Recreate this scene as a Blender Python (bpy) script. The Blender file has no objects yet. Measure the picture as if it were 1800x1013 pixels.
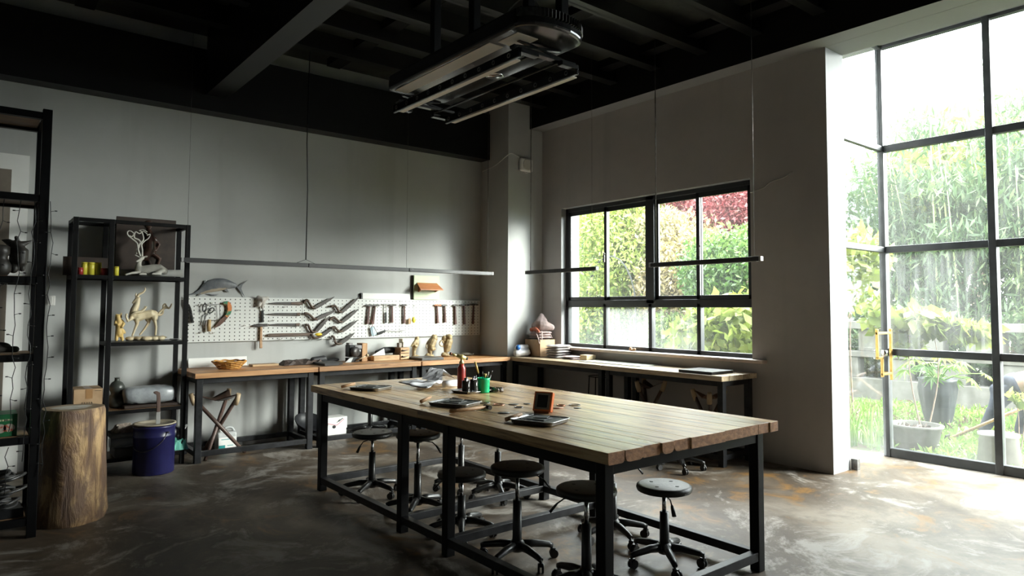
import bpy, bmesh, math, random
import numpy as np
from mathutils import Vector, Matrix, Euler
random.seed(7)
SC = bpy.context.scene
COL = SC.collection
PI = math.pi

# ------------------------------------------------------------------ camera
FPX, CY = 1189.576, 480.842
YAW, PITCH, ROLL, EYE = -0.678790772, 0.0517347476, 0.00434408452, 1.5
def _rot():
    ca, sa = math.cos(YAW), math.sin(YAW)
    R = np.array([[ca, sa, 0], [0, 0, -1.0], [-sa, ca, 0]])
    cb, sb = math.cos(PITCH), math.sin(PITCH)
    Pm = np.array([[1, 0, 0], [0, cb, sb], [0, -sb, cb]])
    cc, sc = math.cos(ROLL), math.sin(ROLL)
    Q = np.array([[cc, -sc, 0], [sc, cc, 0], [0, 0, 1.0]])
    return Q @ Pm @ R
RM = _rot()
cam_data = bpy.data.cameras.new('camera')
cam = bpy.data.objects.new('camera', cam_data)
COL.objects.link(cam)
cam_data.sensor_width = 36.0
cam_data.lens = FPX / 1800 * 36
cam_data.shift_y = -(506.5 - CY) / 1800
cam_data.clip_start, cam_data.clip_end = 0.05, 300
M = Matrix(((RM[0][0], -RM[1][0], -RM[2][0], 0), (RM[0][1], -RM[1][1], -RM[2][1], 0), (RM[0][2], -RM[1][2], -RM[2][2], EYE), (0, 0, 0, 1)))
cam.matrix_world = M
SC.camera = cam

# measuring helpers: where the sight line through a photo point meets a real plane of the room
def _ray(px, py):
    return RM.T @ np.array([(px - 900) / FPX, (py - CY) / FPX, 1.0])
def PX(px, py, x):
    d = _ray(px, py); return Vector(d * (x / d[0])) + Vector((0, 0, EYE))
def PY(px, py, y):
    d = _ray(px, py); return Vector(d * (y / d[1])) + Vector((0, 0, EYE))
def PZ(px, py, z=0.0):
    d = _ray(px, py); return Vector(d * ((z - EYE) / d[2])) + Vector((0, 0, EYE))

# ------------------------------------------------------------------ sky, sun, exposure
SC.view_settings.view_transform = 'Standard'
SC.view_settings.look = 'None'
SC.view_settings.gamma = 1.0
SC.view_settings.exposure = EXPOSURE = 1.85
try: SC.view_settings.use_curve_mapping = False
except Exception: pass
world = bpy.data.worlds.new('overcast_sky'); SC.world = world
world.use_nodes = True
wn, wl = world.node_tree.nodes, world.node_tree.links
wn.clear()
w_out = wn.new('ShaderNodeOutputWorld'); w_bg = wn.new('ShaderNodeBackground')
w_tc = wn.new('ShaderNodeTexCoord'); w_sep = wn.new('ShaderNodeSeparateXYZ'); w_rmp = wn.new('ShaderNodeValToRGB')
wl.new(w_tc.outputs['Generated'], w_sep.inputs[0]); wl.new(w_sep.outputs['Z'], w_rmp.inputs[0])
w_rmp.color_ramp.elements[0].position = 0.0; w_rmp.color_ramp.elements[0].color = (0.58, 0.61, 0.64, 1)
w_rmp.color_ramp.elements[1].position = 0.85; w_rmp.color_ramp.elements[1].color = (0.97, 0.99, 1.0, 1)
wl.new(w_rmp.outputs[0], w_bg.inputs[0]); wl.new(w_bg.outputs[0], w_out.inputs[0])
w_bg.inputs[1].default_value = 8.2
sun_d = bpy.data.lights.new('sun', 'SUN'); sun = bpy.data.objects.new('sun', sun_d); COL.objects.link(sun)
sun_d.energy = 6.0; sun_d.angle = math.radians(32); sun_d.color = (1.0, 0.97, 0.9)
sun.rotation_euler = Vector((-0.70, 0.71, -0.345)).to_track_quat('-Z', 'Y').to_euler()
sun.location = (12, -2, 14)
# light portals: they give off nothing, they only help the renderer find the openings
def portal(name, loc, look, sx, sy):
    d = bpy.data.lights.new(name, 'AREA'); d.shape = 'RECTANGLE'; d.size = sx; d.size_y = sy
    o = bpy.data.objects.new(name, d); COL.objects.link(o); o.location = loc
    o.rotation_euler = Vector(look).to_track_quat('-Z', 'Y').to_euler()
    d.cycles.is_portal = True
portal('sky_portal_bay', (7.56, 1.55, 2.15), (-1, 0, 0), 3.2, 4.2)
portal('sky_portal_window', (6.6, 5.24, 1.92), (-1, 0, 0), 2.8, 1.8)
c = SC.cycles
c.use_denoising = True
c.max_bounces = 10; c.diffuse_bounces = 6; c.glossy_bounces = 4; c.transparent_max_bounces = 24
c.sample_clamp_indirect = 6.0
c.caustics_reflective = False; c.caustics_refractive = False

# ------------------------------------------------------------------ materials
def _new(name):
    m = bpy.data.materials.new(name); m.use_nodes = True
    nt = m.node_tree; nt.nodes.clear()
    out = nt.nodes.new('ShaderNodeOutputMaterial')
    return m, nt, nt.nodes, nt.links, out
def c4(c): return (c[0], c[1], c[2], 1)
def ramp(N, L, fac, stops):
    r = N.new('ShaderNodeValToRGB'); e = r.color_ramp.elements
    while len(e) < len(stops): e.new(0.5)
    for el, (p, col) in zip(e, stops): el.position = p; el.color = c4(col)
    L.new(fac, r.inputs[0]); return r.outputs[0]
def coords(N, L, scale=(1, 1, 1), kind='Object'):
    tc = N.new('ShaderNodeTexCoord'); mp = N.new('ShaderNodeMapping')
    L.new(tc.outputs[kind], mp.inputs[0]); mp.inputs['Scale'].default_value = scale
    return mp.outputs[0]
def noise(N, L, vec, scale, detail=4, rough=0.55, dist=0.0):
    n = N.new('ShaderNodeTexNoise'); n.inputs['Scale'].default_value = scale
    n.inputs['Detail'].default_value = detail; n.inputs['Roughness'].default_value = rough
    n.inputs['Distortion'].default_value = dist
    L.new(vec, n.inputs['Vector']); return n.outputs[0]
def mixc(N, L, fac, a, b):
    x = N.new('ShaderNodeMix'); x.data_type = 'RGBA'
    for s, v in ((6, a), (7, b)):
        if isinstance(v, tuple): x.inputs[s].default_value = c4(v)
        else: L.new(v, x.inputs[s])
    if isinstance(fac, float): x.inputs[0].default_value = fac
    else: L.new(fac, x.inputs[0])
    return x.outputs[2]
def math_(N, L, op, a, b=None):
    x = N.new('ShaderNodeMath'); x.operation = op
    for i, v in enumerate((a, b)):
        if v is None: continue
        if isinstance(v, (int, float)): x.inputs[i].default_value = v
        else: L.new(v, x.inputs[i])
    return x.outputs[0]
def bump(N, L, h, strength, dist=0.01):
    b = N.new('ShaderNodeBump'); b.inputs['Strength'].default_value = strength; b.inputs['Distance'].default_value = dist
    L.new(h, b.inputs['Height']); return b.outputs[0]
def mat(name, col, rough=0.5, metal=0.0, col2=None, scale=8.0, bmp=0.0, stretch=(1, 1, 1), spec=0.5, contrast=(0.35, 0.65), rrange=None):
    m, nt, N, L, out = _new(name)
    p = N.new('ShaderNodeBsdfPrincipled'); L.new(p.outputs[0], out.inputs[0])
    p.inputs['Roughness'].default_value = rough; p.inputs['Metallic'].default_value = metal
    p.inputs['Specular IOR Level'].default_value = spec
    v = coords(N, L, stretch); n = noise(N, L, v, scale)
    if col2 is None: col2 = tuple(x * 0.82 for x in col)
    L.new(ramp(N, L, n, [(contrast[0], col2), (contrast[1], col)]), p.inputs['Base Color'])
    if bmp: L.new(bump(N, L, n, bmp), p.inputs['Normal'])
    if rrange:
        mr = N.new('ShaderNodeMapRange'); L.new(n, mr.inputs[0])
        mr.inputs[1].default_value = 0.35; mr.inputs[2].default_value = 0.65
        mr.inputs[3].default_value = rrange[0]; mr.inputs[4].default_value = rrange[1]
        L.new(mr.outputs[0], p.inputs['Roughness'])
    return m
def attr(N, name='rnd'):
    a = N.new('ShaderNodeAttribute'); a.attribute_name = name; return a.outputs['Fac']
def wood(name, light, mid, dark, axis='y', scale=3.0, rough=0.45, knots=True):
    m, nt, N, L, out = _new(name)
    p = N.new('ShaderNodeBsdfPrincipled'); L.new(p.outputs[0], out.inputs[0])
    st = {'x': (0.12, 1.6, 1.6), 'y': (1.6, 0.12, 1.6), 'z': (1.6, 1.6, 0.12)}[axis]
    a = attr(N)
    tc = N.new('ShaderNodeTexCoord'); mp = N.new('ShaderNodeMapping'); L.new(tc.outputs['Object'], mp.inputs[0]); mp.inputs['Scale'].default_value = st
    off = N.new('ShaderNodeCombineXYZ'); k = math_(N, L, 'MULTIPLY', a, 37.0)
    for i in range(3): L.new(k, off.inputs[i])
    L.new(off.outputs[0], mp.inputs['Location'])
    g = noise(N, L, mp.outputs[0], scale * 7, 8, 0.65, 0.6)
    base = ramp(N, L, g, [(0.34, dark), (0.5, mid), (0.64, light)])
    g2 = noise(N, L, mp.outputs[0], scale * 1.3, 3)
    tone = ramp(N, L, a, [(0.0, (0.62, 0.62, 0.62)), (1.0, (1.12, 1.1, 1.05))])
    mu = N.new('ShaderNodeMix'); mu.data_type = 'RGBA'; mu.blend_type = 'MULTIPLY'; mu.inputs[0].default_value = 1.0
    L.new(base, mu.inputs[6]); L.new(tone, mu.inputs[7])
    colr = mu.outputs[2]
    stain = ramp(N, L, g2, [(0.32, (0.55, 0.52, 0.5)), (0.55, (1, 1, 1))])
    mu2 = N.new('ShaderNodeMix'); mu2.data_type = 'RGBA'; mu2.blend_type = 'MULTIPLY'; mu2.inputs[0].default_value = 0.8
    L.new(colr, mu2.inputs[6]); L.new(stain, mu2.inputs[7]); colr = mu2.outputs[2]
    if knots:
        v2 = coords(N, L, {'x': (1.2, 4, 4), 'y': (4, 1.2, 4), 'z': (4, 4, 1.2)}[axis])
        vo = N.new('ShaderNodeTexVoronoi'); vo.inputs['Scale'].default_value = 1.5; L.new(v2, vo.inputs['Vector'])
        kn = ramp(N, L, vo.outputs['Distance'], [(0.03, (1, 1, 1)), (0.075, (0, 0, 0))])
        colr = mixc(N, L, kn, colr, tuple(x * 0.25 for x in dark))
    L.new(colr, p.inputs['Base Color'])
    rr = N.new('ShaderNodeMapRange'); L.new(g2, rr.inputs[0]); rr.inputs[3].default_value = rough - 0.1; rr.inputs[4].default_value = rough + 0.18
    L.new(rr.outputs[0], p.inputs['Roughness'])
    L.new(bump(N, L, g, 0.25, 0.004), p.inputs['Normal'])
    return m
def glass(name, dirt=0.08, streak=0.12, fog=None, tint=(0.97, 1.0, 0.99)):
    """window glass: clear, a faint reflection, and a film of dirt or condensation that scatters daylight"""
    m, nt, N, L, out = _new(name)
    tr = N.new('ShaderNodeBsdfTransparent'); tr.inputs[0].default_value = c4(tint)
    gl = N.new('ShaderNodeBsdfGlossy'); gl.inputs['Roughness'].default_value = 0.02
    lw = N.new('ShaderNodeLayerWeight'); lw.inputs[0].default_value = 0.5
    fr = math_(N, L, 'ADD', math_(N, L, 'MULTIPLY', math_(N, L, 'POWER', lw.outputs['Facing'], 5.0), 0.6), 0.025)
    a = N.new('ShaderNodeMixShader'); L.new(fr, a.inputs[0]); L.new(tr.outputs[0], a.inputs[1]); L.new(gl.outputs[0], a.inputs[2])
    df = N.new('ShaderNodeBsdfDiffuse'); df.inputs[0].default_value = (0.85, 0.87, 0.87, 1)
    tl = N.new('ShaderNodeBsdfTranslucent'); tl.inputs[0].default_value = (0.88, 0.92, 0.92, 1)
    d = N.new('ShaderNodeMixShader'); d.inputs[0].default_value = 0.75; L.new(df.outputs[0], d.inputs[1]); L.new(tl.outputs[0], d.inputs[2])
    v = coords(N, L, (9, 9, 0.55)); s = noise(N, L, v, 2.2, 6, 0.6)
    v2 = coords(N, L, (1, 1, 1)); s2 = noise(N, L, v2, 1.1, 3)
    f = math_(N, L, 'MULTIPLY', math_(N, L, 'MAXIMUM', math_(N, L, 'SUBTRACT', s, 0.47), 0.0), streak * 2.2)
    f = math_(N, L, 'ADD', f, dirt)
    f = math_(N, L, 'ADD', f, math_(N, L, 'MULTIPLY', math_(N, L, 'MAXIMUM', math_(N, L, 'SUBTRACT', s2, 0.5), 0.0), streak * 1.4))
    if fog:   # (amount, z where it starts to thin out, z where it ends): a bank of condensation
        sp = N.new('ShaderNodeSeparateXYZ'); g = N.new('ShaderNodeNewGeometry'); L.new(g.outputs['Position'], sp.inputs[0])
        mr = N.new('ShaderNodeMapRange'); L.new(math_(N, L, 'ADD', sp.outputs['Z'], math_(N, L, 'MULTIPLY', math_(N, L, 'SUBTRACT', s2, 0.5), 0.5)), mr.inputs[0])
        mr.inputs[1].default_value = fog[1]; mr.inputs[2].default_value = fog[2]; mr.inputs[3].default_value = fog[0]; mr.inputs[4].default_value = 0.0
        f = math_(N, L, 'ADD', f, mr.outputs[0])
    cl = N.new('ShaderNodeClamp'); L.new(f, cl.inputs[0]); cl.inputs[1].default_value = 0.004; cl.inputs[2].default_value = 0.93
    b = N.new('ShaderNodeMixShader'); L.new(cl.outputs[0], b.inputs[0]); L.new(a.outputs[0], b.inputs[1]); L.new(d.outputs[0], b.inputs[2])
    L.new(b.outputs[0], out.inputs[0]); return m
def leaf(name, cols, trans=0.45, rough=0.5):
    m, nt, N, L, out = _new(name)
    a = attr(N)
    cols = [tuple(x * 0.4 for x in cc) for cc in cols]
    col = ramp(N, L, a, [(i / (len(cols) - 1), cc) for i, cc in enumerate(cols)])
    p = N.new('ShaderNodeBsdfPrincipled'); p.inputs['Roughness'].default_value = rough; L.new(col, p.inputs['Base Color'])
    t = N.new('ShaderNodeBsdfTranslucent'); L.new(col, t.inputs[0])
    x = N.new('ShaderNodeMixShader'); x.inputs[0].default_value = trans
    L.new(p.outputs[0], x.inputs[1]); L.new(t.outputs[0], x.inputs[2]); L.new(x.outputs[0], out.inputs[0]); return m

def wall_paint(name, base, patch, dirt):
    m, nt, N, L, out = _new(name)
    p = N.new('ShaderNodeBsdfPrincipled'); L.new(p.outputs[0], out.inputs[0]); p.inputs['Roughness'].default_value = 0.75
    v = coords(N, L); n1 = noise(N, L, v, 0.9, 5, 0.6); n2 = noise(N, L, v, 7.0, 6, 0.7)
    v3 = coords(N, L, (3, 3, 0.25)); n3 = noise(N, L, v3, 1.2, 4)
    col = ramp(N, L, n1, [(0.3, patch), (0.65, base)])
    col = mixc(N, L, ramp(N, L, n2, [(0.55, (0, 0, 0)), (0.75, (0.35, 0.35, 0.35))]), col, patch)
    col = mixc(N, L, ramp(N, L, n3, [(0.56, (0, 0, 0)), (0.72, (0.3, 0.3, 0.3))]), col, dirt)
    L.new(col, p.inputs['Base Color'])
    L.new(bump(N, L, n2, 0.12, 0.01), p.inputs['Normal']); return m
def floor_mat():
    m, nt, N, L, out = _new('polished_concrete')
    p = N.new('ShaderNodeBsdfPrincipled'); L.new(p.outputs[0], out.inputs[0])
    v = coords(N, L); n1 = noise(N, L, v, 0.7, 9, 0.68, 0.6); n2 = noise(N, L, v, 1.7, 10, 0.74, 0.8); n3 = noise(N, L, v, 14, 6, 0.7)
    col = ramp(N, L, n1, [(0.34, (0.035, 0.025, 0.017)), (0.5, (0.09, 0.068, 0.048)), (0.66, (0.22, 0.185, 0.145))])
    col = mixc(N, L, ramp(N, L, n2, [(0.52, (0, 0, 0)), (0.61, (0.7, 0.7, 0.7))]), col, (0.36, 0.335, 0.3))
    col = mixc(N, L, ramp(N, L, n2, [(0.36, (0.8, 0.8, 0.8)), (0.44, (0, 0, 0))]), col, (0.19, 0.10, 0.03))
    col = mixc(N, L, ramp(N, L, n3, [(0.56, (0, 0, 0)), (0.7, (0.5, 0.5, 0.5))]), col, (0.06, 0.052, 0.045))
    L.new(col, p.inputs['Base Color'])
    mr = N.new('ShaderNodeMapRange'); L.new(n2, mr.inputs[0]); mr.inputs[1].default_value = 0.3; mr.inputs[2].default_value = 0.7
    mr.inputs[3].default_value = 0.36; mr.inputs[4].default_value = 0.62; p.inputs['Specular IOR Level'].default_value = 0.32; L.new(mr.outputs[0], p.inputs['Roughness'])
    L.new(bump(N, L, n3, 0.06, 0.01), p.inputs['Normal']); return m
def pegboard_mat():
    m, nt, N, L, out = _new('white_pegboard')
    p = N.new('ShaderNodeBsdfPrincipled'); L.new(p.outputs[0], out.inputs[0]); p.inputs['Roughness'].default_value = 0.4
    tc = N.new('ShaderNodeTexCoord'); sp = N.new('ShaderNodeSeparateXYZ'); L.new(tc.outputs['Object'], sp.inputs[0])
    fs = []
    for ax, st in (('X', 0.052), ('Z', 0.0395)):
        f = math_(N, L, 'FRACT', math_(N, L, 'DIVIDE', sp.outputs[ax], st))
        d = math_(N, L, 'MULTIPLY', math_(N, L, 'SUBTRACT', f, 0.5), st)
        fs.append(math_(N, L, 'MULTIPLY', d, d))
    r2 = math_(N, L, 'ADD', fs[0], fs[1])
    hole = math_(N, L, 'LESS_THAN', r2, 0.0065 ** 2)
    L.new(mixc(N, L, hole, (0.68, 0.69, 0.665), (0.03, 0.03, 0.03)), p.inputs['Base Color']); return m
def deck_mat():
    m, nt, N, L, out = _new('black_painted_deck')
    p = N.new('ShaderNodeBsdfPrincipled'); L.new(p.outputs[0], out.inputs[0]); p.inputs['Roughness'].default_value = 0.45
    v = coords(N, L); n = noise(N, L, v, 1.1, 8, 0.7, 0.8)
    L.new(ramp(N, L, n, [(0.42, (0.005, 0.005, 0.005)), (0.62, (0.06, 0.063, 0.054))]), p.inputs['Base Color']); return m

W_BACK = wall_paint('grey_wall_paint', (0.47, 0.48, 0.47), (0.41, 0.415, 0.405), (0.32, 0.315, 0.30))
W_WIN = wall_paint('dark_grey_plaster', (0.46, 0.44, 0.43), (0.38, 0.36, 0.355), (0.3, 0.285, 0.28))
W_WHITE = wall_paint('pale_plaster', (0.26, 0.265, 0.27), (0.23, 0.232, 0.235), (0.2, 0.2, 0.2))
FLOOR = floor_mat()
BLACKC = mat('black_ceiling_paint', (0.006, 0.006, 0.006), 0.7, col2=(0.004, 0.004, 0.004), scale=3, spec=0.2)
JOIST = mat('black_joist_paint', (0.010, 0.010, 0.009), 0.34, col2=(0.006, 0.006, 0.006), scale=4)
DECK = deck_mat()
STEEL = mat('black_painted_steel', (0.005, 0.005, 0.0055), 0.45, col2=(0.003, 0.003, 0.0035), scale=9, bmp=0.05, spec=0.16)
STEEL_W = mat('worn_black_steel', (0.02, 0.021, 0.024), 0.42, col2=(0.006, 0.006, 0.007), scale=12, bmp=0.05, spec=0.28)
FRAME = mat('dark_window_frame', (0.035, 0.04, 0.045), 0.35, col2=(0.025, 0.028, 0.032), scale=5)
BAYF = mat('charcoal_steel_frame', (0.06, 0.065, 0.07), 0.4, col2=(0.035, 0.038, 0.042), scale=6)
PLASTIC = mat('black_plastic', (0.009, 0.009, 0.009), 0.36, col2=(0.006, 0.006, 0.006), scale=40, bmp=0.03)
RUBBER = mat('black_seat_rubber', (0.012, 0.012, 0.012), 0.42, col2=(0.006, 0.006, 0.006), scale=60, bmp=0.15)
CHROME = mat('chrome', (0.62, 0.62, 0.62), 0.18, 1.0, col2=(0.5, 0.5, 0.5))
DULL = mat('dull_steel', (0.2, 0.2, 0.2), 0.4, 1.0, col2=(0.11, 0.1, 0.09), scale=20)
BRASS = mat('brass', (0.5, 0.33, 0.11), 0.32, 1.0, col2=(0.38, 0.24, 0.08), scale=20)
T_WOOD = wood('worn_table_planks', (0.70, 0.52, 0.29), (0.55, 0.37, 0.19), (0.17, 0.09, 0.045), 'y', 2.6, 0.27)
T_END = mat('sawn_plank_ends', (0.62, 0.32, 0.16), 0.6, col2=(0.36, 0.17, 0.085), scale=30, stretch=(1, 1, 1.6), bmp=0.3)
B_WOOD = wood('orange_bench_planks', (0.62, 0.35, 0.16), (0.52, 0.26, 0.105), (0.28, 0.13, 0.05), 'x', 2.6, 0.45)
R_WOOD = wood('pale_bench_planks', (0.80, 0.70, 0.52), (0.72, 0.58, 0.40), (0.42, 0.29, 0.18), 'y', 2.6, 0.28)
PINE = wood('pine', (0.62, 0.45, 0.26), (0.55, 0.36, 0.2), (0.38, 0.22, 0.11), 'x', 5, 0.5, False)
PINE_Z = wood('pine_upright', (0.58, 0.36, 0.18), (0.5, 0.28, 0.13), (0.3, 0.15, 0.07), 'z', 5, 0.5, False)
CEDAR = wood('cedar', (0.62, 0.27, 0.11), (0.54, 0.21, 0.08), (0.36, 0.12, 0.05), 'x', 5, 0.5, False)
HANDLE = wood('dark_red_handle', (0.14, 0.055, 0.035), (0.1, 0.035, 0.025), (0.05, 0.018, 0.013), 'z', 6, 0.4, False)
HANDLE_L = wood('light_wood_handle', (0.6, 0.38, 0.22), (0.5, 0.3, 0.16), (0.36, 0.2, 0.1), 'x', 6, 0.45, False)
TOOLWOOD = wood('worn_brown_wood', (0.17, 0.11, 0.08), (0.11, 0.07, 0.05), (0.055, 0.035, 0.027), 'x', 6, 0.5, False)
PEG = pegboard_mat()
WHITE = mat('white_board', (0.82, 0.82, 0.8), 0.5, col2=(0.76, 0.76, 0.74), scale=4)
OFFW = mat('white_plastic', (0.78, 0.77, 0.74), 0.35, col2=(0.72, 0.71, 0.68), scale=4)
CARD = mat('brown_cardboard', (0.42, 0.28, 0.16), 0.75, col2=(0.35, 0.225, 0.125), scale=10)
DARKW = mat('dark_wood', (0.045, 0.028, 0.02), 0.45, col2=(0.025, 0.016, 0.012), scale=10)
BLKB = mat('black_board', (0.03, 0.03, 0.03), 0.4, col2=(0.022, 0.022, 0.022), scale=10)
GREEN = mat('green_plastic', (0.0, 0.42, 0.17), 0.3, col2=(0.0, 0.36, 0.14), scale=5)
INK = mat('black_ink', (0.02, 0.02, 0.02), 0.6)

# ------------------------------------------------------------------ mesh helpers
class MB:
    def __init__(s): s.v, s.f, s.r, s.sm, s.mi = [], [], [], [], []; s.cur = 0.5; s.m = 0
    def add(s, vs, fs, smooth=False):
        o = len(s.v); s.v += [tuple(p) for p in vs]
        for f in fs: s.f.append(tuple(i + o for i in f)); s.r.append(s.cur); s.sm.append(smooth); s.mi.append(s.m)
        return s
    def box(s, x0, y0, z0, x1, y1, z1):
        x0, x1 = sorted((x0, x1)); y0, y1 = sorted((y0, y1)); z0, z1 = sorted((z0, z1))
        v = [(x0, y0, z0), (x1, y0, z0), (x1, y1, z0), (x0, y1, z0), (x0, y0, z1), (x1, y0, z1), (x1, y1, z1), (x0, y1, z1)]
        return s.add(v, [(0, 3, 2, 1), (4, 5, 6, 7), (0, 1, 5, 4), (1, 2, 6, 5), (2, 3, 7, 6), (3, 0, 4, 7)])
    def obox(s, c, size, rot=(0, 0, 0)):
        R = Euler(rot).to_matrix(); c = Vector(c); h = [d / 2 for d in size]
        v = [c + R @ Vector((x * h[0], y * h[1], z * h[2])) for z in (-1, 1) for x, y in ((-1, -1), (1, -1), (1, 1), (-1, 1))]
        return s.add(v, [(0, 3, 2, 1), (4, 5, 6, 7), (0, 1, 5, 4), (1, 2, 6, 5), (2, 3, 7, 6), (3, 0, 4, 7)])
    def bar(s, p0, p1, w, h, up=(0, 0, 1)):
        p0, p1 = Vector(p0), Vector(p1); d = (p1 - p0).normalized(); u = Vector(up)
        if abs(d.dot(u)) > 0.95: u = Vector((0, 1, 0))
        a = d.cross(u).normalized(); b = a.cross(d)
        v = [p + a * (x * w / 2) + b * (y * h / 2) for p in (p0, p1) for x, y in ((-1, -1), (1, -1), (1, 1), (-1, 1))]
        return s.add(v, [(0, 3, 2, 1), (4, 5, 6, 7), (0, 1, 5, 4), (1, 2, 6, 5), (2, 3, 7, 6), (3, 0, 4, 7)])
    def tube(s, pts, r, n=8, cap=True, smooth=True, flat=1.0):
        pts = [Vector(p) for p in pts]; k = len(pts)
        rr = r if isinstance(r, (list, tuple)) else [r] * k
        d0 = (pts[1] - pts[0]).normalized(); u = Vector((0, 0, 1)) if abs(d0.z) < 0.9 else Vector((0, 1, 0))
        a = d0.cross(u).normalized(); vs = []
        for i, p in enumerate(pts):
            d = (pts[min(i + 1, k - 1)] - pts[max(i - 1, 0)])
            d = d.normalized() if d.length > 1e-9 else d0
            a = (a - d * a.dot(d)).normalized(); b = d.cross(a)
            for j in range(n):
                t = 2 * PI * j / n; vs.append(p + a * (math.cos(t) * rr[i]) + b * (math.sin(t) * rr[i] * flat))
        fs = [(i * n + j, i * n + (j + 1) % n, (i + 1) * n + (j + 1) % n, (i + 1) * n + j) for i in range(k - 1) for j in range(n)]
        s.add(vs, fs, smooth)
        if cap: s.f += [tuple(len(s.v) - k * n + j for j in range(n))[::-1], tuple(len(s.v) - n + j for j in range(n))]; s.r += [s.cur] * 2; s.sm += [False] * 2; s.mi += [s.m] * 2
        return s
    def cyl(s, p0, p1, r0, r1=None, n=16, smooth=True): return s.tube([p0, p1], [r0, r0 if r1 is None else r1], n, True, smooth)
    def lathe(s, prof, c=(0, 0, 0), n=24, smooth=True, squash=1.0):
        vs = []; k = len(prof)
        for r, z in prof:
            for j in range(n):
                t = 2 * PI * j / n; vs.append((c[0] + r * math.cos(t), c[1] + r * math.sin(t) * squash, c[2] + z))
        s.add(vs, [(i * n + j, i * n + (j + 1) % n, (i + 1) * n + (j + 1) % n, (i + 1) * n + j) for i in range(k - 1) for j in range(n)], smooth)
        o = len(s.v) - k * n
        for idx, rev in ((0, True), (k - 1, False)):
            if prof[idx][0] > 1e-4:
                f = tuple(o + idx * n + j for j in range(n)); s.f.append(f[::-1] if rev else f); s.r.append(s.cur); s.sm.append(False); s.mi.append(s.m)
        return s
    def ball(s, c, r, nu=14, nv=9):
        if not isinstance(r, (list, tuple)): r = (r, r, r)
        vs = [(c[0], c[1], c[2] - r[2])]
        for i in range(1, nv):
            t = -PI / 2 + PI * i / nv
            for j in range(nu):
                p = 2 * PI * j / nu; vs.append((c[0] + r[0] * math.cos(t) * math.cos(p), c[1] + r[1] * math.cos(t) * math.sin(p), c[2] + r[2] * math.sin(t)))
        vs.append((c[0], c[1], c[2] + r[2])); L = len(vs) - 1
        fs = [(0, 1 + (j + 1) % nu, 1 + j) for j in range(nu)] + [(L, L - nu + j, L - nu + (j + 1) % nu) for j in range(nu)]
        for i in range(nv - 2):
            for j in range(nu):
                a = 1 + i * nu + j; b = 1 + i * nu + (j + 1) % nu; fs.append((a, b, b + nu, a + nu))
        return s.add(vs, fs, True)
    def prism(s, poly, off):
        poly = [Vector(p) for p in poly]; o = Vector(off); n = len(poly)
        return s.add(poly + [p + o for p in poly], [tuple(range(n))[::-1], tuple(range(n, 2 * n))] + [(i, (i + 1) % n, n + (i + 1) % n, n + i) for i in range(n)])
    def sheet(s, rows, smooth=True):
        k = len(rows[0]); vs = [p for r in rows for p in r]
        return s.add(vs, [(i * k + j, i * k + j + 1, (i + 1) * k + j + 1, (i + 1) * k + j) for i in range(len(rows) - 1) for j in range(k - 1)], smooth)

def bbox_base(mb):
    a = np.array([tuple(p) for p in mb.v]); lo, hi = a.min(0), a.max(0)
    return Vector(((lo[0] + hi[0]) / 2, (lo[1] + hi[1]) / 2, lo[2]))
def mods(o, bevel=0, seg=2, solid=0, sub=0, remesh=0, smooth_it=0):
    if remesh:
        m = o.modifiers.new('remesh', 'REMESH'); m.mode = 'VOXEL'; m.voxel_size = remesh; m.use_smooth_shade = True
    if smooth_it:
        m = o.modifiers.new('smooth', 'SMOOTH'); m.iterations = smooth_it; m.factor = 0.5
    if solid:
        m = o.modifiers.new('solid', 'SOLIDIFY'); m.thickness = solid; m.offset = 0
    if sub:
        m = o.modifiers.new('sub', 'SUBSURF'); m.levels = sub; m.render_levels = sub
    if bevel:
        m = o.modifiers.new('bevel', 'BEVEL'); m.width = bevel; m.segments = seg; m.limit_method = 'ANGLE'; m.angle_limit = 0.6
def obj(name, mb, m, parent=None, local=False, **kw):
    """links the mesh builder as ONE object; world coordinates unless local=True"""
    if parent is not None: o0 = Vector((0, 0, 0)) if local else wloc(parent)
    else: o0 = Vector((0, 0, 0)) if local else bbox_base(mb)
    me = bpy.data.meshes.new(name)
    me.from_pydata([tuple(Vector(p) - o0) for p in mb.v], [], mb.f)
    me.attributes.new('rnd', 'FLOAT', 'FACE').data.foreach_set('value', mb.r)
    me.polygons.foreach_set('use_smooth', mb.sm); me.polygons.foreach_set('material_index', mb.mi)
    for q in (m if isinstance(m, (list, tuple)) else [m]): me.materials.append(q)
    me.update()
    o = bpy.data.objects.new(name, me); COL.objects.link(o)
    if parent is not None: o.parent = parent
    else: o.location = o0
    mods(o, **kw); return o
def wloc(o):
    l = Vector((0, 0, 0))
    while o is not None: l += o.location; o = o.parent
    return l
def tag(o, label, cat, group=None, kind=None):
    o['label'] = label; o['category'] = cat
    if group: o['group'] = group
    if kind: o['kind'] = kind
    return o
def thing(name, label, cat, loc=(0, 0, 0), group=None, rz=0):
    o = bpy.data.objects.new(name, None); COL.objects.link(o); o.location = loc; o.rotation_euler = (0, 0, rz)
    o.empty_display_size = 0.1
    return tag(o, label, cat, group)
def struct(name, mb, m, parent=None, label=None, **kw):
    o = obj(name, mb, m, parent, **kw)
    if parent is None:
        o['kind'] = 'structure'
        if label: o['label'] = label
    return o
def dup(o, loc=None, rz=None, parent=None):
    kids = [k for k in bpy.data.objects if k.parent == o]
    c = o.copy(); COL.objects.link(c)
    if parent is not None: c.parent = parent
    if loc is not None: c.location = loc
    if rz is not None: c.rotation_euler = (0, 0, rz)
    for k in kids: dup(k, parent=c)
    return c
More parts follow.
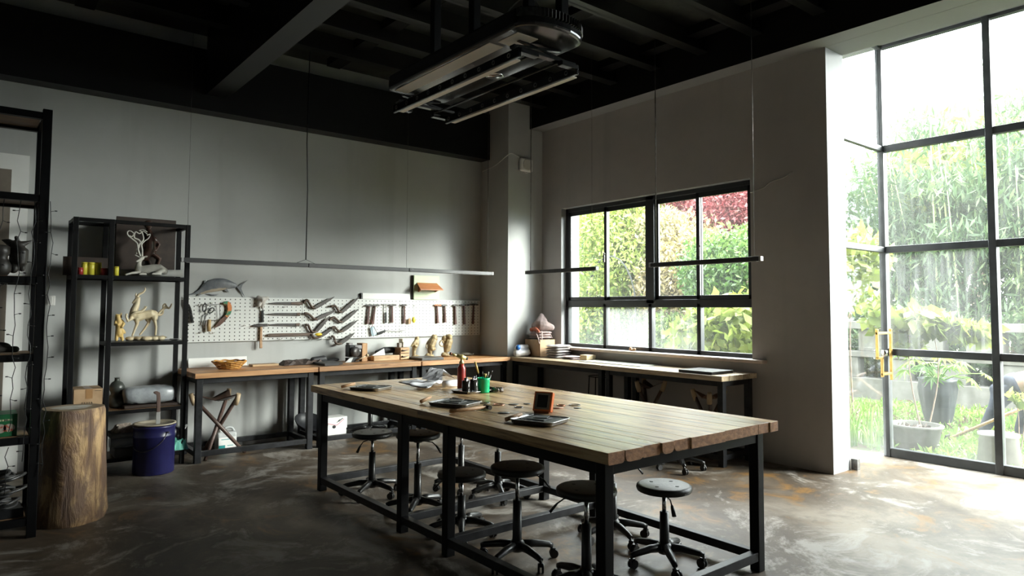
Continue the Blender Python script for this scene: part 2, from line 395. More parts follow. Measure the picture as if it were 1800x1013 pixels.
def sculpt(name, strokes, m, parent=None, voxel=0.004, smooth_it=4, balls=(), n=10, **kw):
    """one continuous surface from tapered strokes [(points, radii)] and balls [(centre, radii)]"""
    mb = MB()
    for pts, r in strokes:
        mb.tube(pts, r, n)
        for p, q in ((pts[0], r[0] if isinstance(r, (list, tuple)) else r), (pts[-1], r[-1] if isinstance(r, (list, tuple)) else r)): mb.ball(p, q, 8, 6)
    for cc, r in balls: mb.ball(cc, r, 16, 10)
    return obj(name, mb, m, parent, remesh=voxel, smooth_it=smooth_it, **kw)
def curve_pts(pts, k=6):
    """Catmull-Rom through the points"""
    P = [Vector(p) for p in pts]; P = [P[0] * 2 - P[1]] + P + [P[-1] * 2 - P[-2]]; out = []
    for i in range(1, len(P) - 2):
        for j in range(k):
            t = j / k; a, b, c_, d = P[i - 1:i + 3]
            out.append(0.5 * ((2 * b) + (c_ - a) * t + (2 * a - 5 * b + 4 * c_ - d) * t * t + (3 * b - a - 3 * c_ + d) * t ** 3))
    out.append(P[-2]); return out
def lerp_list(r, n):
    return [float(np.interp(i / (n - 1), np.linspace(0, 1, len(r)), r)) for i in range(n)]

# ------------------------------------------------------------------ the room shell
XW, YB = 6.206, 7.65          # inner faces of the window wall and the back wall
XO = 6.54                      # outer face of the window wall
XL, YF = -2.6, -3.2            # left wall, wall behind the camera
YE = 3.017                     # where the window wall ends and the glazed bay starts
XG = 7.447                     # bay glazing
WY0, WY1, WZ0, WZ1 = 3.82, 6.64, 1.0, 2.845
BZ = 3.97                      # underside of the wall-head beam
DZ = 4.42                      # ceiling deck
struct('floor', MB().box(XL, YF, -0.12, XG + 0.06, YB, 0.0), FLOOR)
struct('wall_back', MB().box(XL - 0.2, YB, -0.12, XO, YB + 0.2, 4.7), W_BACK)
struct('wall_left', MB().box(XL - 0.2, YF, -0.12, XL, YB, 4.7), W_BACK)
struct('wall_front', MB().box(XL - 0.2, YF - 0.2, -0.12, XG + 0.06, YF, 4.7), W_BACK)
mb = MB()
mb.box(XW, WY1, 0, XO, YB, 4.7).box(XW, YE, 0, XO, WY0, 4.7).box(XW, WY0, 0, XO, WY1, WZ0).box(XW, WY0, WZ1, XO, WY1, 4.7)
o = struct('wall_right', mb, [W_WIN, W_WHITE])
# the reveals and the end of the window wall are pale plaster
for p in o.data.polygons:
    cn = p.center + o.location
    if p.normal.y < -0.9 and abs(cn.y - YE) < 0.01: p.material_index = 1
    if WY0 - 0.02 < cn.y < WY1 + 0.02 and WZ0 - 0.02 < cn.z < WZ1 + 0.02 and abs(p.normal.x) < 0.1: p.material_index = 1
# corner pillar
struct('wall_corner_pillar', MB().box(5.60, 7.03, 0, XW, YB, 4.4), W_BACK)
# beam over the window wall and over the bay opening
mb = MB().box(5.975, YF, BZ, XW, 7.03, 4.7); mb.m = 1; mb.box(XW - 0.001, YF, BZ - 0.001, XO, YE, 4.7)
o = struct('trim_1', mb, [BLACKC, W_WHITE])
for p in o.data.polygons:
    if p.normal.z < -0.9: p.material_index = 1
# beam along the back wall
o = struct('trim_2', MB().box(XL, 7.445, 3.56, 5.60, YB, 4.2), [BLACKC, STEEL_W])
for p in o.data.polygons:
    if p.normal.z < -0.9: p.material_index = 1
# ceiling deck and beams
struct('ceiling', MB().box(XL - 0.2, YF - 0.2, DZ, 5.98, YB + 0.2, DZ + 0.06), DECK)
struct('trim_3', MB().box(1.88, YF, 3.72, 2.09, 7.445, DZ), JOIST)
k = 4
for yy in (6.74, 6.11, 5.48, 4.85, 4.22, 3.59, 2.96, 2.33, 1.70, 1.07, 0.44):
    m_ = MB().box(XL, yy, 4.20, 5.975, yy + 0.012, DZ).box(XL, yy - 0.07, 4.20, 5.975, yy + 0.05, 4.214)
    struct('trim_%d' % k, m_, JOIST); k += 1
for xx in (4.45, 5.72, 3.2, 0.7):
    struct('trim_%d' % k, MB().box(xx, YF, 4.33, xx + 0.16, 7.445, DZ), BLACKC); k += 1
# bay roof
struct('trim_%d' % k, MB().box(XW, YF, 4.285, XG + 0.05, YE + 0.45, 4.45), W_WHITE); k += 1
struct('trim_%d' % k, MB().box(XO, YE + 0.06, 4.45, XO + 0.02, YB, 4.7), W_WHITE); k += 1
# outside roof slab keeps the sky off the deck
struct('trim_%d' % k, MB().box(XL - 0.2, YF - 0.2, 4.7, XO + 0.02, YB + 0.2, 4.85).box(XO + 0.02, YF - 0.2, 4.4501, XG + 0.1, YE + 0.3, 4.6), W_WHITE); k += 1

# ------------------------------------------------------------------ the window over the bench
wx = 6.325
G_CLEAR = glass('clear_pane', 0.008, 0.01)
G_DIM = glass('slightly_misted_pane', 0.01, 0.03, (0.03, 1.0, 1.45))
G_FOG = glass('fogged_pane', 0.02, 0.05, (0.06, 1.1, 1.75))
G_DRIP = glass('dripping_pane', 0.012, 0.07, (0.02, 1.02, 1.3))
win = thing('window_1', 'wide black framed window above the side bench', 'window', (wx, (WY0 + WY1) / 2, WZ0)); win['kind'] = 'structure'
del win['category']
ys = [WY0, 4.52, 5.20, 5.93, WY1]; zr = 1.565
fr = MB()
def fbar(y0, z0, y1, z1, x0=wx - 0.035, x1=wx + 0.035): fr.box(x0, y0, z0, x1, y1, z1)
fbar(WY0, WZ0, WY1, WZ0 + 0.045); fbar(WY0, WZ1 - 0.05, WY1, WZ1); fbar(WY0, zr - 0.045, WY1, zr + 0.045)
fbar(WY0, WZ0, WY0 + 0.05, WZ1); fbar(WY1 - 0.05, WZ0, WY1, WZ1)
for y in ys[1:4]: fbar(y - 0.025, WZ0, y + 0.025, zr)
fbar(5.20 - 0.06, zr, 5.20 + 0.06, WZ1)
obj('window_frame', fr, FRAME, win, bevel=0.004)
for i, (a, b) in enumerate(((0, 1), (1, 2), (2, 3), (3, 4))):
    sf = MB(); y0, y1 = ys[a] + 0.045, ys[b] - 0.045
    if i == 1: y0, y1 = ys[a] - 0.02, ys[b] - 0.055
    if i == 2: y0, y1 = ys[a] + 0.055, ys[b] + 0.02
    if i == 0: y1 = ys[b] + 0.03
    if i == 3: y0 = ys[a] - 0.03
    xx = wx + (0.018 if i in (1, 2) else -0.014); z0, z1 = zr + 0.04, WZ1 - 0.045
    for q in ((y0, z0, y1, z0 + 0.05), (y0, z1 - 0.06, y1, z1), (y0, z0, y0 + 0.045, z1), (y1 - 0.045, z0, y1, z1)):
        sf.box(xx - 0.014, q[0], q[1], xx + 0.014, q[2], q[3])
    s_ = obj('sash', sf, FRAME, win, bevel=0.003)
    obj('pane', MB().box(xx - 0.003, y0 + 0.03, z0 + 0.03, xx + 0.003, y1 - 0.03, z1 - 0.03), G_CLEAR, s_)
for i, g in zip(range(4), (G_CLEAR, G_DRIP, G_FOG, G_DIM)):
    obj('pane', MB().box(wx - 0.003, ys[i] + 0.01, WZ0 + 0.02, wx + 0.003, ys[i + 1] - 0.01, zr - 0.02), g, win)
for y, zz in ((5.93, 2.15), (4.50, 2.15)):
    lt = MB().box(wx - 0.05, y - 0.012, zz - 0.06, wx - 0.03, y + 0.012, zz + 0.06); lt.bar((wx - 0.055, y, zz + 0.02), (wx - 0.06, y - 0.03, zz + 0.05), 0.012, 0.012)
    obj('latch', lt, DULL, win, bevel=0.003)
SILL = mat('pale_stone_sill', (0.62, 0.5, 0.42), 0.45, col2=(0.55, 0.43, 0.36), scale=12)
obj('window_sill', MB().box(XW - 0.095, 3.66, WZ0 - 0.035, XW + 0.085, 6.68, WZ0 - 0.001), SILL, win, bevel=0.006)

# ------------------------------------------------------------------ the glazed bay
G_BAY = glass('dusty_bay_glass', 0.014, 0.025)
G_BAYL = glass('streaked_bay_glass', 0.014, 0.06)
G_LOW = glass('low_dusty_bay_glass', 0.012, 0.02, (0.03, 0.0, 0.5))
bay = thing('window_2', 'tall steel framed glazed bay with grid of panes', 'window', (XG, 0.4, 0.0)); bay['kind'] = 'structure'; del bay['category']
rails = [0.0, 1.07, 2.125, 3.185, 4.285]; muls = [3.045, 2.075, 1.105, 0.135]
f2 = MB()
for z in rails: 
    h = 0.035
    f2.box(XG - 0.035, muls[-1], max(0.001, z - h), XG + 0.035, muls[0], max(0.09, min(z + h, 4.284)) if z == 0 else min(z + h, 4.284))
for y in muls: f2.box(XG - 0.045, y - 0.032, 0.001, XG + 0.045, y + 0.032, 4.284)
for z in rails[2:]: f2.box(XO, YE + 0.005, z - 0.03, XG - 0.03, YE + 0.055, min(z + 0.03, 4.284))
f2.box(XO, YE + 0.005, 2.1, XO + 0.02, YE + 0.055, 4.284)
obj('bay_frame', f2, BAYF, bay, bevel=0.005)
for i in range(4):
    for j in range(3):
        g = (G_LOW, G_BAYL if j == 0 else G_BAY, G_BAY, G_BAY)[i]
        obj('pane', MB().box(XG - 0.004, muls[j + 1] + 0.03, rails[i] + 0.03, XG + 0.004, muls[j] - 0.03, rails[i + 1] - 0.03), g, bay)
for i in (2, 3): obj('side_pane', MB().box(XO + 0.005, YE + 0.026, rails[i] + 0.02, XG - 0.045, YE + 0.034, rails[i + 1] - 0.02), G_BAY, bay)
obj('glass_door_leaf', MB().box(XO + 0.02, YE + 0.026, 0.02, XG - 0.06, YE + 0.034, 2.09), glass('door_glass', 0.012, 0.02, (0.07, 0.0, 0.5)), bay)
ph = MB(); hy = YE
for yy in (-0.045,):
    ph.box(XG - 0.085, hy + yy - 0.012, 0.79, XG - 0.06, hy + yy + 0.012, 1.31)
    ph.box(XG - 0.40, hy + yy - 0.012, 1.02, XG - 0.375, hy + yy + 0.012, 1.31)
    ph.box(XG - 0.40, hy + yy - 0.012, 1.01, XG - 0.27, hy + yy + 0.012, 1.035)
    ph.box(XG - 0.295, hy + yy - 0.012, 0.83, XG - 0.27, hy + yy + 0.012, 1.03)
    ph.box(XG - 0.40, hy + yy - 0.01, 1.255, XG - 0.06, hy + yy + 0.01, 1.28)
    ph.box(XG - 0.295, hy + yy - 0.01, 0.845, XG - 0.06, hy + yy + 0.01, 0.87)
for zz in (1.267, 0.857): ph.box(XG - 0.085, hy - 0.04, zz - 0.01, XG - 0.065, hy + 0.03, zz + 0.01)
pull = obj('pull_handle', ph, BRASS, bay, bevel=0.003); pull['label'] = 'stepped brass pull handle'
obj('door_lock', MB().lathe([(0.0, -0.03), (0.03, -0.03), (0.03, 0.03), (0.0, 0.03)], (XG - 0.14, YE - 0.01, 1.06), 16), CHROME, bay)
struct('wall_bay_light_stop', MB().box(XG - 0.02, YF, -0.12, XG + 0.06, muls[-1] - 0.033, 4.284), W_WIN)  # unseen wall, added to close the bay early and darken the foreground
# door stop plate at the pillar foot
obj('floor_bolt', MB().box(XO + 0.005, YE - 0.06, 0.001, XO + 0.06, YE - 0.0, 0.1), DULL, bay)

# ------------------------------------------------------------------ door on the back wall behind the left shelf
dr = MB().box(-0.55, YB - 0.05, 0.0, 0.415, YB - 0.001, 2.885)
dd = struct('door_1', dr, WHITE)
obj('door_leaf', MB().box(-0.45, YB - 0.06, 0.0, 0.285, YB - 0.048, 2.74), mat('brown_door', (0.19, 0.16, 0.13), 0.5, col2=(0.15, 0.125, 0.1)), dd)
sw = obj('light_switch', MB().box(0.53, YB - 0.012, 1.51, 0.655, YB - 0.001, 1.60), OFFW, bevel=0.003)
tag(sw, 'white light switch plate on grey back wall left of black shelf', 'switch')
obj('rocker', MB().box(0.55, YB - 0.017, 1.522, 0.635, YB - 0.011, 1.588), OFFW, sw, bevel=0.002)

# ------------------------------------------------------------------ big work table
TZ = 0.85
tx0, tx1, ty0, ty1 = 2.275, 3.72, 2.13, 5.50
tbl = thing('work_table', 'big central work table with thick worn planks on black steel legs', 'table', (3.0, 3.8, 0))
cuts = [tx0] + [PY(1060 + q / 5.067, 780, ty0).x for q in (190, 360, 520, 635, 780, 1085, 1255, 1395, 1490)] + [tx1]
mb = MB(); rnd = random.Random(3)
for i in range(len(cuts) - 1):
    a, b = cuts[i] + 0.0012, cuts[i + 1] - 0.0012; w = b - a; zb, zt = TZ - 0.057, TZ
    rl = (0.012, 0.03, 0.012, 0.03, 0.03, 0.002, 0.002, 0.002, 0.002, 0.002)[i]; rr = (0.018, 0.03, 0.008, 0.035, 0.002, 0.002, 0.002, 0.002, 0.002, 0.004)[i]
    pr = [(a, zt), (a, zb + rl)] + [(a + rl * (1 - math.cos(t)), zb + rl * (1 - math.sin(t))) for t in (0.5, 1.0)] + [(a + rl, zb), (b - rr, zb)] + [(b - rr * (1 - math.cos(t)), zb + rr * (1 - math.sin(t))) for t in (1.0, 0.5)] + [(b, zb + rr), (b, zt)]
    y0 = ty0 + rnd.uniform(-0.006, 0.006); splits = [y0, 3.78 + rnd.uniform(-0.01, 0.01), ty1 + rnd.uniform(-0.01, 0.01)]
    for j in range(2):
        mb.cur = rnd.random(); mb.m = 0
        s0 = len(mb.f); mb.prism([(x, splits[j] + (0.0008 if j else 0), z) for x, z in pr], (0, splits[j + 1] - splits[j] - 0.0008, 0))
        mb.mi[s0] = 1; mb.mi[s0 + 1] = 1
obj('tabletop', mb, [T_WOOD, T_END], tbl, bevel=0.002)
lxs, lys = (2.335, 3.605), (2.205, 3.50, 4.055, 5.37)
for x in lxs:
    for y in lys: obj('leg', MB().box(x - 0.03, y - 0.03, 0, x + 0.03, y + 0.03, TZ - 0.059), STEEL, tbl, bevel=0.004)
ap = MB()
for x in lxs: ap.box(x - 0.024, lys[0], TZ - 0.118, x + 0.024, lys[3], TZ - 0.0585)
for y in lys: ap.box(lxs[0], y - 0.024, TZ - 0.118, lxs[1], y + 0.024, TZ - 0.0587)
obj('apron', ap, STEEL, tbl, bevel=0.003)
rl = MB()
for x in lxs: rl.box(x - 0.025, lys[0], 0.062, x + 0.025, lys[3], 0.112)
for y in lys: rl.box(lxs[0], y - 0.025, 0.0625, lxs[1], y + 0.025, 0.1125)
obj('lower_rail', rl, STEEL_W, tbl, bevel=0.003)

# ------------------------------------------------------------------ benches along the walls
BT = 0.865
def bench(name, label, axis, a0, a1, d0, d1, wm, group, zt=BT):
    """axis: the long direction; a0..a1 along it, d0..d1 across"""
    def bx(m, a, d, z, a_, d_, z_):
        return m.box(a, d, z, a_, d_, z_) if axis == 'x' else m.box(d, a, z, d_, a_, z_)
    c0 = ((a0 + a1) / 2, (d0 + d1) / 2) if axis == 'x' else ((d0 + d1) / 2, (a0 + a1) / 2)
    t = thing(name, label, 'workbench', (c0[0], c0[1], 0), group)
    r_ = random.Random(int(a0 * 100)); m = MB(); n = 5; e = d0
    for i in range(n):
        w = (d1 - d0) / n; m.cur = r_.random(); bx(m, a0 + 0.002 + r_.uniform(0, 0.004), d0 + i * w + 0.001, zt - 0.05, a1 - 0.002, d0 + (i + 1) * w - 0.001, zt)
    obj('benchtop', m, wm, t, bevel=0.003)
    li, lo = 0.035, 0.055
    la, lb = (a0 + 0.06, a1 - 0.06); da, db = d0 + 0.08, d1 - 0.07
    for a in (la, lb):
        for d in (da, db): obj('leg', bx(MB(), a - 0.03, d - 0.03, 0, a + 0.03, d + 0.03, zt - 0.051), STEEL_W, t, bevel=0.004)
    p = MB()
    for d in (da, db): bx(p, la, d - 0.022, zt - 0.105, lb, d + 0.022, zt - 0.0505)
    for a in (la, lb): bx(p, a - 0.022, da, zt - 0.1045, a + 0.022, db, zt - 0.0507)
    obj('apron', p, STEEL_W, t, bevel=0.003)
    p = MB()
    for d in (da, db): bx(p, la, d - 0.022, 0.06, lb, d + 0.022, 0.11)
    for a in (la, lb): bx(p, a - 0.022, da, 0.0605, a + 0.022, db, 0.1105)
    obj('lower_rail', p, STEEL_W, t, bevel=0.003)
    return t
G1 = 'wooden benches along the pegboard wall'; G2 = 'wooden benches under the window'
bench('pegboard_bench', 'orange plank bench at left under pegboard with basket on top', 'x', 1.725, 2.955, 6.94, 7.62, B_WOOD, G1)
bench('pegboard_bench', 'middle orange plank bench under pegboard carrying black grinder', 'x', 2.96, 4.225, 6.94, 7.62, B_WOOD, G1)
bench('pegboard_bench', 'orange plank bench in corner under pegboard below three carved statues', 'x', 4.235, 5.585, 6.94, 7.62, B_WOOD, G1)
bench('window_bench', 'pale plank bench in corner beside pillar with cardboard box', 'y', 5.345, 7.02, 5.60, 6.19, R_WOOD, G2)
bench('window_bench', 'pale plank bench below window with black board at its free end', 'y', 3.76, 5.34, 5.59, 6.19, R_WOOD, G2)

# ------------------------------------------------------------------ swivel stools
def make_stool(loc, label, h, yaw=0.0, lever=0.0):
    t = thing('swivel_stool', label, 'stool', (loc[0], loc[1], 0), 'black swivel stools')
    P0 = dict(local=True)
    s = MB().lathe([(0.0, h - 0.04), (0.145, h - 0.04), (0.158, h - 0.034), (0.163, h - 0.02), (0.16, h - 0.006), (0.15, h), (0.14, h + 0.001), (0.0, h + 0.001)], n=36)
    st = obj('seat', s, RUBBER, t, **P0)
    hm = MB()
    for i in range(4):
        a = lever + PI / 4 + i * PI / 2; hm.lathe([(0.0, 0.0), (0.011, 0.0), (0.011, 0.0012), (0.0, 0.0012)], (0.085 * math.cos(a), 0.085 * math.sin(a), h + 0.001), 10)
    obj('vent_hole', hm, INK, st, **P0)
    obj('seat_plate', MB().lathe([(0.0, h - 0.07), (0.03, h - 0.07), (0.055, h - 0.041), (0.0, h - 0.041)], n=18), PLASTIC, t, **P0)
    hub = 0.12; gz = max(hub + 0.14, min(0.36, h - 0.16))
    obj('piston', MB().cyl((0, 0, gz - 0.02), (0, 0, h - 0.06), 0.0125), CHROME, t, **P0)
    obj('column', MB().lathe([(0.0, hub - 0.03), (0.03, hub - 0.03), (0.028, hub + 0.03), (0.026, gz), (0.0, gz)], n=20), PLASTIC, t, **P0)
    obj('hub', MB().lathe([(0.0, 0.065), (0.034, 0.065), (0.046, 0.085), (0.046, 0.115), (0.034, 0.128), (0.0, 0.128)], n=20), PLASTIC, t, **P0)
    a = lever; dx, dy = math.cos(a), math.sin(a)
    lv = MB().tube([(0, 0, h - 0.055), (dx * 0.12, dy * 0.12, h - 0.06), (dx * 0.155, dy * 0.155, h - 0.085)], 0.004, 6)
    lo = obj('lever', lv, STEEL, t, **P0)
    obj('grip', MB().tube([(dx * 0.15, dy * 0.15, h - 0.08), (dx * 0.165, dy * 0.165, h - 0.095), (dx * 0.195, dy * 0.195, h - 0.13)], [0.007, 0.011, 0.013], 8, flat=0.6), PLASTIC, lo, **P0)
    for i in range(5):
        a = yaw + i * 2 * PI / 5; dx, dy = math.cos(a), math.sin(a)
        obj('foot_arm', MB().tube([(dx * 0.03, dy * 0.03, 0.1), (dx * 0.1, dy * 0.1, 0.1), (dx * 0.2, dy * 0.2, 0.083), (dx * 0.225, dy * 0.225, 0.074)], [0.026, 0.023, 0.018, 0.015], 10), PLASTIC, t, **P0)
        w = MB(); cx, cy_ = dx * 0.222, dy * 0.222; rd = a + 0.9 * ((i * 7) % 5 - 2); nx, ny = math.cos(rd), math.sin(rd)
        ox, oy = cx - ny * 0.012, cy_ + nx * 0.012
        w.cyl((cx, cy_, 0.045), (cx, cy_, 0.075), 0.007, n=8)
        for sgn in (-1, 1):
            w.cyl((ox + nx * sgn * 0.005, oy + ny * sgn * 0.005, 0.027), (ox + nx * sgn * 0.018, oy + ny * sgn * 0.018, 0.027), 0.026, n=16)
        w.obox((ox * 0.5 + cx * 0.5, oy * 0.5 + cy_ * 0.5, 0.048), (0.022, 0.03, 0.022), (0, 0, rd))
        obj('caster', w, PLASTIC, t, **P0)
    return t
def around(p, z): q = PZ(p[0], p[1], z); return (q.x, q.y)
make_stool((2.587, 4.985), 'black swivel stool under far left corner of work table', 0.505, 2.513, 3.6)
make_stool((2.625, 4.345), 'black swivel stool second from table far left corner with lever hanging right', 0.585, 3.927, 5.2)
make_stool(around((811, 914), 0.1), 'low black swivel stool half hidden behind middle table leg', 0.415, 0.35, 2.2)
make_stool(around((909, 958), 0.1), 'tall black swivel stool standing right of the paired middle table legs', 0.565, -0.35, 5.6)
make_stool(around((1031, 1008), 0.1), 'black swivel stool directly behind nearest table corner leg', 0.55, 0.3, 2.5)
make_stool(around((1168, 962), 0.1), 'black swivel stool under right end of work table showing pale sheen on seat', 0.465, 0.3, 4.1)
make_stool((3.35, 3.09), 'black swivel stool behind near table leg with seat hidden by tabletop', 0.56, 0.628, 5.35)
make_stool((3.342, 4.312), 'black swivel stool at far long side of table with chromed foot hub', 0.55, 5.498, 1.0)
make_stool((3.264, 4.71), 'black swivel stool at far side of table seen between its middle legs', 0.55, 4.084, 0.6)
make_stool((3.745, 7.282), 'black swivel stool tucked under middle pegboard bench', 0.55, 0.2, 1.3)
make_stool(around((1195, 806), 0.1), 'black swivel stool tucked under window bench beside leather folding stool', 0.55, 0.2, 4.6)

# ------------------------------------------------------------------ three-legged leather folding stools
LEATHER = mat('tan_leather', (0.26, 0.15, 0.1), 0.5, col2=(0.17, 0.095, 0.065), scale=10)
LEATHER_D = mat('dark_leather', (0.1, 0.06, 0.045), 0.5, col2=(0.06, 0.04, 0.03), scale=10)
LEATHER_P = mat('pale_leather', (0.55, 0.42, 0.27), 0.55, col2=(0.45, 0.33, 0.2), scale=10)
LEGW = wood('dark_turned_wood', (0.16, 0.1, 0.085), (0.12, 0.075, 0.062), (0.07, 0.045, 0.04), 'z', 6, 0.4, False)
def folding_stool(loc, label, rz, lm=LEATHER, hh=0.62, r=0.25):
    t = thing('folding_stool', label, 'stool', (loc[0], loc[1], 0), 'leather tripod folding stools', rz)
    zc = hh * 0.46; tops = []
    for i in range(3):
        a = i * 2 * PI / 3; d = Vector((math.cos(a), math.sin(a), 0)); n = Vector((-d.y, d.x, 0)) * 0.016
        top = d * r + n + Vector((0, 0, hh)); bot = d * -r * 0.95 + n + Vector((0, 0, 0.002)); tops.append(top)
        obj('leg', MB().tube([bot, bot.lerp(top, 0.46), top], [0.017, 0.021, 0.018], 10), LEGW, t, local=True)
    obj('pivot_bolt', MB().lathe([(0, -0.02), (0.014, -0.02), (0.014, 0.02), (0, 0.02)], (0, 0, zc), 10), DULL, t, local=True)
    m = MB(); rows = []
    N_ = 9
    for i in range(N_):
        u = i / (N_ - 1); row = []
        for j in range(N_):
            v = j / (N_ - 1); e0 = tops[0].lerp(tops[1], v); p = e0.lerp(tops[2], u)
            l = [(1 - u) * (1 - v), (1 - u) * v, u]; sag = 1 - max(l)
            cen = Vector((0, 0, hh - 0.12))
            p = p.lerp(cen + (p - cen) * 0.72, sag * 1.1); p.z -= 0.10 * sag; row.append(p + Vector((0, 0, 0.012)))
        rows.append(row)
    m.sheet(rows); st = obj('seat', m, lm, t, local=True, solid=0.006)
    for tp in tops:
        d = Vector((tp.x, tp.y, 0)).normalized()
        obj('pocket', MB().tube([tp + Vector((0, 0, 0.016)), tp - d * 0.022 - Vector((0, 0, 0.05)), tp - d * 0.04 - Vector((0, 0, 0.095))], [0.023, 0.027, 0.024], 10), LEATHER_P, st, local=True)
    return t
q = PY(384, 735, 7.3)
folding_stool((q.x, 7.28), 'leather tripod folding stool standing under left pegboard bench', -1.2, LEATHER_D, 0.62, 0.27)
q = PZ(1235, 712, 0.52)
folding_stool((5.893, 4.12), 'tan leather folding stool under free end of window bench', -0.5, LEATHER, 0.66, 0.185)
q = PX(1146, 690, 5.95)
folding_stool((5.893, q.y), 'dark leather folding stool deep under middle of window bench', 0.9, LEATHER_D, 0.7, 0.185)
# small wire stool beyond it
q = PX(1097, 676, 5.95); ws = thing('wire_stool', 'thin black wire stool frame deep under window bench', 'stool', (5.893, 5.64, 0))
m = MB(); ring = [(0.13 * math.cos(a), 0.13 * math.sin(a), 0.70) for a in np.linspace(0, 2 * PI, 25)]; m.tube(ring, 0.006, 6, False); obj('seat_ring', m, STEEL, ws, local=True)
for i in range(4):
    a = i * PI / 2 + 0.4; obj('leg', MB().tube([(0.13 * math.cos(a), 0.13 * math.sin(a), 0.7), (0.17 * math.cos(a), 0.17 * math.sin(a), 0.0)], 0.006, 6), STEEL, ws, local=True)

# ------------------------------------------------------------------ pendant bar lamps
def bar_lamp(p0, p1, label, hangers, top, n_sec=1):
    p0, p1 = Vector(p0), Vector(p1); c_ = (p0 + p1) / 2
    t = thing('bar_lamp', label, 'pendant lamp', c_, 'slim black bar lamps')
    for i in range(n_sec):
        a, b = p0.lerp(p1, i / n_sec), p0.lerp(p1, (i + 1) / n_sec); d = (b - a).normalized() * 0.004
        h = obj('housing', MB().bar(a + d * (i > 0), b - d * (i < n_sec - 1), 0.045, 0.042), mat('bar_lamp_black', (0.03, 0.03, 0.032), 0.4), t, bevel=0.003)
        obj('diffuser', MB().bar(a + d * 6 + Vector((0, 0, -0.0225)), b - d * 6 + Vector((0, 0, -0.0225)), 0.03, 0.003), mat('lamp_diffuser', (0.3, 0.3, 0.3), 0.5), h)
    dd_ = (p1 - p0).normalized()
    for e, s in ((p0, -1), (p1, 1)): obj('end_cap', MB().bar(e + dd_ * s * 0.001, e + dd_ * s * 0.022, 0.044, 0.041), mat('grey_end_cap', (0.35, 0.35, 0.35), 0.5), t, bevel=0.002)
    for hp, kind in hangers:
        q = p0 + dd_ * hp
        if kind == 'v':
            w = MB().tube([q - dd_ * 0.1 + Vector((0, 0, 0.02)), q + Vector((0, 0, 0.06)), q + dd_ * 0.1 + Vector((0, 0, 0.02))], 0.0025, 5)
            w.tube([q + Vector((0, 0, 0.06)), (q.x + 0.004, q.y, q.z + 0.8), (q.x - 0.012, q.y + 0.003, q.z + 1.3), (q.x, q.y, top)], 0.006, 6)
        else: w = MB().tube([q + Vector((0, 0, 0.018)), (q.x, q.y, top)], kind, 5)
        obj('hanging_wire', w, PLASTIC if kind == 'v' else DULL, t)
    return t
LZ = 1.945
bar_lamp((1.585, 6.9, LZ), (5.225, 6.9, LZ), 'long three section black bar lamp hanging before pegboard wall', [(1.19, 'v'), (2.4, 0.0015), (3.58, 0.004), (0.03, 0.0015)], DZ, 3)
bar_lamp((5.4, 6.39, LZ), (5.4, 5.22, LZ), 'short black bar lamp hanging beside pillar before window left edge', [(0.06, 0.005), (1.11, 0.0015)], DZ)
bar_lamp((5.4, 4.44, LZ), (5.4, 3.24, LZ), 'black bar lamp hanging before right half of window', [(0.06, 0.005), (1.15, 0.003)], DZ)

# ------------------------------------------------------------------ ceiling clothes airer
AZ = 3.1
air = thing('ceiling_airer', 'black ceiling mounted laundry airer with pale light strips above table', 'clothes airer', (2.9, 4.0, 3.4))
STRIP = mat('cream_light_strip', (0.62, 0.56, 0.5), 0.45, col2=(0.56, 0.5, 0.45), scale=3)
GLOSS = mat('glossy_black_housing', (0.018, 0.018, 0.019), 0.2, col2=(0.014, 0.014, 0.014))
def hull(x0, x1, y0, y1, z0, z1, r):
    pts = []
    for cx, cy_, a0 in ((x1 - r, y1 - r, 0), (x0 + r, y1 - r, PI / 2)): pts += [(cx + r * math.cos(a0 + t * PI / 2), cy_ + r * math.sin(a0 + t * PI / 2), z0) for t in (0, 0.33, 0.66, 1)]
    cx = (x0 + x1) / 2; rr = (x1 - x0) / 2
    pts += [(cx - rr * math.cos(t), y0 + rr * 0.55 * (1 - math.sin(t)), z0) for t in np.linspace(0, PI, 13)]
    return MB().prism(pts, (0, 0, z1 - z0))
ux0, ux1, uy0, uy1, uz = 2.53, 3.07, 2.98, 4.72, 3.21
obj('housing', hull(ux0, ux1, uy0, uy1, uz, uz + 0.12, 0.04), GLOSS, air, bevel=0.02, seg=3)
vg = MB()
for t in np.linspace(0.25, PI - 0.25, 26):
    cx, rr = (ux0 + ux1) / 2, (ux1 - ux0) / 2
    vg.obox((cx - rr * 1.0 * math.cos(t), uy0 + rr * 0.55 * (1 - math.sin(t)), uz + 0.08), (0.006, 0.03, 0.05), (0, 0, PI / 2 - t))
obj('vent_grille', vg, DULL, air)
obj('light_strip', MB().box(ux0 + 0.035, uy0 + 0.44, uz - 0.004, ux0 + 0.15, uy1 - 0.06, uz + 0.002), STRIP, air, bevel=0.002)
obj('light_strip', MB().box(ux0 + 0.07, uy0 + 0.2, uz - 0.004, ux0 + 0.24, uy0 + 0.40, uz + 0.002), STRIP, air, bevel=0.002)
obj('round_lamp', MB().lathe([(0, -0.008), (0.06, -0.008), (0.075, 0.0), (0.0, 0.004)], (2.97, 3.9, uz - 0.0), 24), CHROME, air)
obj('round_lamp', MB().lathe([(0, -0.008), (0.045, -0.008), (0.055, 0.0), (0.0, 0.004)], (2.88, 3.42, uz - 0.0), 24), CHROME, air)
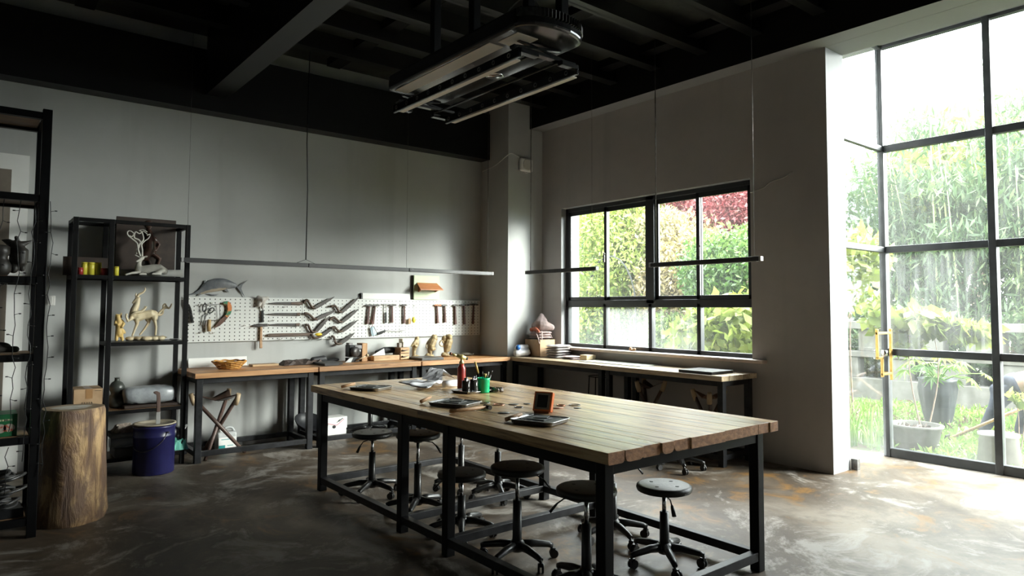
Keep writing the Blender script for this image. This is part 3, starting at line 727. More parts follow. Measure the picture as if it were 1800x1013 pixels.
for x, s in ((2.64, -1), (3.14, 1)):
    y0, y1 = 3.2, 4.80
    b = obj('airer_bar', MB().box(x - 0.012, y0, AZ - 0.03, x + 0.012, y1, AZ + 0.035), GLOSS, air, bevel=0.006)
    obj('light_strip', MB().box(x + 0.012, y0 + 0.07, AZ - 0.025, x + 0.06, y1 - 0.05, AZ - 0.015), STRIP, b, bevel=0.002)
    for yy in np.linspace(y0 + 0.1, y1 - 0.06, 10):
        hh = MB(); ring = [(x - 0.014, yy + 0.013 * math.cos(a), AZ + 0.003 + 0.013 * math.sin(a)) for a in np.linspace(0, 2 * PI, 13)]; hh.tube(ring, 0.0035, 5, False); obj('hanger_eyelet', hh, DULL, b)
    obj('inner_rod', MB().cyl((x - s * 0.14, y0, AZ + 0.03), (x - s * 0.14, y1, AZ + 0.03), 0.009, n=8), GLOSS, b)
    obj('outrigger', MB().box(min(x, x - s * 0.15), y0 - 0.01, AZ + 0.0, max(x, x - s * 0.15), y0 + 0.04, AZ + 0.03), GLOSS, b, bevel=0.004)
    obj('outrigger', MB().box(min(x, x - s * 0.15), y1 - 0.04, AZ + 0.0, max(x, x - s * 0.15), y1 + 0.01, AZ + 0.03), GLOSS, b, bevel=0.004)
for yy in (3.26, 4.72):
    cb = MB().bar((2.62, yy, AZ + 0.05), (3.16, yy, AZ + 0.05), 0.05, 0.022)
    cr = obj('cross_arm', cb, GLOSS, air, bevel=0.004)
    sc = MB(); 
    for s in (-1, 1):
        a = Vector((2.85 + s * 0.2, yy, AZ + 0.06)); b = Vector((2.85 - s * 0.17, yy + 0.012 * s, uz)); sc.bar(a, b, 0.014, 0.03, (0, 1, 0))
    obj('scissor_link', sc, GLOSS, air, bevel=0.002)
for x, yy in ((2.66, 4.22), (2.66, 3.72), (2.92, 3.45), (2.92, 3.12)): obj('drop_post', MB().box(x - 0.03, yy - 0.03, uz + 0.121, x + 0.03, yy + 0.03, DZ), STEEL, air, bevel=0.003)
mt = MB()
mt.box(2.63, 3.1, uz + 0.119, 2.69, 4.5, uz + 0.15); mt.box(2.89, 3.1, uz + 0.1195, 2.95, 4.5, uz + 0.1505)
obj('mounting_rail', mt, STEEL, air, bevel=0.003)
obj('cable', MB().tube(curve_pts([(2.75, 3.55, uz + 0.15), (2.8, 3.5, uz + 0.32), (2.86, 3.35, uz + 0.36), (2.93, 3.3, uz + 0.2), (2.9, 3.28, uz + 0.1)]), 0.005, 6), DULL, air)

# ------------------------------------------------------------------ black steel shelving
s1 = thing('shelving_unit', 'tall black steel shelving unit at far left with wooden boards', 'shelf', (-0.4, 5.67, 0))
sx0, sx1, sy0, sy1, sh = -1.2, 0.385, 5.46, 5.88, 2.82
for x in (sx0, sx1):
    for y in (sy0, sy1): obj('post', MB().box(x - 0.027, y - 0.027, 0, x + 0.027, y + 0.027, sh - 0.0005), STEEL, s1, bevel=0.003)
BOARD = wood('shelf_board', (0.3, 0.19, 0.1), (0.24, 0.14, 0.075), (0.13, 0.075, 0.04), 'x', 4, 0.5, False)
S1Z = [0.13, 0.655, 1.19, 1.70, 2.245, 2.80]
for z in S1Z:
    f = MB()
    f.box(sx0, sy0 - 0.022, z - 0.05, sx1, sy0 + 0.022, z - 0.004).box(sx0, sy1 - 0.022, z - 0.05, sx1, sy1 + 0.022, z - 0.004)
    for x in (sx0, sx1): f.box(x - 0.022, sy0, z - 0.0495, x + 0.022, sy1, z - 0.0045)
    fo = obj('shelf_frame', f, STEEL, s1, bevel=0.002)
    obj('board', MB().box(sx0 + 0.03, sy0 + 0.023, z - 0.03, sx1 - 0.03, sy1 - 0.023, z), BOARD, fo, bevel=0.002)
s2 = thing('shelving_unit', 'narrow two bay black steel shelf holding deer sculptures beside pegboard', 'shelf', (1.2, 7.28, 0))
bx0, bxm, bx1, by0, by1, bh = 0.742, 1.022, 1.668, 7.11, 7.47, 2.30
for x in (bx0, bxm, bx1):
    for y in (by0, by1): obj('post', MB().box(x - 0.02, y - 0.02, 0, x + 0.02, y + 0.02, bh - 0.0005), STEEL, s2, bevel=0.002)
def s2shelf(x0, x1, z, board=True):
    f = MB()
    for y in (by0, by1): f.box(x0, y - 0.018, z - 0.035, x1, y + 0.018, z - 0.0015)
    for x in sorted({x0, x1} | ({bxm} if x0 < bxm < x1 else set())): f.box(x - 0.018, by0, z - 0.0345, x + 0.018, by1, z - 0.002)
    fo = obj('shelf_frame', f, STEEL, s2, bevel=0.002)
    if board: obj('board', MB().box(x0 + 0.021, by0 - 0.012, z - 0.006, x1 - 0.021, by1 + 0.012, z), BLKB if z > 1 else BOARD, fo)
for a, b, z, q in ((bx0, bx1, bh, False), (bx0, bx1, 1.785, True), (bxm, bx1, 1.175, True), (bx0, bx1, 0.555, True), (bx0, bx1, 0.125, True)): s2shelf(a, b, z, q)

# --- things on the narrow shelf
Y2 = 7.25
def sp(pts, y=Y2): return [PY(p[0], p[1], y + (p[2] if len(p) > 2 else 0)) for p in pts]
PALE = mat('pale_resin', (0.62, 0.6, 0.54), 0.4, col2=(0.52, 0.5, 0.45), scale=12)
IVORY = mat('ivory_resin', (0.72, 0.62, 0.42), 0.45, col2=(0.6, 0.48, 0.3), scale=12)
YRES = mat('yellow_resin', (0.72, 0.52, 0.2), 0.45, col2=(0.6, 0.4, 0.13), scale=20)
dz = 0.0
deer = thing('deer_sculpture', 'white reclining deer sculpture with curling antlers on shelf', 'sculpture', PY(255, 483, Y2))
u = sp([(242, 474), (256, 474), (268, 473), (280, 473), (289, 477)])
strokes = [(u, [0.03, 0.042, 0.045, 0.048, 0.034]),
           (sp([(244, 473), (243, 467), (245, 460), (248, 455)]), [0.036, 0.027, 0.02, 0.018]),
           (sp([(250, 454), (246, 457, -0.02), (240, 460, -0.05)]), [0.019, 0.015, 0.009]),
           (sp([(244, 479, -0.03), (232, 480, -0.05), (221, 483, -0.05)]), [0.016, 0.012, 0.009]),
           (sp([(250, 481, -0.05), (244, 482, -0.06), (256, 482, -0.06)]), [0.014, 0.011, 0.011]),
           (sp([(284, 476, -0.03), (276, 480, -0.05), (266, 481.5, -0.06), (282, 482, -0.06)]), [0.03, 0.02, 0.012, 0.012]),
           (sp([(252, 452), (258, 451, -0.01)]), [0.007, 0.009]), (sp([(244, 452), (238, 449, 0.01)]), [0.007, 0.008])]
sculpt('body', strokes, PALE, deer, 0.0045, 4)
an = MB()
for pl in ([(247, 451), (243, 440), (241, 428), (232, 420), (225, 414), (224, 408), (229, 406), (235, 411), (232, 416), (227, 414)],
           [(250, 451), (250, 440), (249, 430), (254, 424), (261, 419), (264, 412), (258, 414)],
           [(249, 430), (244, 422), (236, 418), (238, 408), (245, 411), (252, 407), (259, 412)],
           [(243, 437), (246, 428), (252, 421), (249, 408), (244, 406), (251, 404), (259, 408)], [(240, 447, .01), (239, 441, .02), (241, 437, .02)]):
    pp = curve_pts(sp(pl), 5); an.tube(pp, lerp_list([0.0085, 0.0065, 0.004], len(pp)), 7)
obj('antlers', an, PALE, deer)
roll = obj('paper_roll', MB().cyl(PY(207, 477, 7.375), PY(321, 478, 7.375), 0.035, n=16), mat('grey_paper', (0.42, 0.42, 0.4), 0.7)); roll.location.z = 1.787
tag(roll, 'grey rolled tube lying behind reclining deer on shelf', 'roll')
YEL = mat('yellow_jar', (0.62, 0.56, 0.06), 0.35, col2=(0.55, 0.48, 0.05)); RED = mat('red_jar', (0.32, 0.03, 0.03), 0.35, col2=(0.25, 0.02, 0.02))
for px, w, top, m, lab in ((148, 10, 461, YEL, 'leftmost of the tall yellow jars on left bay of shelf'), (160, 12, 461, YEL, 'middle yellow jar in row on left bay of shelf'),
                           (172, 11, 461, YEL, 'yellow jar third in row on left bay of shelf'), (204, 9, 467, YEL, 'yellow jar right of shelf middle post beside reclining deer'),
                           (141, 9, 471, RED, 'short red jar before leftmost yellow jar'), (183, 12, 471, RED, 'short red jar right of the yellow jars')):
    yy = 7.2 if m is YEL else 7.155; q = PY(px, 480, yy); r = w / 2 / 195; h = (PY(px, top, yy) - PY(px, 483.5, yy)).z
    j = tag(obj('jar', MB().lathe([(0, 0), (r, 0), (r, h * 0.82), (r * 0.9, h * 0.86), (0, h * 0.86)], (q.x, yy, 1.786), 18), m), lab, 'jar', 'coloured jars on the upper shelf')
    obj('lid', MB().lathe([(0, h * 0.86), (r * 0.96, h * 0.86), (r * 0.96, h), (0, h)], (q.x, yy, 1.786), 18), m, j)
q0, q1 = PY(108, 447, 7.44), PY(194, 482, 7.44)
tag(obj('wooden_slab', MB().obox(((q0.x + q1.x) / 2 + 0.01, 7.40, 1.786 + 0.088), (q1.x - q0.x, 0.012, 0.175), (-0.1, 0, 0)), DARKW, bevel=0.002), 'low dark wooden panel behind the yellow jars', 'panel')
pt = thing('relief_panel', 'dark carved relief panel leaning behind reclining deer', 'panel', (1.36, 7.42, 1.786))
q0, q1 = PY(205, 380, 7.42), PY(307, 480, 7.42)
obj('panel', MB().box(q0.x, 7.418, 1.786, q1.x, 7.44, q0.z), DARKW, pt, bevel=0.003)
REL = mat('reddish_dark_wood', (0.085, 0.04, 0.028), 0.35, col2=(0.05, 0.025, 0.018), scale=20)
sculpt('carved_figure', [(sp([(262, 408), (264, 425), (263, 440), (255, 452)], 7.412), [0.03, 0.05, 0.05, 0.04]), (sp([(272, 420), (280, 430), (274, 441), (266, 442)], 7.41), [0.018, 0.015, 0.013, 0.012]),
                         (sp([(257, 420), (252, 432), (258, 441)], 7.41), [0.016, 0.013, 0.012]), (sp([(258, 447), (260, 455), (264, 466)], 7.41), [0.025, 0.02, 0.015]), (sp([(268, 446), (281, 455), (276, 468)], 7.41), [0.025, 0.02, 0.014])],
       REL, pt, 0.006, 3, balls=[(PY(262, 397, 7.41), (0.028, 0.02, 0.034)), (PY(262, 391, 7.412), (0.036, 0.016, 0.02))])
# leaping deer on its cloud base
Y3 = 7.25
def z5(pts, y=Y3): return [PY(180 + p[0] / 4.05, 370 + p[1] / 4.05, y + (p[2] if len(p) > 2 else 0)) for p in pts]
d2 = thing('deer_sculpture', 'ivory leaping deer sculpture on cloud base on middle shelf', 'sculpture', PY(260, 600, Y3))
sculpt('body', [(z5([(215, 755), (250, 758), (300, 745), (345, 738), (370, 752)]), [0.036, 0.05, 0.042, 0.046, 0.036]),
                (z5([(222, 745), (228, 705), (245, 668), (252, 640)]), [0.042, 0.034, 0.027, 0.022]),
                (z5([(254, 632), (238, 640), (216, 658)]), [0.021, 0.018, 0.009]), (z5([(248, 628), (238, 622)]), [0.006, 0.008]), (z5([(258, 628), (266, 622, .02)]), [0.006, 0.008]),
                (z5([(243, 772, -.02), (246, 810, -.02), (230, 850, -.02), (214, 892, -.02)]), [0.026, 0.015, 0.011, 0.01]),
                (z5([(326, 775, .02), (330, 800, .02), (300, 845, .02), (268, 884, .02)]), [0.028, 0.014, 0.011, 0.01]),
                (z5([(370, 765, -.02), (374, 790, -.02), (382, 830, -.02), (378, 886, -.02)]), [0.032, 0.015, 0.012, 0.01]),
                (z5([(205, 770, -.03), (180, 790, -.04), (168, 755, -.04), (172, 742, -.04)]), [0.02, 0.012, 0.01, 0.012])], IVORY, d2, 0.0045, 4)
def strands(name, ls):
    m_ = MB()
    for pl, r in ls:
        pp = curve_pts(z5(pl), 5); m_.tube(pp, lerp_list(r, len(pp)), 8)
    obj(name, m_, IVORY, d2)
strands('horn', [([(246, 618), (262, 598), (288, 585), (304, 565), (302, 548)], [0.013, 0.011, 0.009, 0.007, 0.003])])
strands('horn', [([(241, 618), (238, 602), (241, 588)], [0.008, 0.006, 0.003])])
strands('ribbon', [([(200, 748, -.04), (235, 728, -.055), (270, 722, -.05), (295, 708, -.05), (315, 685, -.04)], [0.01, 0.013, 0.013, 0.01, 0.006]), ([(280, 715, -.05), (300, 695, -.04), (304, 682, -.03)], [0.009, 0.008, 0.005])])
strands('tail', [([(350, 722), (375, 722), (400, 745), (425, 738), (432, 712), (420, 706)], [0.015, 0.012, 0.011, 0.011, 0.009, 0.006]), ([(395, 738), (430, 705), (452, 690), (478, 695), (495, 664)], [0.01, 0.011, 0.013, 0.009, 0.006]), ([(440, 700), (434, 680), (446, 668), (456, 680)], [0.012, 0.01, 0.008, 0.006])])
mbb = []
rr = random.Random(5)
for k_ in range(11):
    p = z5([(195 + k_ * 22, 902 + rr.uniform(-6, 4), rr.uniform(-.04, .04))])[0]; p.z = 1.176 + 0.022; mbb.append((p, (0.042, 0.045, 0.022)))
pz = z5([(430, 905), (458, 898)])
for p in pz: p.z = 1.205
sculpt('cloud_base', [(pz, [0.02, 0.006])], IVORY, d2, 0.006, 2, balls=mbb)
fg = thing('figurine', 'yellow standing warrior figurine left of leaping deer', 'figurine', z5([(122, 922)])[0])
sculpt('body', [(z5([(118, 880), (118, 840), (120, 800), (114, 770)]), [0.034, 0.03, 0.03, 0.024]), (z5([(108, 870, -.01), (100, 900, -.01), (100, 920, -.02)]), [0.018, 0.014, 0.016]), (z5([(135, 870), (138, 900), (142, 920, -.02)]), [0.018, 0.014, 0.016]),
                (z5([(98, 790), (92, 815, -.02), (110, 812, -.04)]), [0.016, 0.013, 0.012]), (z5([(138, 788), (152, 808, -.02), (140, 830, -.03)]), [0.016, 0.014, 0.012]), (z5([(145, 850, .02), (156, 870, .02)]), [0.012, 0.014])],
       YRES, fg, 0.0045, 2, balls=[(z5([(112, 757)])[0], (0.022, 0.02, 0.024))])
obj('headdress', MB().bar(z5([(96, 742)])[0], z5([(135, 746)])[0], 0.02, 0.012).bar(z5([(96, 745)])[0], z5([(96, 775)])[0], 0.012, 0.008).bar(z5([(134, 730)])[0], z5([(134, 765)])[0], 0.01, 0.008), YRES, fg, bevel=0.003)
dsh = obj('small_dish', MB().lathe([(0, 0.0), (0.03, 0.0), (0.055, 0.016), (0.05, 0.017), (0.027, 0.005), (0, 0.005)], (1.60, 7.2, 1.176), 20, squash=0.6), WHITE); tag(dsh, 'small white dish at right end of middle shelf', 'dish')

# lower boards of the narrow shelf
cb = thing('cardboard_box', 'taped brown cardboard box behind tree stump', 'box', (0.885, 7.2, 0.556))
o = obj('carton', MB().box(0.77, 7.10, 0.557, 0.996, 7.40, 0.765), CARD, cb, bevel=0.004)
obj('tape', MB().box(0.86, 7.0985, 0.68, 0.915, 7.4, 0.7665), mat('brown_tape', (0.36, 0.2, 0.09), 0.3), cb)
pr = MB(); rr = random.Random(2)
for ln, zz, x0, n, s in ((0, 0.635, 0.83, 5, 0.016), (1, 0.61, 0.83, 6, 0.014), (2, 0.745, 0.93, 8, 0.006)):
    for i in range(n):
        xx = x0 + i * s * 1.15
        for st in range(3): pr.box(xx + rr.uniform(0, s * 0.2), 7.0975, zz + st * s * 0.33, xx + s * rr.uniform(0.6, 1), 7.0995, zz + st * s * 0.33 + s * 0.14)
        pr.box(xx + s * 0.4, 7.0975, zz, xx + s * 0.55, 7.0995, zz + s)
obj('printed_characters', pr, INK, cb)
gd = obj('gourd_vase', MB().lathe([(0, 0), (0.045, 0), (0.075, 0.03), (0.083, 0.07), (0.07, 0.105), (0.048, 0.125), (0.05, 0.145), (0.066, 0.175), (0.066, 0.2), (0.045, 0.235), (0.022, 0.25), (0.02, 0.275), (0.026, 0.28), (0, 0.275)], (PY(208, 700, 7.3).x - 0.015, 7.3, 0.556), 24), mat('dark_green_glaze', (0.055, 0.06, 0.052), 0.35, col2=(0.03, 0.033, 0.03)))
tag(gd, 'dark gourd shaped vase on lower shelf', 'vase')
# grey plastic wrapped bale on a wooden tray
GREYP = mat('grey_plastic_wrap', (0.32, 0.34, 0.36), 0.3, col2=(0.22, 0.235, 0.25), scale=14, bmp=0.5)
tr = obj('wooden_tray', MB().box(1.17, 7.12, 0.556, 1.62, 7.42, 0.585), DARKW, bevel=0.006); tag(tr, 'dark wooden tray under grey plastic bale on shelf', 'tray')
rows = []; rr = random.Random(8)
wb = MB(); nseg = 15
for i in range(nseg):
    u = i / (nseg - 1); sc_ = (1 - 0.25 * abs(2 * u - 1) ** 4); row = []
    for j in range(20):
        t = 2 * PI * j / 20; cx = math.copysign(abs(math.cos(t)) ** 0.5, math.cos(t)); sx = math.copysign(abs(math.sin(t)) ** 0.5, math.sin(t))
        row.append((1.175 + 0.435 * u + rr.uniform(-.006, .006), 7.26 + 0.135 * cx * sc_ + rr.uniform(-.007, .007), 0.667 + 0.08 * sx * sc_ + rr.uniform(-.006, .006)))
    rows.append(row)
vs = [p for r in rows for p in r]
wb.add(vs, [(i * 20 + j, i * 20 + (j + 1) % 20, (i + 1) * 20 + (j + 1) % 20, (i + 1) * 20 + j) for i in range(nseg - 1) for j in range(20)] + [tuple(range(20))[::-1], tuple(range((nseg - 1) * 20, nseg * 20))], True)
tag(obj('wrapped_bale', wb, [GREYP], bevel=0), 'bale wrapped in crinkled grey plastic on lower shelf', 'package')
# bottom board
def crumple(x0, x1, y0, y1, z, h, seed, nx=9, ny=7):
    r = random.Random(seed); rows = []
    for i in range(nx):
        row = []
        for j in range(ny):
            e = min(i, nx - 1 - i, j, ny - 1 - j); row.append((x0 + (x1 - x0) * i / (nx - 1) + r.uniform(-.01, .01), y0 + (y1 - y0) * j / (ny - 1) + r.uniform(-.01, .01), z + (0 if e == 0 else r.uniform(0.3, 1) * h)))
        rows.append(row)
    return MB().sheet(rows, False)
GREYB = mat('grey_folded_cloth', (0.3, 0.31, 0.33), 0.7, col2=(0.2, 0.2, 0.21))
tag(obj('tool_case', MB().box(1.10, 7.08, 0.127, 1.38, 7.36, 0.21), mat('grey_tool_case', (0.1, 0.1, 0.1), 0.5), bevel=0.01), 'grey flat tool case on bottom shelf left of blue bucket', 'case')
rl_ = obj('plastic_roll', MB().cyl((1.07, 7.16, 0.2575), (1.40, 7.18, 0.2575), 0.045, n=16), mat('pale_blue_plastic', (0.42, 0.46, 0.5), 0.3, col2=(0.33, 0.36, 0.4))); tag(rl_, 'pale grey plastic roll on tool case left of blue bucket', 'roll')
tag(obj('folded_cloth', MB().box(1.06, 7.085, 0.304, 1.42, 7.34, 0.345), GREYB, bevel=0.015, seg=3), 'folded grey cloth under crumpled rags left of blue bucket', 'cloth')
tag(obj('crumpled_rags', crumple(1.09, 1.40, 7.10, 7.32, 0.347, 0.07, 4), mat('beige_rags', (0.42, 0.36, 0.3), 0.8, col2=(0.16, 0.12, 0.1), scale=16), solid=0.004), 'crumpled beige and brown rags on bottom shelf pile', 'rags')
bg = thing('plastic_bag', 'white and mint plastic bag behind blue bucket on bottom shelf', 'bag', (1.58, 7.2, 0.127))
sculpt('bag_body', [([(1.53, 7.2, 0.212), (1.63, 7.2, 0.225)], 0.075), ([(1.56, 7.16, 0.3), (1.66, 7.18, 0.31)], [0.06, 0.04]), ([(1.53, 7.2, 0.33), (1.49, 7.16, 0.41)], [0.035, 0.012]), ([(1.66, 7.2, 0.3), (1.72, 7.17, 0.35)], [0.04, 0.012])],
       mat('white_bag_film', (0.62, 0.62, 0.6), 0.3, col2=(0.3, 0.3, 0.3), scale=7, contrast=(0.42, 0.5)), bg, 0.008, 2)
obj('mint_band', crumple(1.50, 1.72, 7.08, 7.13, 0.135, 0.12, 9), mat('mint_film', (0.2, 0.62, 0.5), 0.35), bg, solid=0.004)

# --- things on the far-left shelf
BRZ = mat('dark_bronze', (0.045, 0.04, 0.035), 0.45, col2=(0.028, 0.025, 0.022), scale=20)
Y1 = 5.62
ox = thing('bronze_ox', 'dark bronze ox figure with spread horns on far left shelf', 'sculpture', (0.17, Y1, 1.701))
def q1p(pts, y=Y1): return [PY(p[0] / 3.896, 260 + p[1] / 3.896, y + (p[2] if len(p) > 2 else 0)) for p in pts]
sculpt('body', [(q1p([(100, 690), (130, 720), (135, 770)]), [0.05, 0.06, 0.05]), (q1p([(95, 760), (92, 830)]), [0.03, 0.03]), (q1p([(150, 770), (152, 832)]), [0.024, 0.018]), (q1p([(90, 665), (50, 640), (14, 632)]), [0.03, 0.02, 0.006]), (q1p([(120, 665), (170, 655), (218, 638)]), [0.026, 0.018, 0.005]), (q1p([(115, 660), (118, 625), (112, 615)]), [0.02, 0.012, 0.014])], BRZ, ox, 0.006, 3)
tag(obj('round_pot', MB().lathe([(0, 0), (0.04, 0), (0.06, 0.03), (0.062, 0.07), (0.045, 0.1), (0.035, 0.12), (0.05, 0.14), (0.05, 0.19), (0.03, 0.2), (0, 0.2)], (PY(10, 475, 5.54).x - 0.03, 5.54, 1.701), 20), BRZ), 'dark double bellied pot beside bronze ox on far left shelf', 'pot')
tag(sculpt('felt_hat', [([(0.13, 5.55, 1.22), (0.27, 5.56, 1.216)], 0.022)], mat('dark_felt', (0.05, 0.045, 0.04), 0.8), None, 0.006, 3, balls=[((0.19, 5.6, 1.229), (0.06, 0.055, 0.035))]), 'small dark felt hat on far left shelf above green carton', 'hat')
gc = thing('green_carton', 'green printed carton on far left shelf', 'carton', (0.05, 5.62, 0.656))
GRN = mat('green_carton_card', (0.012, 0.13, 0.045), 0.45, col2=(0.01, 0.1, 0.035))
obj('carton', MB().box(-0.2, 5.5, 0.656, 0.292, 5.72, 0.8), GRN, gc, bevel=0.003)
pm = MB()
for cx_, cz_, r in ((0.20, 0.71, 0.03), (0.25, 0.712, 0.026), (0.15, 0.705, 0.03)): pm.add([(cx_, 5.4985, cz_)] + [(cx_ + r * 1.2 * math.cos(t), 5.4985, cz_ + r * math.sin(t)) for t in np.linspace(0, 2 * PI, 17)], [(0, i + 1, i) for i in range(1, 17)])
obj('printed_picture', pm, mat('printed_red_white', (0.42, 0.36, 0.3), 0.5, col2=(0.35, 0.06, 0.03), scale=45, contrast=(0.45, 0.52)), gc)
pm = MB()
for i in range(12): pm.box(0.10 + i * 0.014, 5.498, 0.757, 0.11 + i * 0.014, 5.4995, 0.768)
obj('printed_text', pm, mat('printed_yellow', (0.5, 0.5, 0.3), 0.5), gc)
# coils of cable in the bottom
CAB = mat('grey_cable', (0.07, 0.07, 0.07), 0.4, col2=(0.035, 0.035, 0.035))
tag(obj('dark_tray', MB().box(-0.8, 5.49, 0.131, 0.345, 5.85, 0.15).box(-0.8, 5.488, 0.131, 0.345, 5.5, 0.19), STEEL_W, bevel=0.003), 'dark low tray under cable coils on far left shelf', 'tray')
rr = random.Random(12)
for i, (lab, zz) in enumerate((('lowest coil of grey cable on far left bottom shelf', 0.2), ('middle coil of grey cable on far left bottom shelf', 0.285), ('topmost coil of grey cable on far left bottom shelf', 0.37))):
    m = MB()
    for k_ in range(5):
        cx_, rx, ry, z_ = 0.08 + rr.uniform(-.04, .04), 0.24 + rr.uniform(-.04, .02), 0.135 + rr.uniform(-.03, .01), zz + rr.uniform(-.02, .02)
        m.tube([(cx_ + rx * math.cos(t), 5.67 + ry * math.sin(t), z_ + 0.012 * math.sin(3 * t + k_)) for t in np.linspace(0, 2 * PI, 29)], 0.0085, 6, False)
    tag(obj('cable_coil', m, CAB), lab, 'cable', 'cable coils on the far left shelf')
# string of fairy lights wound on the shelf
m = MB(); rr = random.Random(21)
for x, y, z0, z1 in ((0.16, 5.43, 0.72, 2.19), (0.255, 5.43, 0.7, 2.19), (0.33, 5.43, 0.5, 2.19), (0.428, 5.43, 0.4, 2.2), (0.24, 5.43, 0.3, 0.6)):
    pts = [(x + rr.uniform(-.012, .012), y + rr.uniform(-.006, .004) - 0.01, z) for z in np.linspace(z0, z1, int((z1 - z0) / 0.07) + 2)]; m.tube(pts, 0.0025, 5)
    for p in pts[1:-1:2]:
        s = rr.choice((-1, 1)); a = (p[0] + s * 0.022, p[1] - 0.005, p[2] + rr.uniform(-.01, .012)); m.tube([p, a], 0.0018, 4); m.tube([a, (a[0] + s * 0.014, a[1], a[2])], 0.004, 5)
tag(obj('fairy_lights', m, PLASTIC), 'string of unlit fairy lights draped down far left shelf posts', 'string lights')

# ------------------------------------------------------------------ stump and paint bucket
BARK = None
def bark():
    m, nt, N, L, out = _new('stripped_trunk')
    p = N.new('ShaderNodeBsdfPrincipled'); L.new(p.outputs[0], out.inputs[0]); p.inputs['Roughness'].default_value = 0.6
    v = coords(N, L, (5, 5, 1.1)); n = noise(N, L, v, 2.2, 8, 0.65, 0.6); n2 = noise(N, L, coords(N, L, (2, 2, 1.4)), 1.5, 5, 0.6, 1.2)
    col = ramp(N, L, n, [(0.32, (0.06, 0.035, 0.022)), (0.48, (0.21, 0.12, 0.06)), (0.6, (0.46, 0.3, 0.145))])
    col = mixc(N, L, ramp(N, L, n2, [(0.42, (0.85, 0.85, 0.85)), (0.52, (0, 0, 0))]), col, (0.13, 0.075, 0.05))
    L.new(col, p.inputs['Base Color']); L.new(bump(N, L, n, 1.0, 0.035), p.inputs['Normal']); return m
st = thing('tree_stump', 'tall stripped tree trunk section standing as stool by left shelf', 'stump', (0.625, 5.745, 0))
mb = MB(); rr = random.Random(4); nn = 40
rings = [(0.235, 0.0), (0.245, 0.04), (0.232, 0.15), (0.222, 0.35), (0.215, 0.55), (0.207, 0.76), (0.2, 0.782)]
vs = []
for r, z in rings:
    for j in range(nn):
        t = 2 * PI * j / nn; w = 1 + 0.035 * math.sin(3 * t + 0.7) + 0.02 * math.sin(7 * t + z * 3) + 0.012 * math.sin(13 * t + z * 7)
        vs.append((0.625 + 0.94 * r * w * math.cos(t), 5.745 + 0.94 * r * w * math.sin(t), z))
mb.add(vs, [(i * nn + j, i * nn + (j + 1) % nn, (i + 1) * nn + (j + 1) % nn, (i + 1) * nn + j) for i in range(len(rings) - 1) for j in range(nn)], True)
mb.add([vs[j] for j in range(nn)], [tuple(range(nn))[::-1]])
obj('trunk', mb, bark(), st)
mb = MB(); mb.add([Vector(p) for p in vs[-nn:]], [tuple(range(nn))]); 
obj('cut_face', mb, mat('cut_wood_face', (0.36, 0.27, 0.17), 0.6, col2=(0.2, 0.14, 0.09), scale=9), st, solid=0.002)
mb = MB(); mb.add([(0.615, 5.735, 0.7845)] + [(0.615 + 0.12 * (1 + 0.15 * math.sin(3 * t)) * math.cos(t), 5.735 + 0.11 * math.sin(t), 0.7845) for t in np.linspace(0, 2 * PI, 25)], [(0, i, i + 1) for i in range(1, 25)])
obj('worn_patch', mb, mat('pale_worn_patch', (0.62, 0.6, 0.55), 0.6, col2=(0.4, 0.36, 0.3), scale=14), st)
bk = thing('paint_bucket', 'dark blue metal paint bucket with wire handle before shelf', 'bucket', (1.40, 6.98, 0)); bk.location = (1.385, 6.9, 0)
BLUE = mat('dark_blue_enamel', (0.022, 0.022, 0.105), 0.3, col2=(0.014, 0.014, 0.07), scale=5, bmp=0.02)
R_ = 0.17
obj('body', MB().lathe([(0, 0.002), (R_ - 0.006, 0.0), (R_, 0.008), (R_, 0.33), (R_ + 0.006, 0.336), (R_, 0.342), (R_, 0.405), (R_ + 0.006, 0.411), (R_ + 0.004, 0.43), (R_ - 0.004, 0.43), (R_ - 0.006, 0.02), (0, 0.02)], n=40), BLUE, bk, local=True)
obj('lid', MB().lathe([(0, 0.425), (R_ - 0.012, 0.425), (R_ - 0.006, 0.436), (R_ + 0.008, 0.436), (R_ + 0.008, 0.446), (R_ - 0.012, 0.446), (R_ - 0.022, 0.436), (0, 0.436)], n=40), mat('cream_lid', (0.5, 0.45, 0.35), 0.45, col2=(0.34, 0.28, 0.2), scale=12), bk, local=True)
hd = MB().tube(curve_pts([(0.075, -0.158, 0.375), (0.03, -0.178, 0.30), (-0.05, -0.178, 0.24), (-0.13, -0.13, 0.215), (-0.178, -0.04, 0.26), (-0.1, 0.145, 0.375)], 5), 0.003, 6)
hd.lathe([(0, 0), (0.014, 0), (0.014, 0.008), (0, 0.01)], (0.075, -0.172, 0.37), 12)
obj('wire_handle', hd, DULL, bk, local=True)
tl = thing('hand_tool', 'wood and steel hand tool standing upright on blue bucket lid', 'tool', (1.40, 6.86, 0.4365))
obj('blade', MB().box(1.385, 6.856, 0.4365, 1.42, 6.864, 0.545), mat('pale_steel', (0.6, 0.6, 0.58), 0.35, 0.6), tl, bevel=0.002)
obj('handle', MB().prism([(1.388, 6.85, 0.545), (1.417, 6.85, 0.545), (1.418, 6.85, 0.66), (1.412, 6.85, 0.72), (1.385, 6.85, 0.735), (1.36, 6.85, 0.73), (1.36, 6.85, 0.715), (1.385, 6.85, 0.70), (1.387, 6.85, 0.66)], (0, 0.022, 0)), LEGW, tl, bevel=0.003)
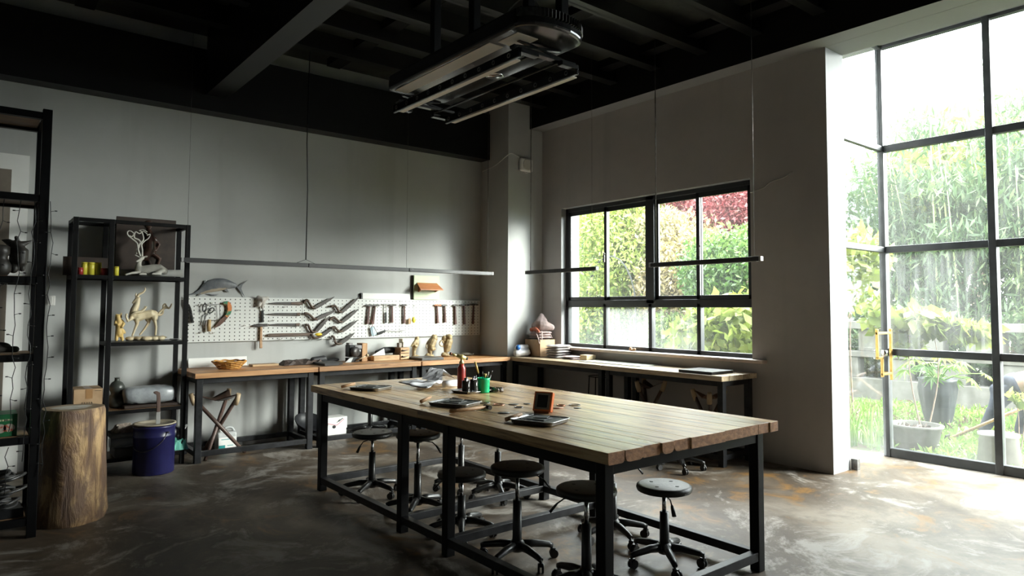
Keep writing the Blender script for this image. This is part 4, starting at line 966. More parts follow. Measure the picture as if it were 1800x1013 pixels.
# things on the floor under the pegboard benches
jg = thing('plastic_jug', 'white plastic jug with teal label under left pegboard bench', 'jug', (2.03, 7.45, 0))
q = PY(390, 785, 7.42); jg.location = (q.x + 0.045, 7.455, 0)
obj('body', MB().box(-0.1, -0.06, 0.001, 0.1, 0.06, 0.2), mat('translucent_white', (0.6, 0.62, 0.62), 0.35), jg, local=True, bevel=0.025, seg=4)
obj('neck', MB().cyl((-0.05, 0, 0.195), (-0.05, 0, 0.245), 0.025), OFFW, jg, local=True)
obj('grip', MB().tube(curve_pts([(-0.02, 0, 0.195), (0.0, 0, 0.24), (0.06, 0, 0.235), (0.085, 0, 0.19)], 4), 0.014, 8), mat('translucent_white_b', (0.55, 0.57, 0.57), 0.35), jg, local=True)
lb = obj('label', MB().box(-0.085, -0.0615, 0.03, 0.085, -0.06, 0.15), WHITE, jg, local=True)
obj('label_print', MB().box(-0.083, -0.0625, 0.032, -0.02, -0.0614, 0.07).box(-0.06, -0.0625, 0.125, 0.05, -0.0614, 0.131).box(0.0, -0.0625, 0.06, 0.06, -0.0614, 0.066), mat('teal_print', (0.02, 0.32, 0.32), 0.5), lb, local=True).parent = lb
q = PY(595, 752, 7.4)
wb_ = thing('white_carton', 'white carton with pink lines under middle pegboard bench', 'carton', (q.x - 0.06, 7.42, 0))
obj('carton', MB().box(-0.16, -0.1, 0.12, 0.13, 0.1, 0.25).box(-0.12, -0.1, 0.0, 0.12, 0.1, 0.125), WHITE, wb_, local=True, bevel=0.004)
obj('pink_lines', MB().bar((-0.15, -0.1015, 0.2), (0.0, -0.1015, 0.16), 0.002, 0.006).bar((0.0, -0.1015, 0.16), (0.09, -0.1015, 0.225), 0.002, 0.006), mat('pink_print', (0.75, 0.25, 0.35), 0.5), wb_, local=True)
obj('black_marks', MB().ball((-0.03, -0.1, 0.145), (0.022, 0.004, 0.018)).bar((0.02, -0.1015, 0.2), (0.075, -0.1015, 0.235), 0.002, 0.008).bar((0.0, -0.1015, 0.19), (0.04, -0.1015, 0.225), 0.002, 0.005), INK, wb_, local=True)
q = PY(548, 748, 7.3)
pn = thing('black_basin', 'black shallow basin tilted between left pegboard benches', 'basin', (3.0, 7.28, 0.112))
pb = obj('bowl', MB().lathe([(0, 0), (0.08, 0.005), (0.15, 0.05), (0.185, 0.1), (0.178, 0.1), (0.145, 0.055), (0.075, 0.012), (0, 0.008)], n=32), STEEL_W, pn, local=True); pb.rotation_euler = (0.45, 0.12, 0); pb.location = (0, 0, 0.045)

# ------------------------------------------------------------------ pegboard and the tools on it
PB0, PB1, PZ0, PZ1 = 1.79, 5.58, 1.13, 1.607
PYF = YB - 0.03                 # face of the boards
for i, (a, b, lab) in enumerate(((PB0, 3.032, 'left white pegboard panel carrying scissors and saw'), (3.034, 4.315, 'middle white pegboard panel carrying bent trowels'), (4.317, PB1, 'right white pegboard panel carrying hammers'))):
    t = thing('pegboard', lab, 'pegboard', (a, YB - 0.016, PZ0), 'white pegboard panels')
    obj('panel', MB().box(a, PYF, PZ0, b, PYF + 0.012, PZ1), PEG, t, bevel=0.002)
    obj('batten', MB().box(a + 0.02, PYF + 0.0125, PZ0 + 0.02, b - 0.02, YB - 0.0005, PZ0 + 0.05).box(a + 0.02, PYF + 0.0125, PZ1 - 0.05, b - 0.02, YB - 0.0005, PZ1 - 0.02), DARKW, t)
    hk = {0: [(350, 536), (372, 533), (418, 545), (430, 572), (352, 585), (375, 585), (366, 536), (480, 563), (492, 596), (515, 596), (500, 540)], 1: [(543, 561), (545, 596), (566, 596), (585, 600), (588, 578), (612, 598), (652, 536), (665, 537), (684, 536), (600, 541), (553, 543)], 2: [(712, 537), (728, 537), (768, 537), (783, 537), (800, 537), (817, 537), (833, 537)]}[i]
    for p in hk:
        q = PY(p[0], p[1], PYF)
        obj('hook', MB().tube([(q.x, PYF, q.z), (q.x, PYF - 0.038, q.z - 0.004), (q.x, PYF - 0.042, q.z + 0.012)], 0.003, 5).box(q.x - 0.007, PYF - 0.006, q.z - 0.012, q.x + 0.007, PYF - 0.0005, q.z + 0.008), OFFW, t)
TY = PYF - 0.03
def tp(px, py, d=0.0): return PY(px, py, TY - d)
IRON = mat('dark_iron', (0.075, 0.07, 0.068), 0.42, 0.5, col2=(0.04, 0.036, 0.034), scale=20)
BLADE = mat('grey_blade', (0.085, 0.075, 0.07), 0.45, 0.3, col2=(0.045, 0.038, 0.035), scale=20)
def strip(pts, ws, th=0.012, d=0.0):
    """flat bar following photo points on the pegboard, ws = width at each point"""
    P = [tp(*p[:2], d=d) for p in pts]; n = len(P); L_, R2 = [], []
    for i in range(n):
        dd = (P[min(i + 1, n - 1)] - P[max(i - 1, 0)]); dd = Vector((dd.x, 0, dd.z)).normalized(); nn_ = Vector((-dd.z, 0, dd.x)) * ws[i] / 2
        L_.append(P[i] + nn_); R2.append(P[i] - nn_)
    m = MB()
    for i in range(n - 1): m.prism([L_[i], L_[i + 1], R2[i + 1], R2[i]], (0, th, 0))
    return m
def curvy(pts, k=4): return [(p.x, p.y) for p in curve_pts([(a, b, 0) for a, b in pts], k)]
# bent-handled trowels: curved wooden handle and a straight pointed blade
places = ['topmost left', 'second left', 'third left', 'lowest left', 'topmost right', 'second right', 'third right', 'lowest right']
TR = [[(533, 533), (539, 527.5), (543, 532), (548, 540), (553, 542), (588, 522)], [(535, 551), (540, 551.5), (546, 555), (552, 561), (557, 561.5), (592, 545)],
      [(537, 571), (542, 572), (545, 579), (550, 584), (556, 583), (580, 556)], [(547, 588), (551, 593), (555, 594), (560, 593.5), (565, 591), (588, 575)],
      [(581, 539), (588, 537.5), (592, 542), (596, 548), (601, 549), (632, 522)], [(578, 563), (586, 558), (591, 561), (597, 566), (602, 566), (631, 543)],
      [(582, 577), (588, 575), (592, 579), (597, 583), (602, 582.5), (629, 563)], [(583, 591), (587, 593), (589, 601), (594, 605), (600, 604), (624, 585)]]
for pl, nm in zip(TR, places):
    t = thing('bent_trowel', nm + ' of the bent handled trowels on middle pegboard', 'trowel', tp(*pl[3]), 'bent handled trowels on the pegboard')
    cv = curvy(pl[:5]); h = MB().tube([tp(*p) for p in cv], 0.017, 8, flat=0.8); obj('handle', h, TOOLWOOD, t)
    b = strip([pl[4], ((pl[4][0] * 2 + pl[5][0]) / 3, (pl[4][1] * 2 + pl[5][1]) / 3), ((pl[4][0] + 3 * pl[5][0]) / 4, (pl[4][1] + 3 * pl[5][1]) / 4), pl[5]], [0.034, 0.042, 0.028, 0.004], 0.008, 0.004); obj('blade', b, BLADE, t)
    if nm == 'lowest left': obj('yellow_tag', MB().ball(tp(560, 588, 0.03), (0.045, 0.012, 0.018)), mat('yellow_tag', (0.75, 0.55, 0.03), 0.4), t)
# straight rasps
for y, x0, xs, x1, lab in ((533.5, 474, 512, 533, 'topmost of the straight pointed rasps'), (552.5, 471, 522, 528, 'second of the straight pointed rasps'), (571, 475, 520, 527, 'third of the straight pointed rasps')):
    t = thing('rasp', lab + ' on left pegboard', 'rasp', tp((x0 + x1) / 2, y), 'straight rasps on the pegboard')
    obj('blade', strip([(x0, y), (x0 + 12, y - 0.3), (xs, y)], [0.008, 0.022, 0.03], 0.012), IRON, t)
    obj('handle', strip([(xs, y), (x1 - 3, y), (x1, y + 0.3)], [0.03, 0.034, 0.04], 0.022, 0.005), TOOLWOOD, t, bevel=0.004)
tag(obj('wooden_float', strip([(470, 590), (474, 589.5), (545, 588), (549, 588.5)], [0.02, 0.036, 0.036, 0.026], 0.02), TOOLWOOD, bevel=0.004), 'long straight brown wooden bar below the rasps', 'tool')
# cross pein hammer with long pale handle, file and rag above it
t = thing('hammer', 'hammer with long pale handle hanging at left pegboard bottom edge', 'hammer', tp(459, 572))
obj('handle', strip([(459.5, 573), (459, 595), (459, 612.5)], [0.024, 0.026, 0.03], 0.02), HANDLE_L, t, bevel=0.004)
obj('head', strip([(445, 573.5), (449, 572.5), (455, 572), (464, 572), (471, 571.5)], [0.012, 0.022, 0.036, 0.03, 0.03], 0.03, 0.006), IRON, t, bevel=0.003)
t = thing('file', 'steel file with black grip hanging under pale rag', 'file', tp(462, 555))
obj('blade', strip([(462.5, 530), (462, 546)], [0.01, 0.012], 0.006), DULL, t); obj('grip', strip([(462, 546), (462, 567)], [0.024, 0.026], 0.02), PLASTIC, t, bevel=0.005)
tag(sculpt('rag', [([tp(455, 524), tp(460, 527, .02), tp(470, 524)], [0.03, 0.035, 0.02]), ([tp(458, 527), tp(455, 537, .01)], [0.03, 0.02]), ([tp(463, 529), tp(461, 541)], [0.028, 0.016])], mat('pale_rag', (0.55, 0.52, 0.48), 0.85, col2=(0.38, 0.36, 0.33), scale=30), None, 0.006, 2), 'pale bunched rag hanging at top edge of left pegboard', 'rag')
# scissors, coping saw, pruning knife, shears
t = thing('scissors', 'scissors with black loop handles hanging on left pegboard', 'scissors', tp(365, 550))
def loop(px, py, rx, ry, rot, r=0.006):
    return MB().tube([tp(px + rx * math.cos(a) * math.cos(rot) - ry * math.sin(a) * math.sin(rot), py + rx * math.cos(a) * math.sin(rot) + ry * math.sin(a) * math.cos(rot)) for a in np.linspace(0, 2 * PI, 21)], r, 6, False)
obj('loop_handle', loop(359.5, 541, 3, 7, 0.15), PLASTIC, t); obj('loop_handle', loop(371, 546, 3.4, 6, 0.9), PLASTIC, t)
obj('blade', strip([(364, 552), (360, 556), (358.5, 575)], [0.012, 0.014, 0.002], 0.003), DULL, t); obj('blade', strip([(366, 552), (362, 555), (357, 573)], [0.012, 0.014, 0.002], 0.003, 0.004), DULL, t)
t = thing('coping_saw', 'small wire coping saw with tan handle on left pegboard', 'saw', tp(370, 560))
obj('frame', MB().tube([tp(369, 536), tp(386, 535.5), tp(387, 563), tp(369, 563.5)], 0.004, 6), DULL, t)
obj('handle', MB().tube([tp(368, 562, .01), tp(367, 572, .01), tp(367.5, 583, .01)], [0.018, 0.022, 0.018], 10), mat('tan_handle', (0.5, 0.34, 0.16), 0.5), t)
t = thing('pruning_knife', 'curved orange and green handled pruning knife on left pegboard', 'knife', tp(395, 555))
obj('blade', strip([(401, 554), (392, 563), (384, 571), (376, 577.5)], [0.03, 0.045, 0.035, 0.004], 0.006), mat('rusty_blade', (0.14, 0.075, 0.055), 0.4, 0.4, col2=(0.08, 0.05, 0.04), scale=20), t)
obj('handle', strip(curvy([(393.5, 534), (400, 532.5), (404, 540), (403, 549), (398, 557)]), lerp_list([0.02, 0.036, 0.042, 0.04, 0.03], 17), 0.02, 0.006), mat('orange_grip', (0.62, 0.2, 0.05), 0.5, col2=(0.03, 0.2, 0.1), scale=9, contrast=(0.48, 0.52)), t, bevel=0.003)
t = thing('shears', 'black handled shears hanging beside shelf post on pegboard left edge', 'shears', tp(333, 545))
obj('handle', strip(curvy([(331, 535), (335, 545), (339, 568)]), lerp_list([0.022, 0.024, 0.026], 9), 0.018), PLASTIC, t, bevel=0.004)
obj('blade', strip([(331, 535), (331, 520)], [0.024, 0.008], 0.006), WHITE, t)
# hammers on the right
HM = [(650, 643, 655, 537, 570, -3, 'hammer at left end of hammer row over blue scraper'), (660, 655, 667, 537, 570, -4, 'second hammer in hammer row from its left end'), (690, 684, 697, 536.5, 567.5, 0, 'hammer left of the panel seam on middle pegboard'),
      (711.5, 706, 716, 536.5, 569, 0, 'hammer right of the panel seam beside yellow tape'), (769, 764, 776, 536.5, 568.5, 1.5, 'hammer with light orange head piece on right pegboard'), (782.5, 776, 787, 537, 567, 1, 'hammer right of the orange headed one on right pegboard'),
      (800.5, 796, 805, 537, 570.5, 1.2, 'third hammer from right end of pegboard'), (816.5, 809, 825, 536.5, 570.5, 1, 'second hammer from right end of pegboard'), (833.5, 826, 841, 536, 570, -1.5, 'last hammer at right end of pegboard')]
for px, a, b, y0, y1, ln, lab in HM:
    t = thing('hammer', lab, 'hammer', tp(px, (y0 + y1) / 2), 'hammers hung in a row')
    obj('handle', strip([(px, y0 + 1), (px + ln * 0.5, (y0 + y1) / 2), (px + ln, y1)], [0.02, 0.024, 0.032], 0.018, 0.0), HANDLE, t, bevel=0.004)
    obj('head', strip([(a, y0 + 0.8), (a + 2, y0), ((a + b) / 2, y0), (b, y0)], [0.006, 0.018, 0.026, 0.024], 0.024, 0.006), CEDAR if 'light orange' in lab else IRON, t, bevel=0.002)
t = thing('screwdriver', 'slim steel tool with black grip between two hammers on middle pegboard', 'screwdriver', tp(679, 550))
obj('shaft', strip([(679, 535), (679, 550)], [0.014, 0.01], 0.008), DULL, t); obj('grip', strip([(679, 549), (679, 568)], [0.02, 0.024], 0.018), PLASTIC, t, bevel=0.004)
obj('crossbar', strip([(674, 535), (684, 535)], [0.01, 0.01], 0.012), DULL, t)
t = thing('tape_measure', 'small yellow tape hanging on a string from right pegboard', 'tape', tp(727.5, 562))
obj('cord', MB().tube([tp(727.5, 537), tp(727.5, 557)], 0.0025, 5), DULL, t); obj('case', MB().ball(tp(727.5, 562.5, .012), (0.028, 0.016, 0.04)), mat('yellow_case', (0.7, 0.6, 0.04), 0.4), t)
tag(obj('brown_tag', MB().box(tp(718, 567).x - 0.0, TY - 0.002, tp(718, 567).z - 0.02, tp(722, 567).x, TY + 0.008, tp(718, 560).z), CARD, bevel=0.003), 'small brown leather tag left of the hanging yellow tape', 'tag')
t = thing('scraper', 'pale blue scraper with black wire frame hung on middle pegboard', 'scraper', tp(656, 580))
obj('blade', MB().prism([tp(651.5, 576), tp(656.5, 574.5), tp(662, 588), tp(654, 591.5)], (0, 0.006, 0)), mat('pale_blue_sheet', (0.5, 0.66, 0.75), 0.3, col2=(0.4, 0.55, 0.66)), t)
obj('wire_frame', MB().tube([tp(653, 574), tp(656, 590.5), tp(664, 588), tp(657, 574)], 0.004, 6), PLASTIC, t)
obj('cord', MB().tube([tp(652, 563), tp(655, 570), tp(654, 575)], 0.004, 5), mat('reddish_cord', (0.3, 0.1, 0.08), 0.7), t)
t = thing('palette_knife', 'long thin palette knife with black grip low on pegboard', 'knife', tp(690, 584))
obj('grip', strip(curvy([(663.5, 588), (670, 585.5), (678, 581.5)]), lerp_list([0.02, 0.036, 0.022], 9), 0.016), PLASTIC, t, bevel=0.004)
obj('blade', strip([(678, 581.5), (690, 582.5), (708, 581.5), (717, 581)], [0.012, 0.008, 0.014, 0.003], 0.004), DULL, t)
# things standing on top of the pegboard
BRD = WHITE
q0, q1 = PY(637, 517, YB - 0.022), PY(720, 526, YB - 0.022)
wbx = tag(obj('white_plank', MB().box(q0.x, PYF - 0.002, PZ1 + 0.001, q1.x, YB - 0.0015, PZ1 + 0.075), WHITE, bevel=0.002), 'white plank resting on top edge of pegboard', 'board'); 
obj('dark_end', MB().box(q0.x - 0.02, PYF - 0.001, PZ1 + 0.0015, q0.x - 0.0005, YB - 0.002, PZ1 + 0.074), BLKB, wbx)
q0, q1 = PY(727, 484, YB - 0.03), PY(771, 523, YB - 0.03)
gb = thing('green_board', 'pale green board with cedar roof shaped shelf above pegboard', 'wall decor', ((q0.x + q1.x) / 2, YB - 0.02, PZ1))
obj('board', MB().box(q0.x, YB - 0.045, PZ1 + 0.002, q1.x, YB - 0.02, q0.z), mat('pale_green_paint', (0.52, 0.6, 0.4), 0.5, col2=(0.46, 0.54, 0.35), scale=5), gb, bevel=0.003)
obj('back_panel', MB().box(q0.x - 0.015, YB - 0.0195, PZ1 + 0.003, q1.x - 0.01, YB - 0.002, q0.z), DARKW, gb)
rf = MB(); e0, e1, e2 = PY(734, 497, YB - 0.06), PY(769, 498, YB - 0.06), PY(773.5, 509.5, YB - 0.17); e3 = PY(730.5, 508, YB - 0.17)
rf.prism([(e0.x, YB - 0.0455, e0.z), (e1.x, YB - 0.0455, e0.z), (e1.x + 0.02, YB - 0.17, e3.z), (e0.x - 0.02, YB - 0.17, e3.z)], (0, -0.004, -0.014))
obj('sloped_roof', rf, CEDAR, gb)
br = MB()
for x in (e0.x + 0.02, e1.x - 0.03): br.prism([(x, YB - 0.0455, e0.z - 0.02), (x, YB - 0.15, e3.z - 0.005), (x, YB - 0.0455, e3.z - 0.035)], (0.012, 0, 0))
obj('bracket', br, CEDAR, gb)
# fish
FY = YB - 0.018
def fp(pts): return [PY(310 + p[0] / 5.066, 460 + p[1] / 5.066, FY) for p in pts]
fsh = thing('fish_sculpture', 'grey leaping billfish sculpture mounted above left pegboard', 'sculpture', fp([(370, 240)])[0])
FISHM = mat('grey_fish_skin', (0.2, 0.21, 0.22), 0.35, col2=(0.11, 0.12, 0.135), scale=14)
BELLY = mat('tan_fish_belly', (0.4, 0.34, 0.26), 0.4, col2=(0.3, 0.26, 0.2), scale=14)
cv = curve_pts(fp([(100, 298), (165, 285), (215, 262), (280, 225), (350, 205), (420, 200), (480, 207), (535, 218)]), 4)
obj('body', MB().tube(cv, [q * 0.32 for q in lerp_list([0.003, 0.01, 0.025, 0.058, 0.066, 0.06, 0.042, 0.02], len(cv))], 12, flat=3.1), FISHM, fsh)
cv = curve_pts(fp([(190, 300), (235, 275), (300, 240), (370, 228), (430, 222), (480, 222)]), 4)
obj('belly', MB().tube(cv, [q * 0.36 for q in lerp_list([0.004, 0.018, 0.044, 0.044, 0.036, 0.014], len(cv))], 12, flat=2.8), BELLY, fsh)
def fin(name, pts): obj(name, MB().prism([Vector((p.x, FY - 0.004, p.z)) for p in fp(pts)], (0, 0.008, 0)), FISHM, fsh, bevel=0.001)
fin('tail_fin', [(525, 205), (550, 222), (575, 200), (635, 165), (590, 205), (578, 240), (595, 285), (612, 318), (570, 270), (540, 232)])
fin('dorsal_fin', [(250, 215), (245, 185), (258, 163), (272, 180), (330, 180), (400, 178), (460, 185), (440, 200), (350, 205), (280, 222)])
fin('pectoral_fin', [(270, 285), (320, 292), (378, 290), (352, 300), (372, 306), (320, 303)]); fin('anal_fin', [(418, 248), (450, 240), (468, 275), (440, 268)]); fin('lower_jaw', [(190, 312), (205, 285), (235, 275), (225, 290)]); fin('small_fin', [(495, 200), (505, 190), (530, 208)])

# ------------------------------------------------------------------ things on the pegboard benches
def onb(px, y, py=640): return PY(px, py, y).x
bsk = thing('wicker_basket', 'small orange wicker basket on left pegboard bench', 'basket', (onb(403, 7.3), 7.3, BT + 0.004))
WICK = mat('orange_wicker', (0.55, 0.28, 0.06), 0.5, col2=(0.36, 0.16, 0.03), scale=25)
m = MB(); q = (0, 0, 0.001)
for k_ in range(7):
    z = 0.006 + k_ * 0.011; r = 0.105 + k_ * 0.009
    m.tube([(r * math.cos(t) * (1 + 0.03 * math.sin(9 * t + k_ * PI)), r * math.sin(t) * (1 + 0.03 * math.sin(9 * t + k_ * PI)), z + 0.004 * math.sin(9 * t + k_ * PI)) for t in np.linspace(0, 2 * PI, 64)], 0.0065 if k_ < 6 else 0.01, 6, False)
obj('weave', m, WICK, bsk, local=True)
m = MB()
for k_ in range(18):
    t = 2 * PI * k_ / 18; m.tube([(0.1 * math.cos(t), 0.1 * math.sin(t), 0.003), (0.165 * math.cos(t), 0.165 * math.sin(t), 0.072)], 0.005, 5)
m.lathe([(0, 0.0015), (0.108, 0.0015), (0.108, 0.006), (0, 0.006)], n=24)
obj('stakes', m, WICK, bsk, local=True)
tag(obj('white_board', MB().obox(((onb(333, 7.57) + onb(433, 7.57)) / 2, 7.585, BT + 0.052), (onb(433, 7.57) - onb(330, 7.57), 0.014, 0.1), (-0.12, 0, 0)), WHITE, bevel=0.001), 'long white board leaning on wall behind wicker basket', 'board')
tag(obj('thin_plank', MB().box(onb(438, 7.5), 7.38, BT + 0.001, onb(489, 7.4), 7.52, BT + 0.022), PINE, bevel=0.002), 'thin pale plank lying right of wicker basket', 'board')
tag(obj('leather_apron', crumple(onb(492, 7.45), onb(562, 7.45), 7.30, 7.55, BT + 0.004, 0.05, 31, 11, 8), mat('dark_brown_cloth', (0.085, 0.06, 0.05), 0.7, col2=(0.05, 0.035, 0.03), scale=10), solid=0.004), 'crumpled dark brown leather cloth on left pegboard bench', 'cloth')
tag(sculpt('dark_pouch', [([(onb(550, 7.42), 7.42, BT + 0.04), (onb(570, 7.42), 7.44, BT + 0.045)], [0.034, 0.042])], mat('black_cloth', (0.02, 0.02, 0.022), 0.6), None, 0.006, 2, balls=[((onb(585, 7.45), 7.47, BT + 0.03), (0.09, 0.05, 0.026))]), 'black rolled pouch on brown cloth at joint of pegboard benches', 'pouch')
def blk(px0, px1, y0, y1, lab, th=0.024, cut=False):
    x0, x1 = onb(px0, y0), onb(px1, y0); 
    poly = [(x0, y0), (x1, y0), (x1, y1), (x0, y1)] if not cut else [(x0, y0), (x1 - 0.07, y0), (x1 + 0.02, y0 + 0.09), (x1 + 0.03, y1), (x0, y1)]
    return tag(obj('work_board', MB().prism([(a, b, BT + 0.001) for a, b in poly], (0, 0, th)), BLKB, bevel=0.002), lab, 'board', 'black work boards')
blk(571, 606, 7.02, 7.42, 'black work board with cut corner on middle pegboard bench', 0.026, True)
blk(742, 780, 7.05, 7.42, 'black work board before the three statues on corner pegboard bench', 0.028)
# bench grinder with wooden block
vx = onb(620, 7.4); gr = thing('bench_grinder', 'black bench grinder like machine on middle pegboard bench', 'machine', (vx, 7.4, BT))
obj('body', MB().box(vx - 0.07, 7.33, BT + 0.002, vx + 0.05, 7.46, BT + 0.05).box(vx - 0.075, 7.34, BT + 0.06, vx - 0.01, 7.45, BT + 0.2).cyl((vx - 0.06, 7.4, BT + 0.12), (vx + 0.08, 7.4, BT + 0.12), 0.055, n=20), PLASTIC, gr, bevel=0.006)
obj('wheel', MB().lathe([(0, -0.015), (0.06, -0.015), (0.06, 0.015), (0, 0.015)], (0, 0, 0), 24), IRON, gr, local=True); w_ = bpy.data.objects['wheel']; w_.rotation_euler = (PI / 2, 0, 0.3); w_.location = (-0.02, -0.1, 0.12)
obj('steel_vise', MB().box(vx + 0.0, 7.35, BT + 0.15, vx + 0.09, 7.45, BT + 0.195).box(vx - 0.07, 7.36, BT + 0.195, vx - 0.02, 7.44, BT + 0.225), mat('grey_cast_iron', (0.25, 0.24, 0.24), 0.35, 0.6), gr, bevel=0.004)
obj('crank', MB().tube([(vx + 0.0, 7.31, BT + 0.02), (vx + 0.12, 7.28, BT + 0.075)], 0.008, 8).ball((vx + 0.125, 7.28, BT + 0.078), 0.018), mat('cream_lever', (0.55, 0.45, 0.3), 0.4), gr)
obj('white_blade', MB().prism([(vx - 0.14, 7.3, BT + 0.004), (vx - 0.07, 7.3, BT + 0.004), (vx - 0.04, 7.3, BT + 0.06), (vx - 0.09, 7.3, BT + 0.05)], (0, 0.012, 0)), mat('pale_metal', (0.55, 0.58, 0.58), 0.3, 0.5), gr)
tag(obj('wood_block', MB().box(onb(632, 7.42), 7.36, BT + 0.001, onb(641.5, 7.42), 7.5, BT + 0.215), PINE_Z, bevel=0.004), 'upright orange wood block beside black grinder', 'block')
tag(obj('wooden_offcut', MB().box(onb(588, 7.34), 7.3, BT + 0.001, onb(597, 7.34), 7.4, BT + 0.012), PINE, bevel=0.002), 'small flat wood scrap left of black grinder', 'board')
tag(obj('plank_tray', MB().box(onb(653, 7.4), 7.34, BT + 0.001, onb(699, 7.4), 7.44, BT + 0.06).box(onb(641, 7.46), 7.442, BT + 0.001, onb(690, 7.46), 7.56, BT + 0.045), PINE, bevel=0.003), 'pale pine plank stack right of upright wood block', 'plank')
tag(obj('white_sheet', MB().prism([(onb(652, 7.42), 7.40, BT + 0.062), (onb(674, 7.42), 7.38, BT + 0.063), (onb(674, 7.45), 7.44, BT + 0.14)], (0, 0.006, 0.0)), WHITE), 'white folded paper on pine plank stack', 'paper')
tag(sculpt('black_cloth', [([(onb(662, 7.5), 7.5, BT + 0.09), (onb(676, 7.5), 7.5, BT + 0.115), (onb(688, 7.52), 7.5, BT + 0.115)], [0.03, 0.042, 0.04])], mat('black_cloth_b', (0.025, 0.025, 0.027), 0.6), None, 0.008, 2), 'black rolled cloth behind pine plank stack', 'cloth')
dx0, dx1 = onb(699, 7.4), onb(726, 7.3)
db = thing('drawer_box', 'small wooden two drawer box on middle pegboard bench', 'drawer box', ((dx0 + dx1) / 2, 7.4, BT))
obj('case', MB().box(dx0 - 0.005, 7.345, BT + 0.001, dx1 - 0.03, 7.52, BT + 0.15), mat('dark_box_wood', (0.3, 0.18, 0.1), 0.5, col2=(0.2, 0.12, 0.065)), db, bevel=0.003)
for z in (0.006, 0.08):
    d = obj('drawer', MB().box(dx0 + 0.0, 7.33, BT + z, dx1 - 0.036, 7.3449, BT + z + 0.066), PINE, db, bevel=0.003)
    kx = (dx0 + dx1) / 2 - 0.03
    obj('knob', MB().tube([(kx - 0.03, 7.33, BT + z + 0.035), (kx - 0.02, 7.315, BT + z + 0.03), (kx + 0.05, 7.315, BT + z + 0.04)], [0.012, 0.009, 0.003], 6), IRON, d)
tag(obj('plaster_block', MB().box(dx0 + 0.05, 7.36, BT + 0.152, dx1 - 0.04, 7.47, BT + 0.215), mat('cream_block', (0.72, 0.64, 0.5), 0.6), bevel=0.003), 'cream block on top of small drawer box', 'block')
tag(obj('plaster_slab', MB().box(dx0 + 0.045, 7.37, BT + 0.216, dx1 - 0.055, 7.46, BT + 0.255), mat('cream_slab', (0.78, 0.7, 0.56), 0.6), bevel=0.003), 'cream slab stacked topmost above drawer box', 'block')
tag(obj('grey_cube', MB().box(dx0 + 0.0, 7.37, BT + 0.152, dx0 + 0.04, 7.43, BT + 0.205), mat('grey_wood', (0.3, 0.26, 0.22), 0.6), bevel=0.003), 'small grey cube on drawer box left of cream block', 'block')
# three carved statues
STONE = mat('carved_olive_wood', (0.34, 0.26, 0.13), 0.55, col2=(0.17, 0.12, 0.06), scale=22, bmp=0.4)
def statue(cx, py_b, lab, lines, balls, y=7.47):
    def g(pts): return [PY(680 + p[0] / 10, 570 + p[1] / 10, y + (p[2] if len(p) > 2 else 0)) for p in pts]
    dzz = BT + 0.014 - PY(680 + cx / 10, 570 + py_b / 10, y).z
    def g2(pts): return [p + Vector((0, 0, dzz)) for p in g(pts)]
    t = thing('carved_statue', lab, 'statue', (g([(cx, py_b)])[0].x, y, BT), 'carved statues on the corner bench')
    sculpt('figure', [(g2(p), r) for p, r in lines], STONE, t, 0.005, 2, balls=[(g2([c_])[0], r) for c_, r in balls])
    return t, g2
t, g2 = statue(500, 525, 'smallest carved statue beside drawer box', [([(480, 500), (478, 420), (490, 350), (515, 280)], [0.026, 0.022, 0.034, 0.04]), ([(515, 270), (528, 215)], [0.034, 0.03]), ([(505, 250, -.02), (470, 290, -.03), (425, 340, -.03)], [0.022, 0.02, 0.006]), ([(530, 200), (540, 185)], [0.03, 0.02]), ([(500, 330, -.03), (525, 335, -.03)], [0.014, 0.012])], [((500, 515), (0.06, 0.04, 0.022)), ((470, 515, .01), (0.03, 0.03, 0.02))])
t, g2 = statue(750, 515, 'middle carved statue with looped tail fin', [([(765, 490), (755, 420), (775, 330), (810, 250)], [0.02, 0.03, 0.05, 0.05]), ([(810, 250), (825, 200)], [0.046, 0.04]), ([(790, 200, .02), (730, 270, .02), (690, 305, .02)], [0.024, 0.022, 0.006]), ([(840, 200, -.02), (870, 215, -.02)], [0.026, 0.018]), ([(830, 280, -.03), (850, 285, -.04)], [0.016, 0.01]), ([(790, 380, -.02), (830, 380, 0)], [0.03, 0.024])], [((745, 505), (0.07, 0.05, 0.02)), ((715, 500), (0.03, 0.03, 0.03)), ((832, 175), (0.045, 0.04, 0.035))])
tt = curve_pts(g2([(705, 305), (690, 330), (700, 365), (718, 375)]), 4); obj('tail_loop', MB().tube(tt, 0.007, 6), STONE, t)
t, g2 = statue(1050, 490, 'largest carved statue nearest corner with curled tail loop', [([(1035, 450), (1045, 390), (1060, 310), (1085, 240)], [0.022, 0.035, 0.055, 0.058]), ([(1085, 230), (1085, 180)], [0.05, 0.045]), ([(1010, 180, .02), (1000, 230, .02), (990, 260, .02)], [0.035, 0.03, 0.012]), ([(1100, 170, -.03), (1125, 185, -.03)], [0.03, 0.018]), ([(1100, 260, -.03), (1115, 270, -.03)], [0.018, 0.012]), ([(1075, 390, 0), (1100, 330, 0)], [0.03, 0.03])], [((1040, 480), (0.075, 0.05, 0.022)), ((1000, 475), (0.035, 0.03, 0.032)), ((1088, 155), (0.05, 0.045, 0.032))])
tt = curve_pts(g2([(1005, 300), (985, 240), (950, 230), (925, 280), (950, 320), (1000, 330)]), 4); obj('tail_loop', MB().tube(tt, 0.008, 6), STONE, t)
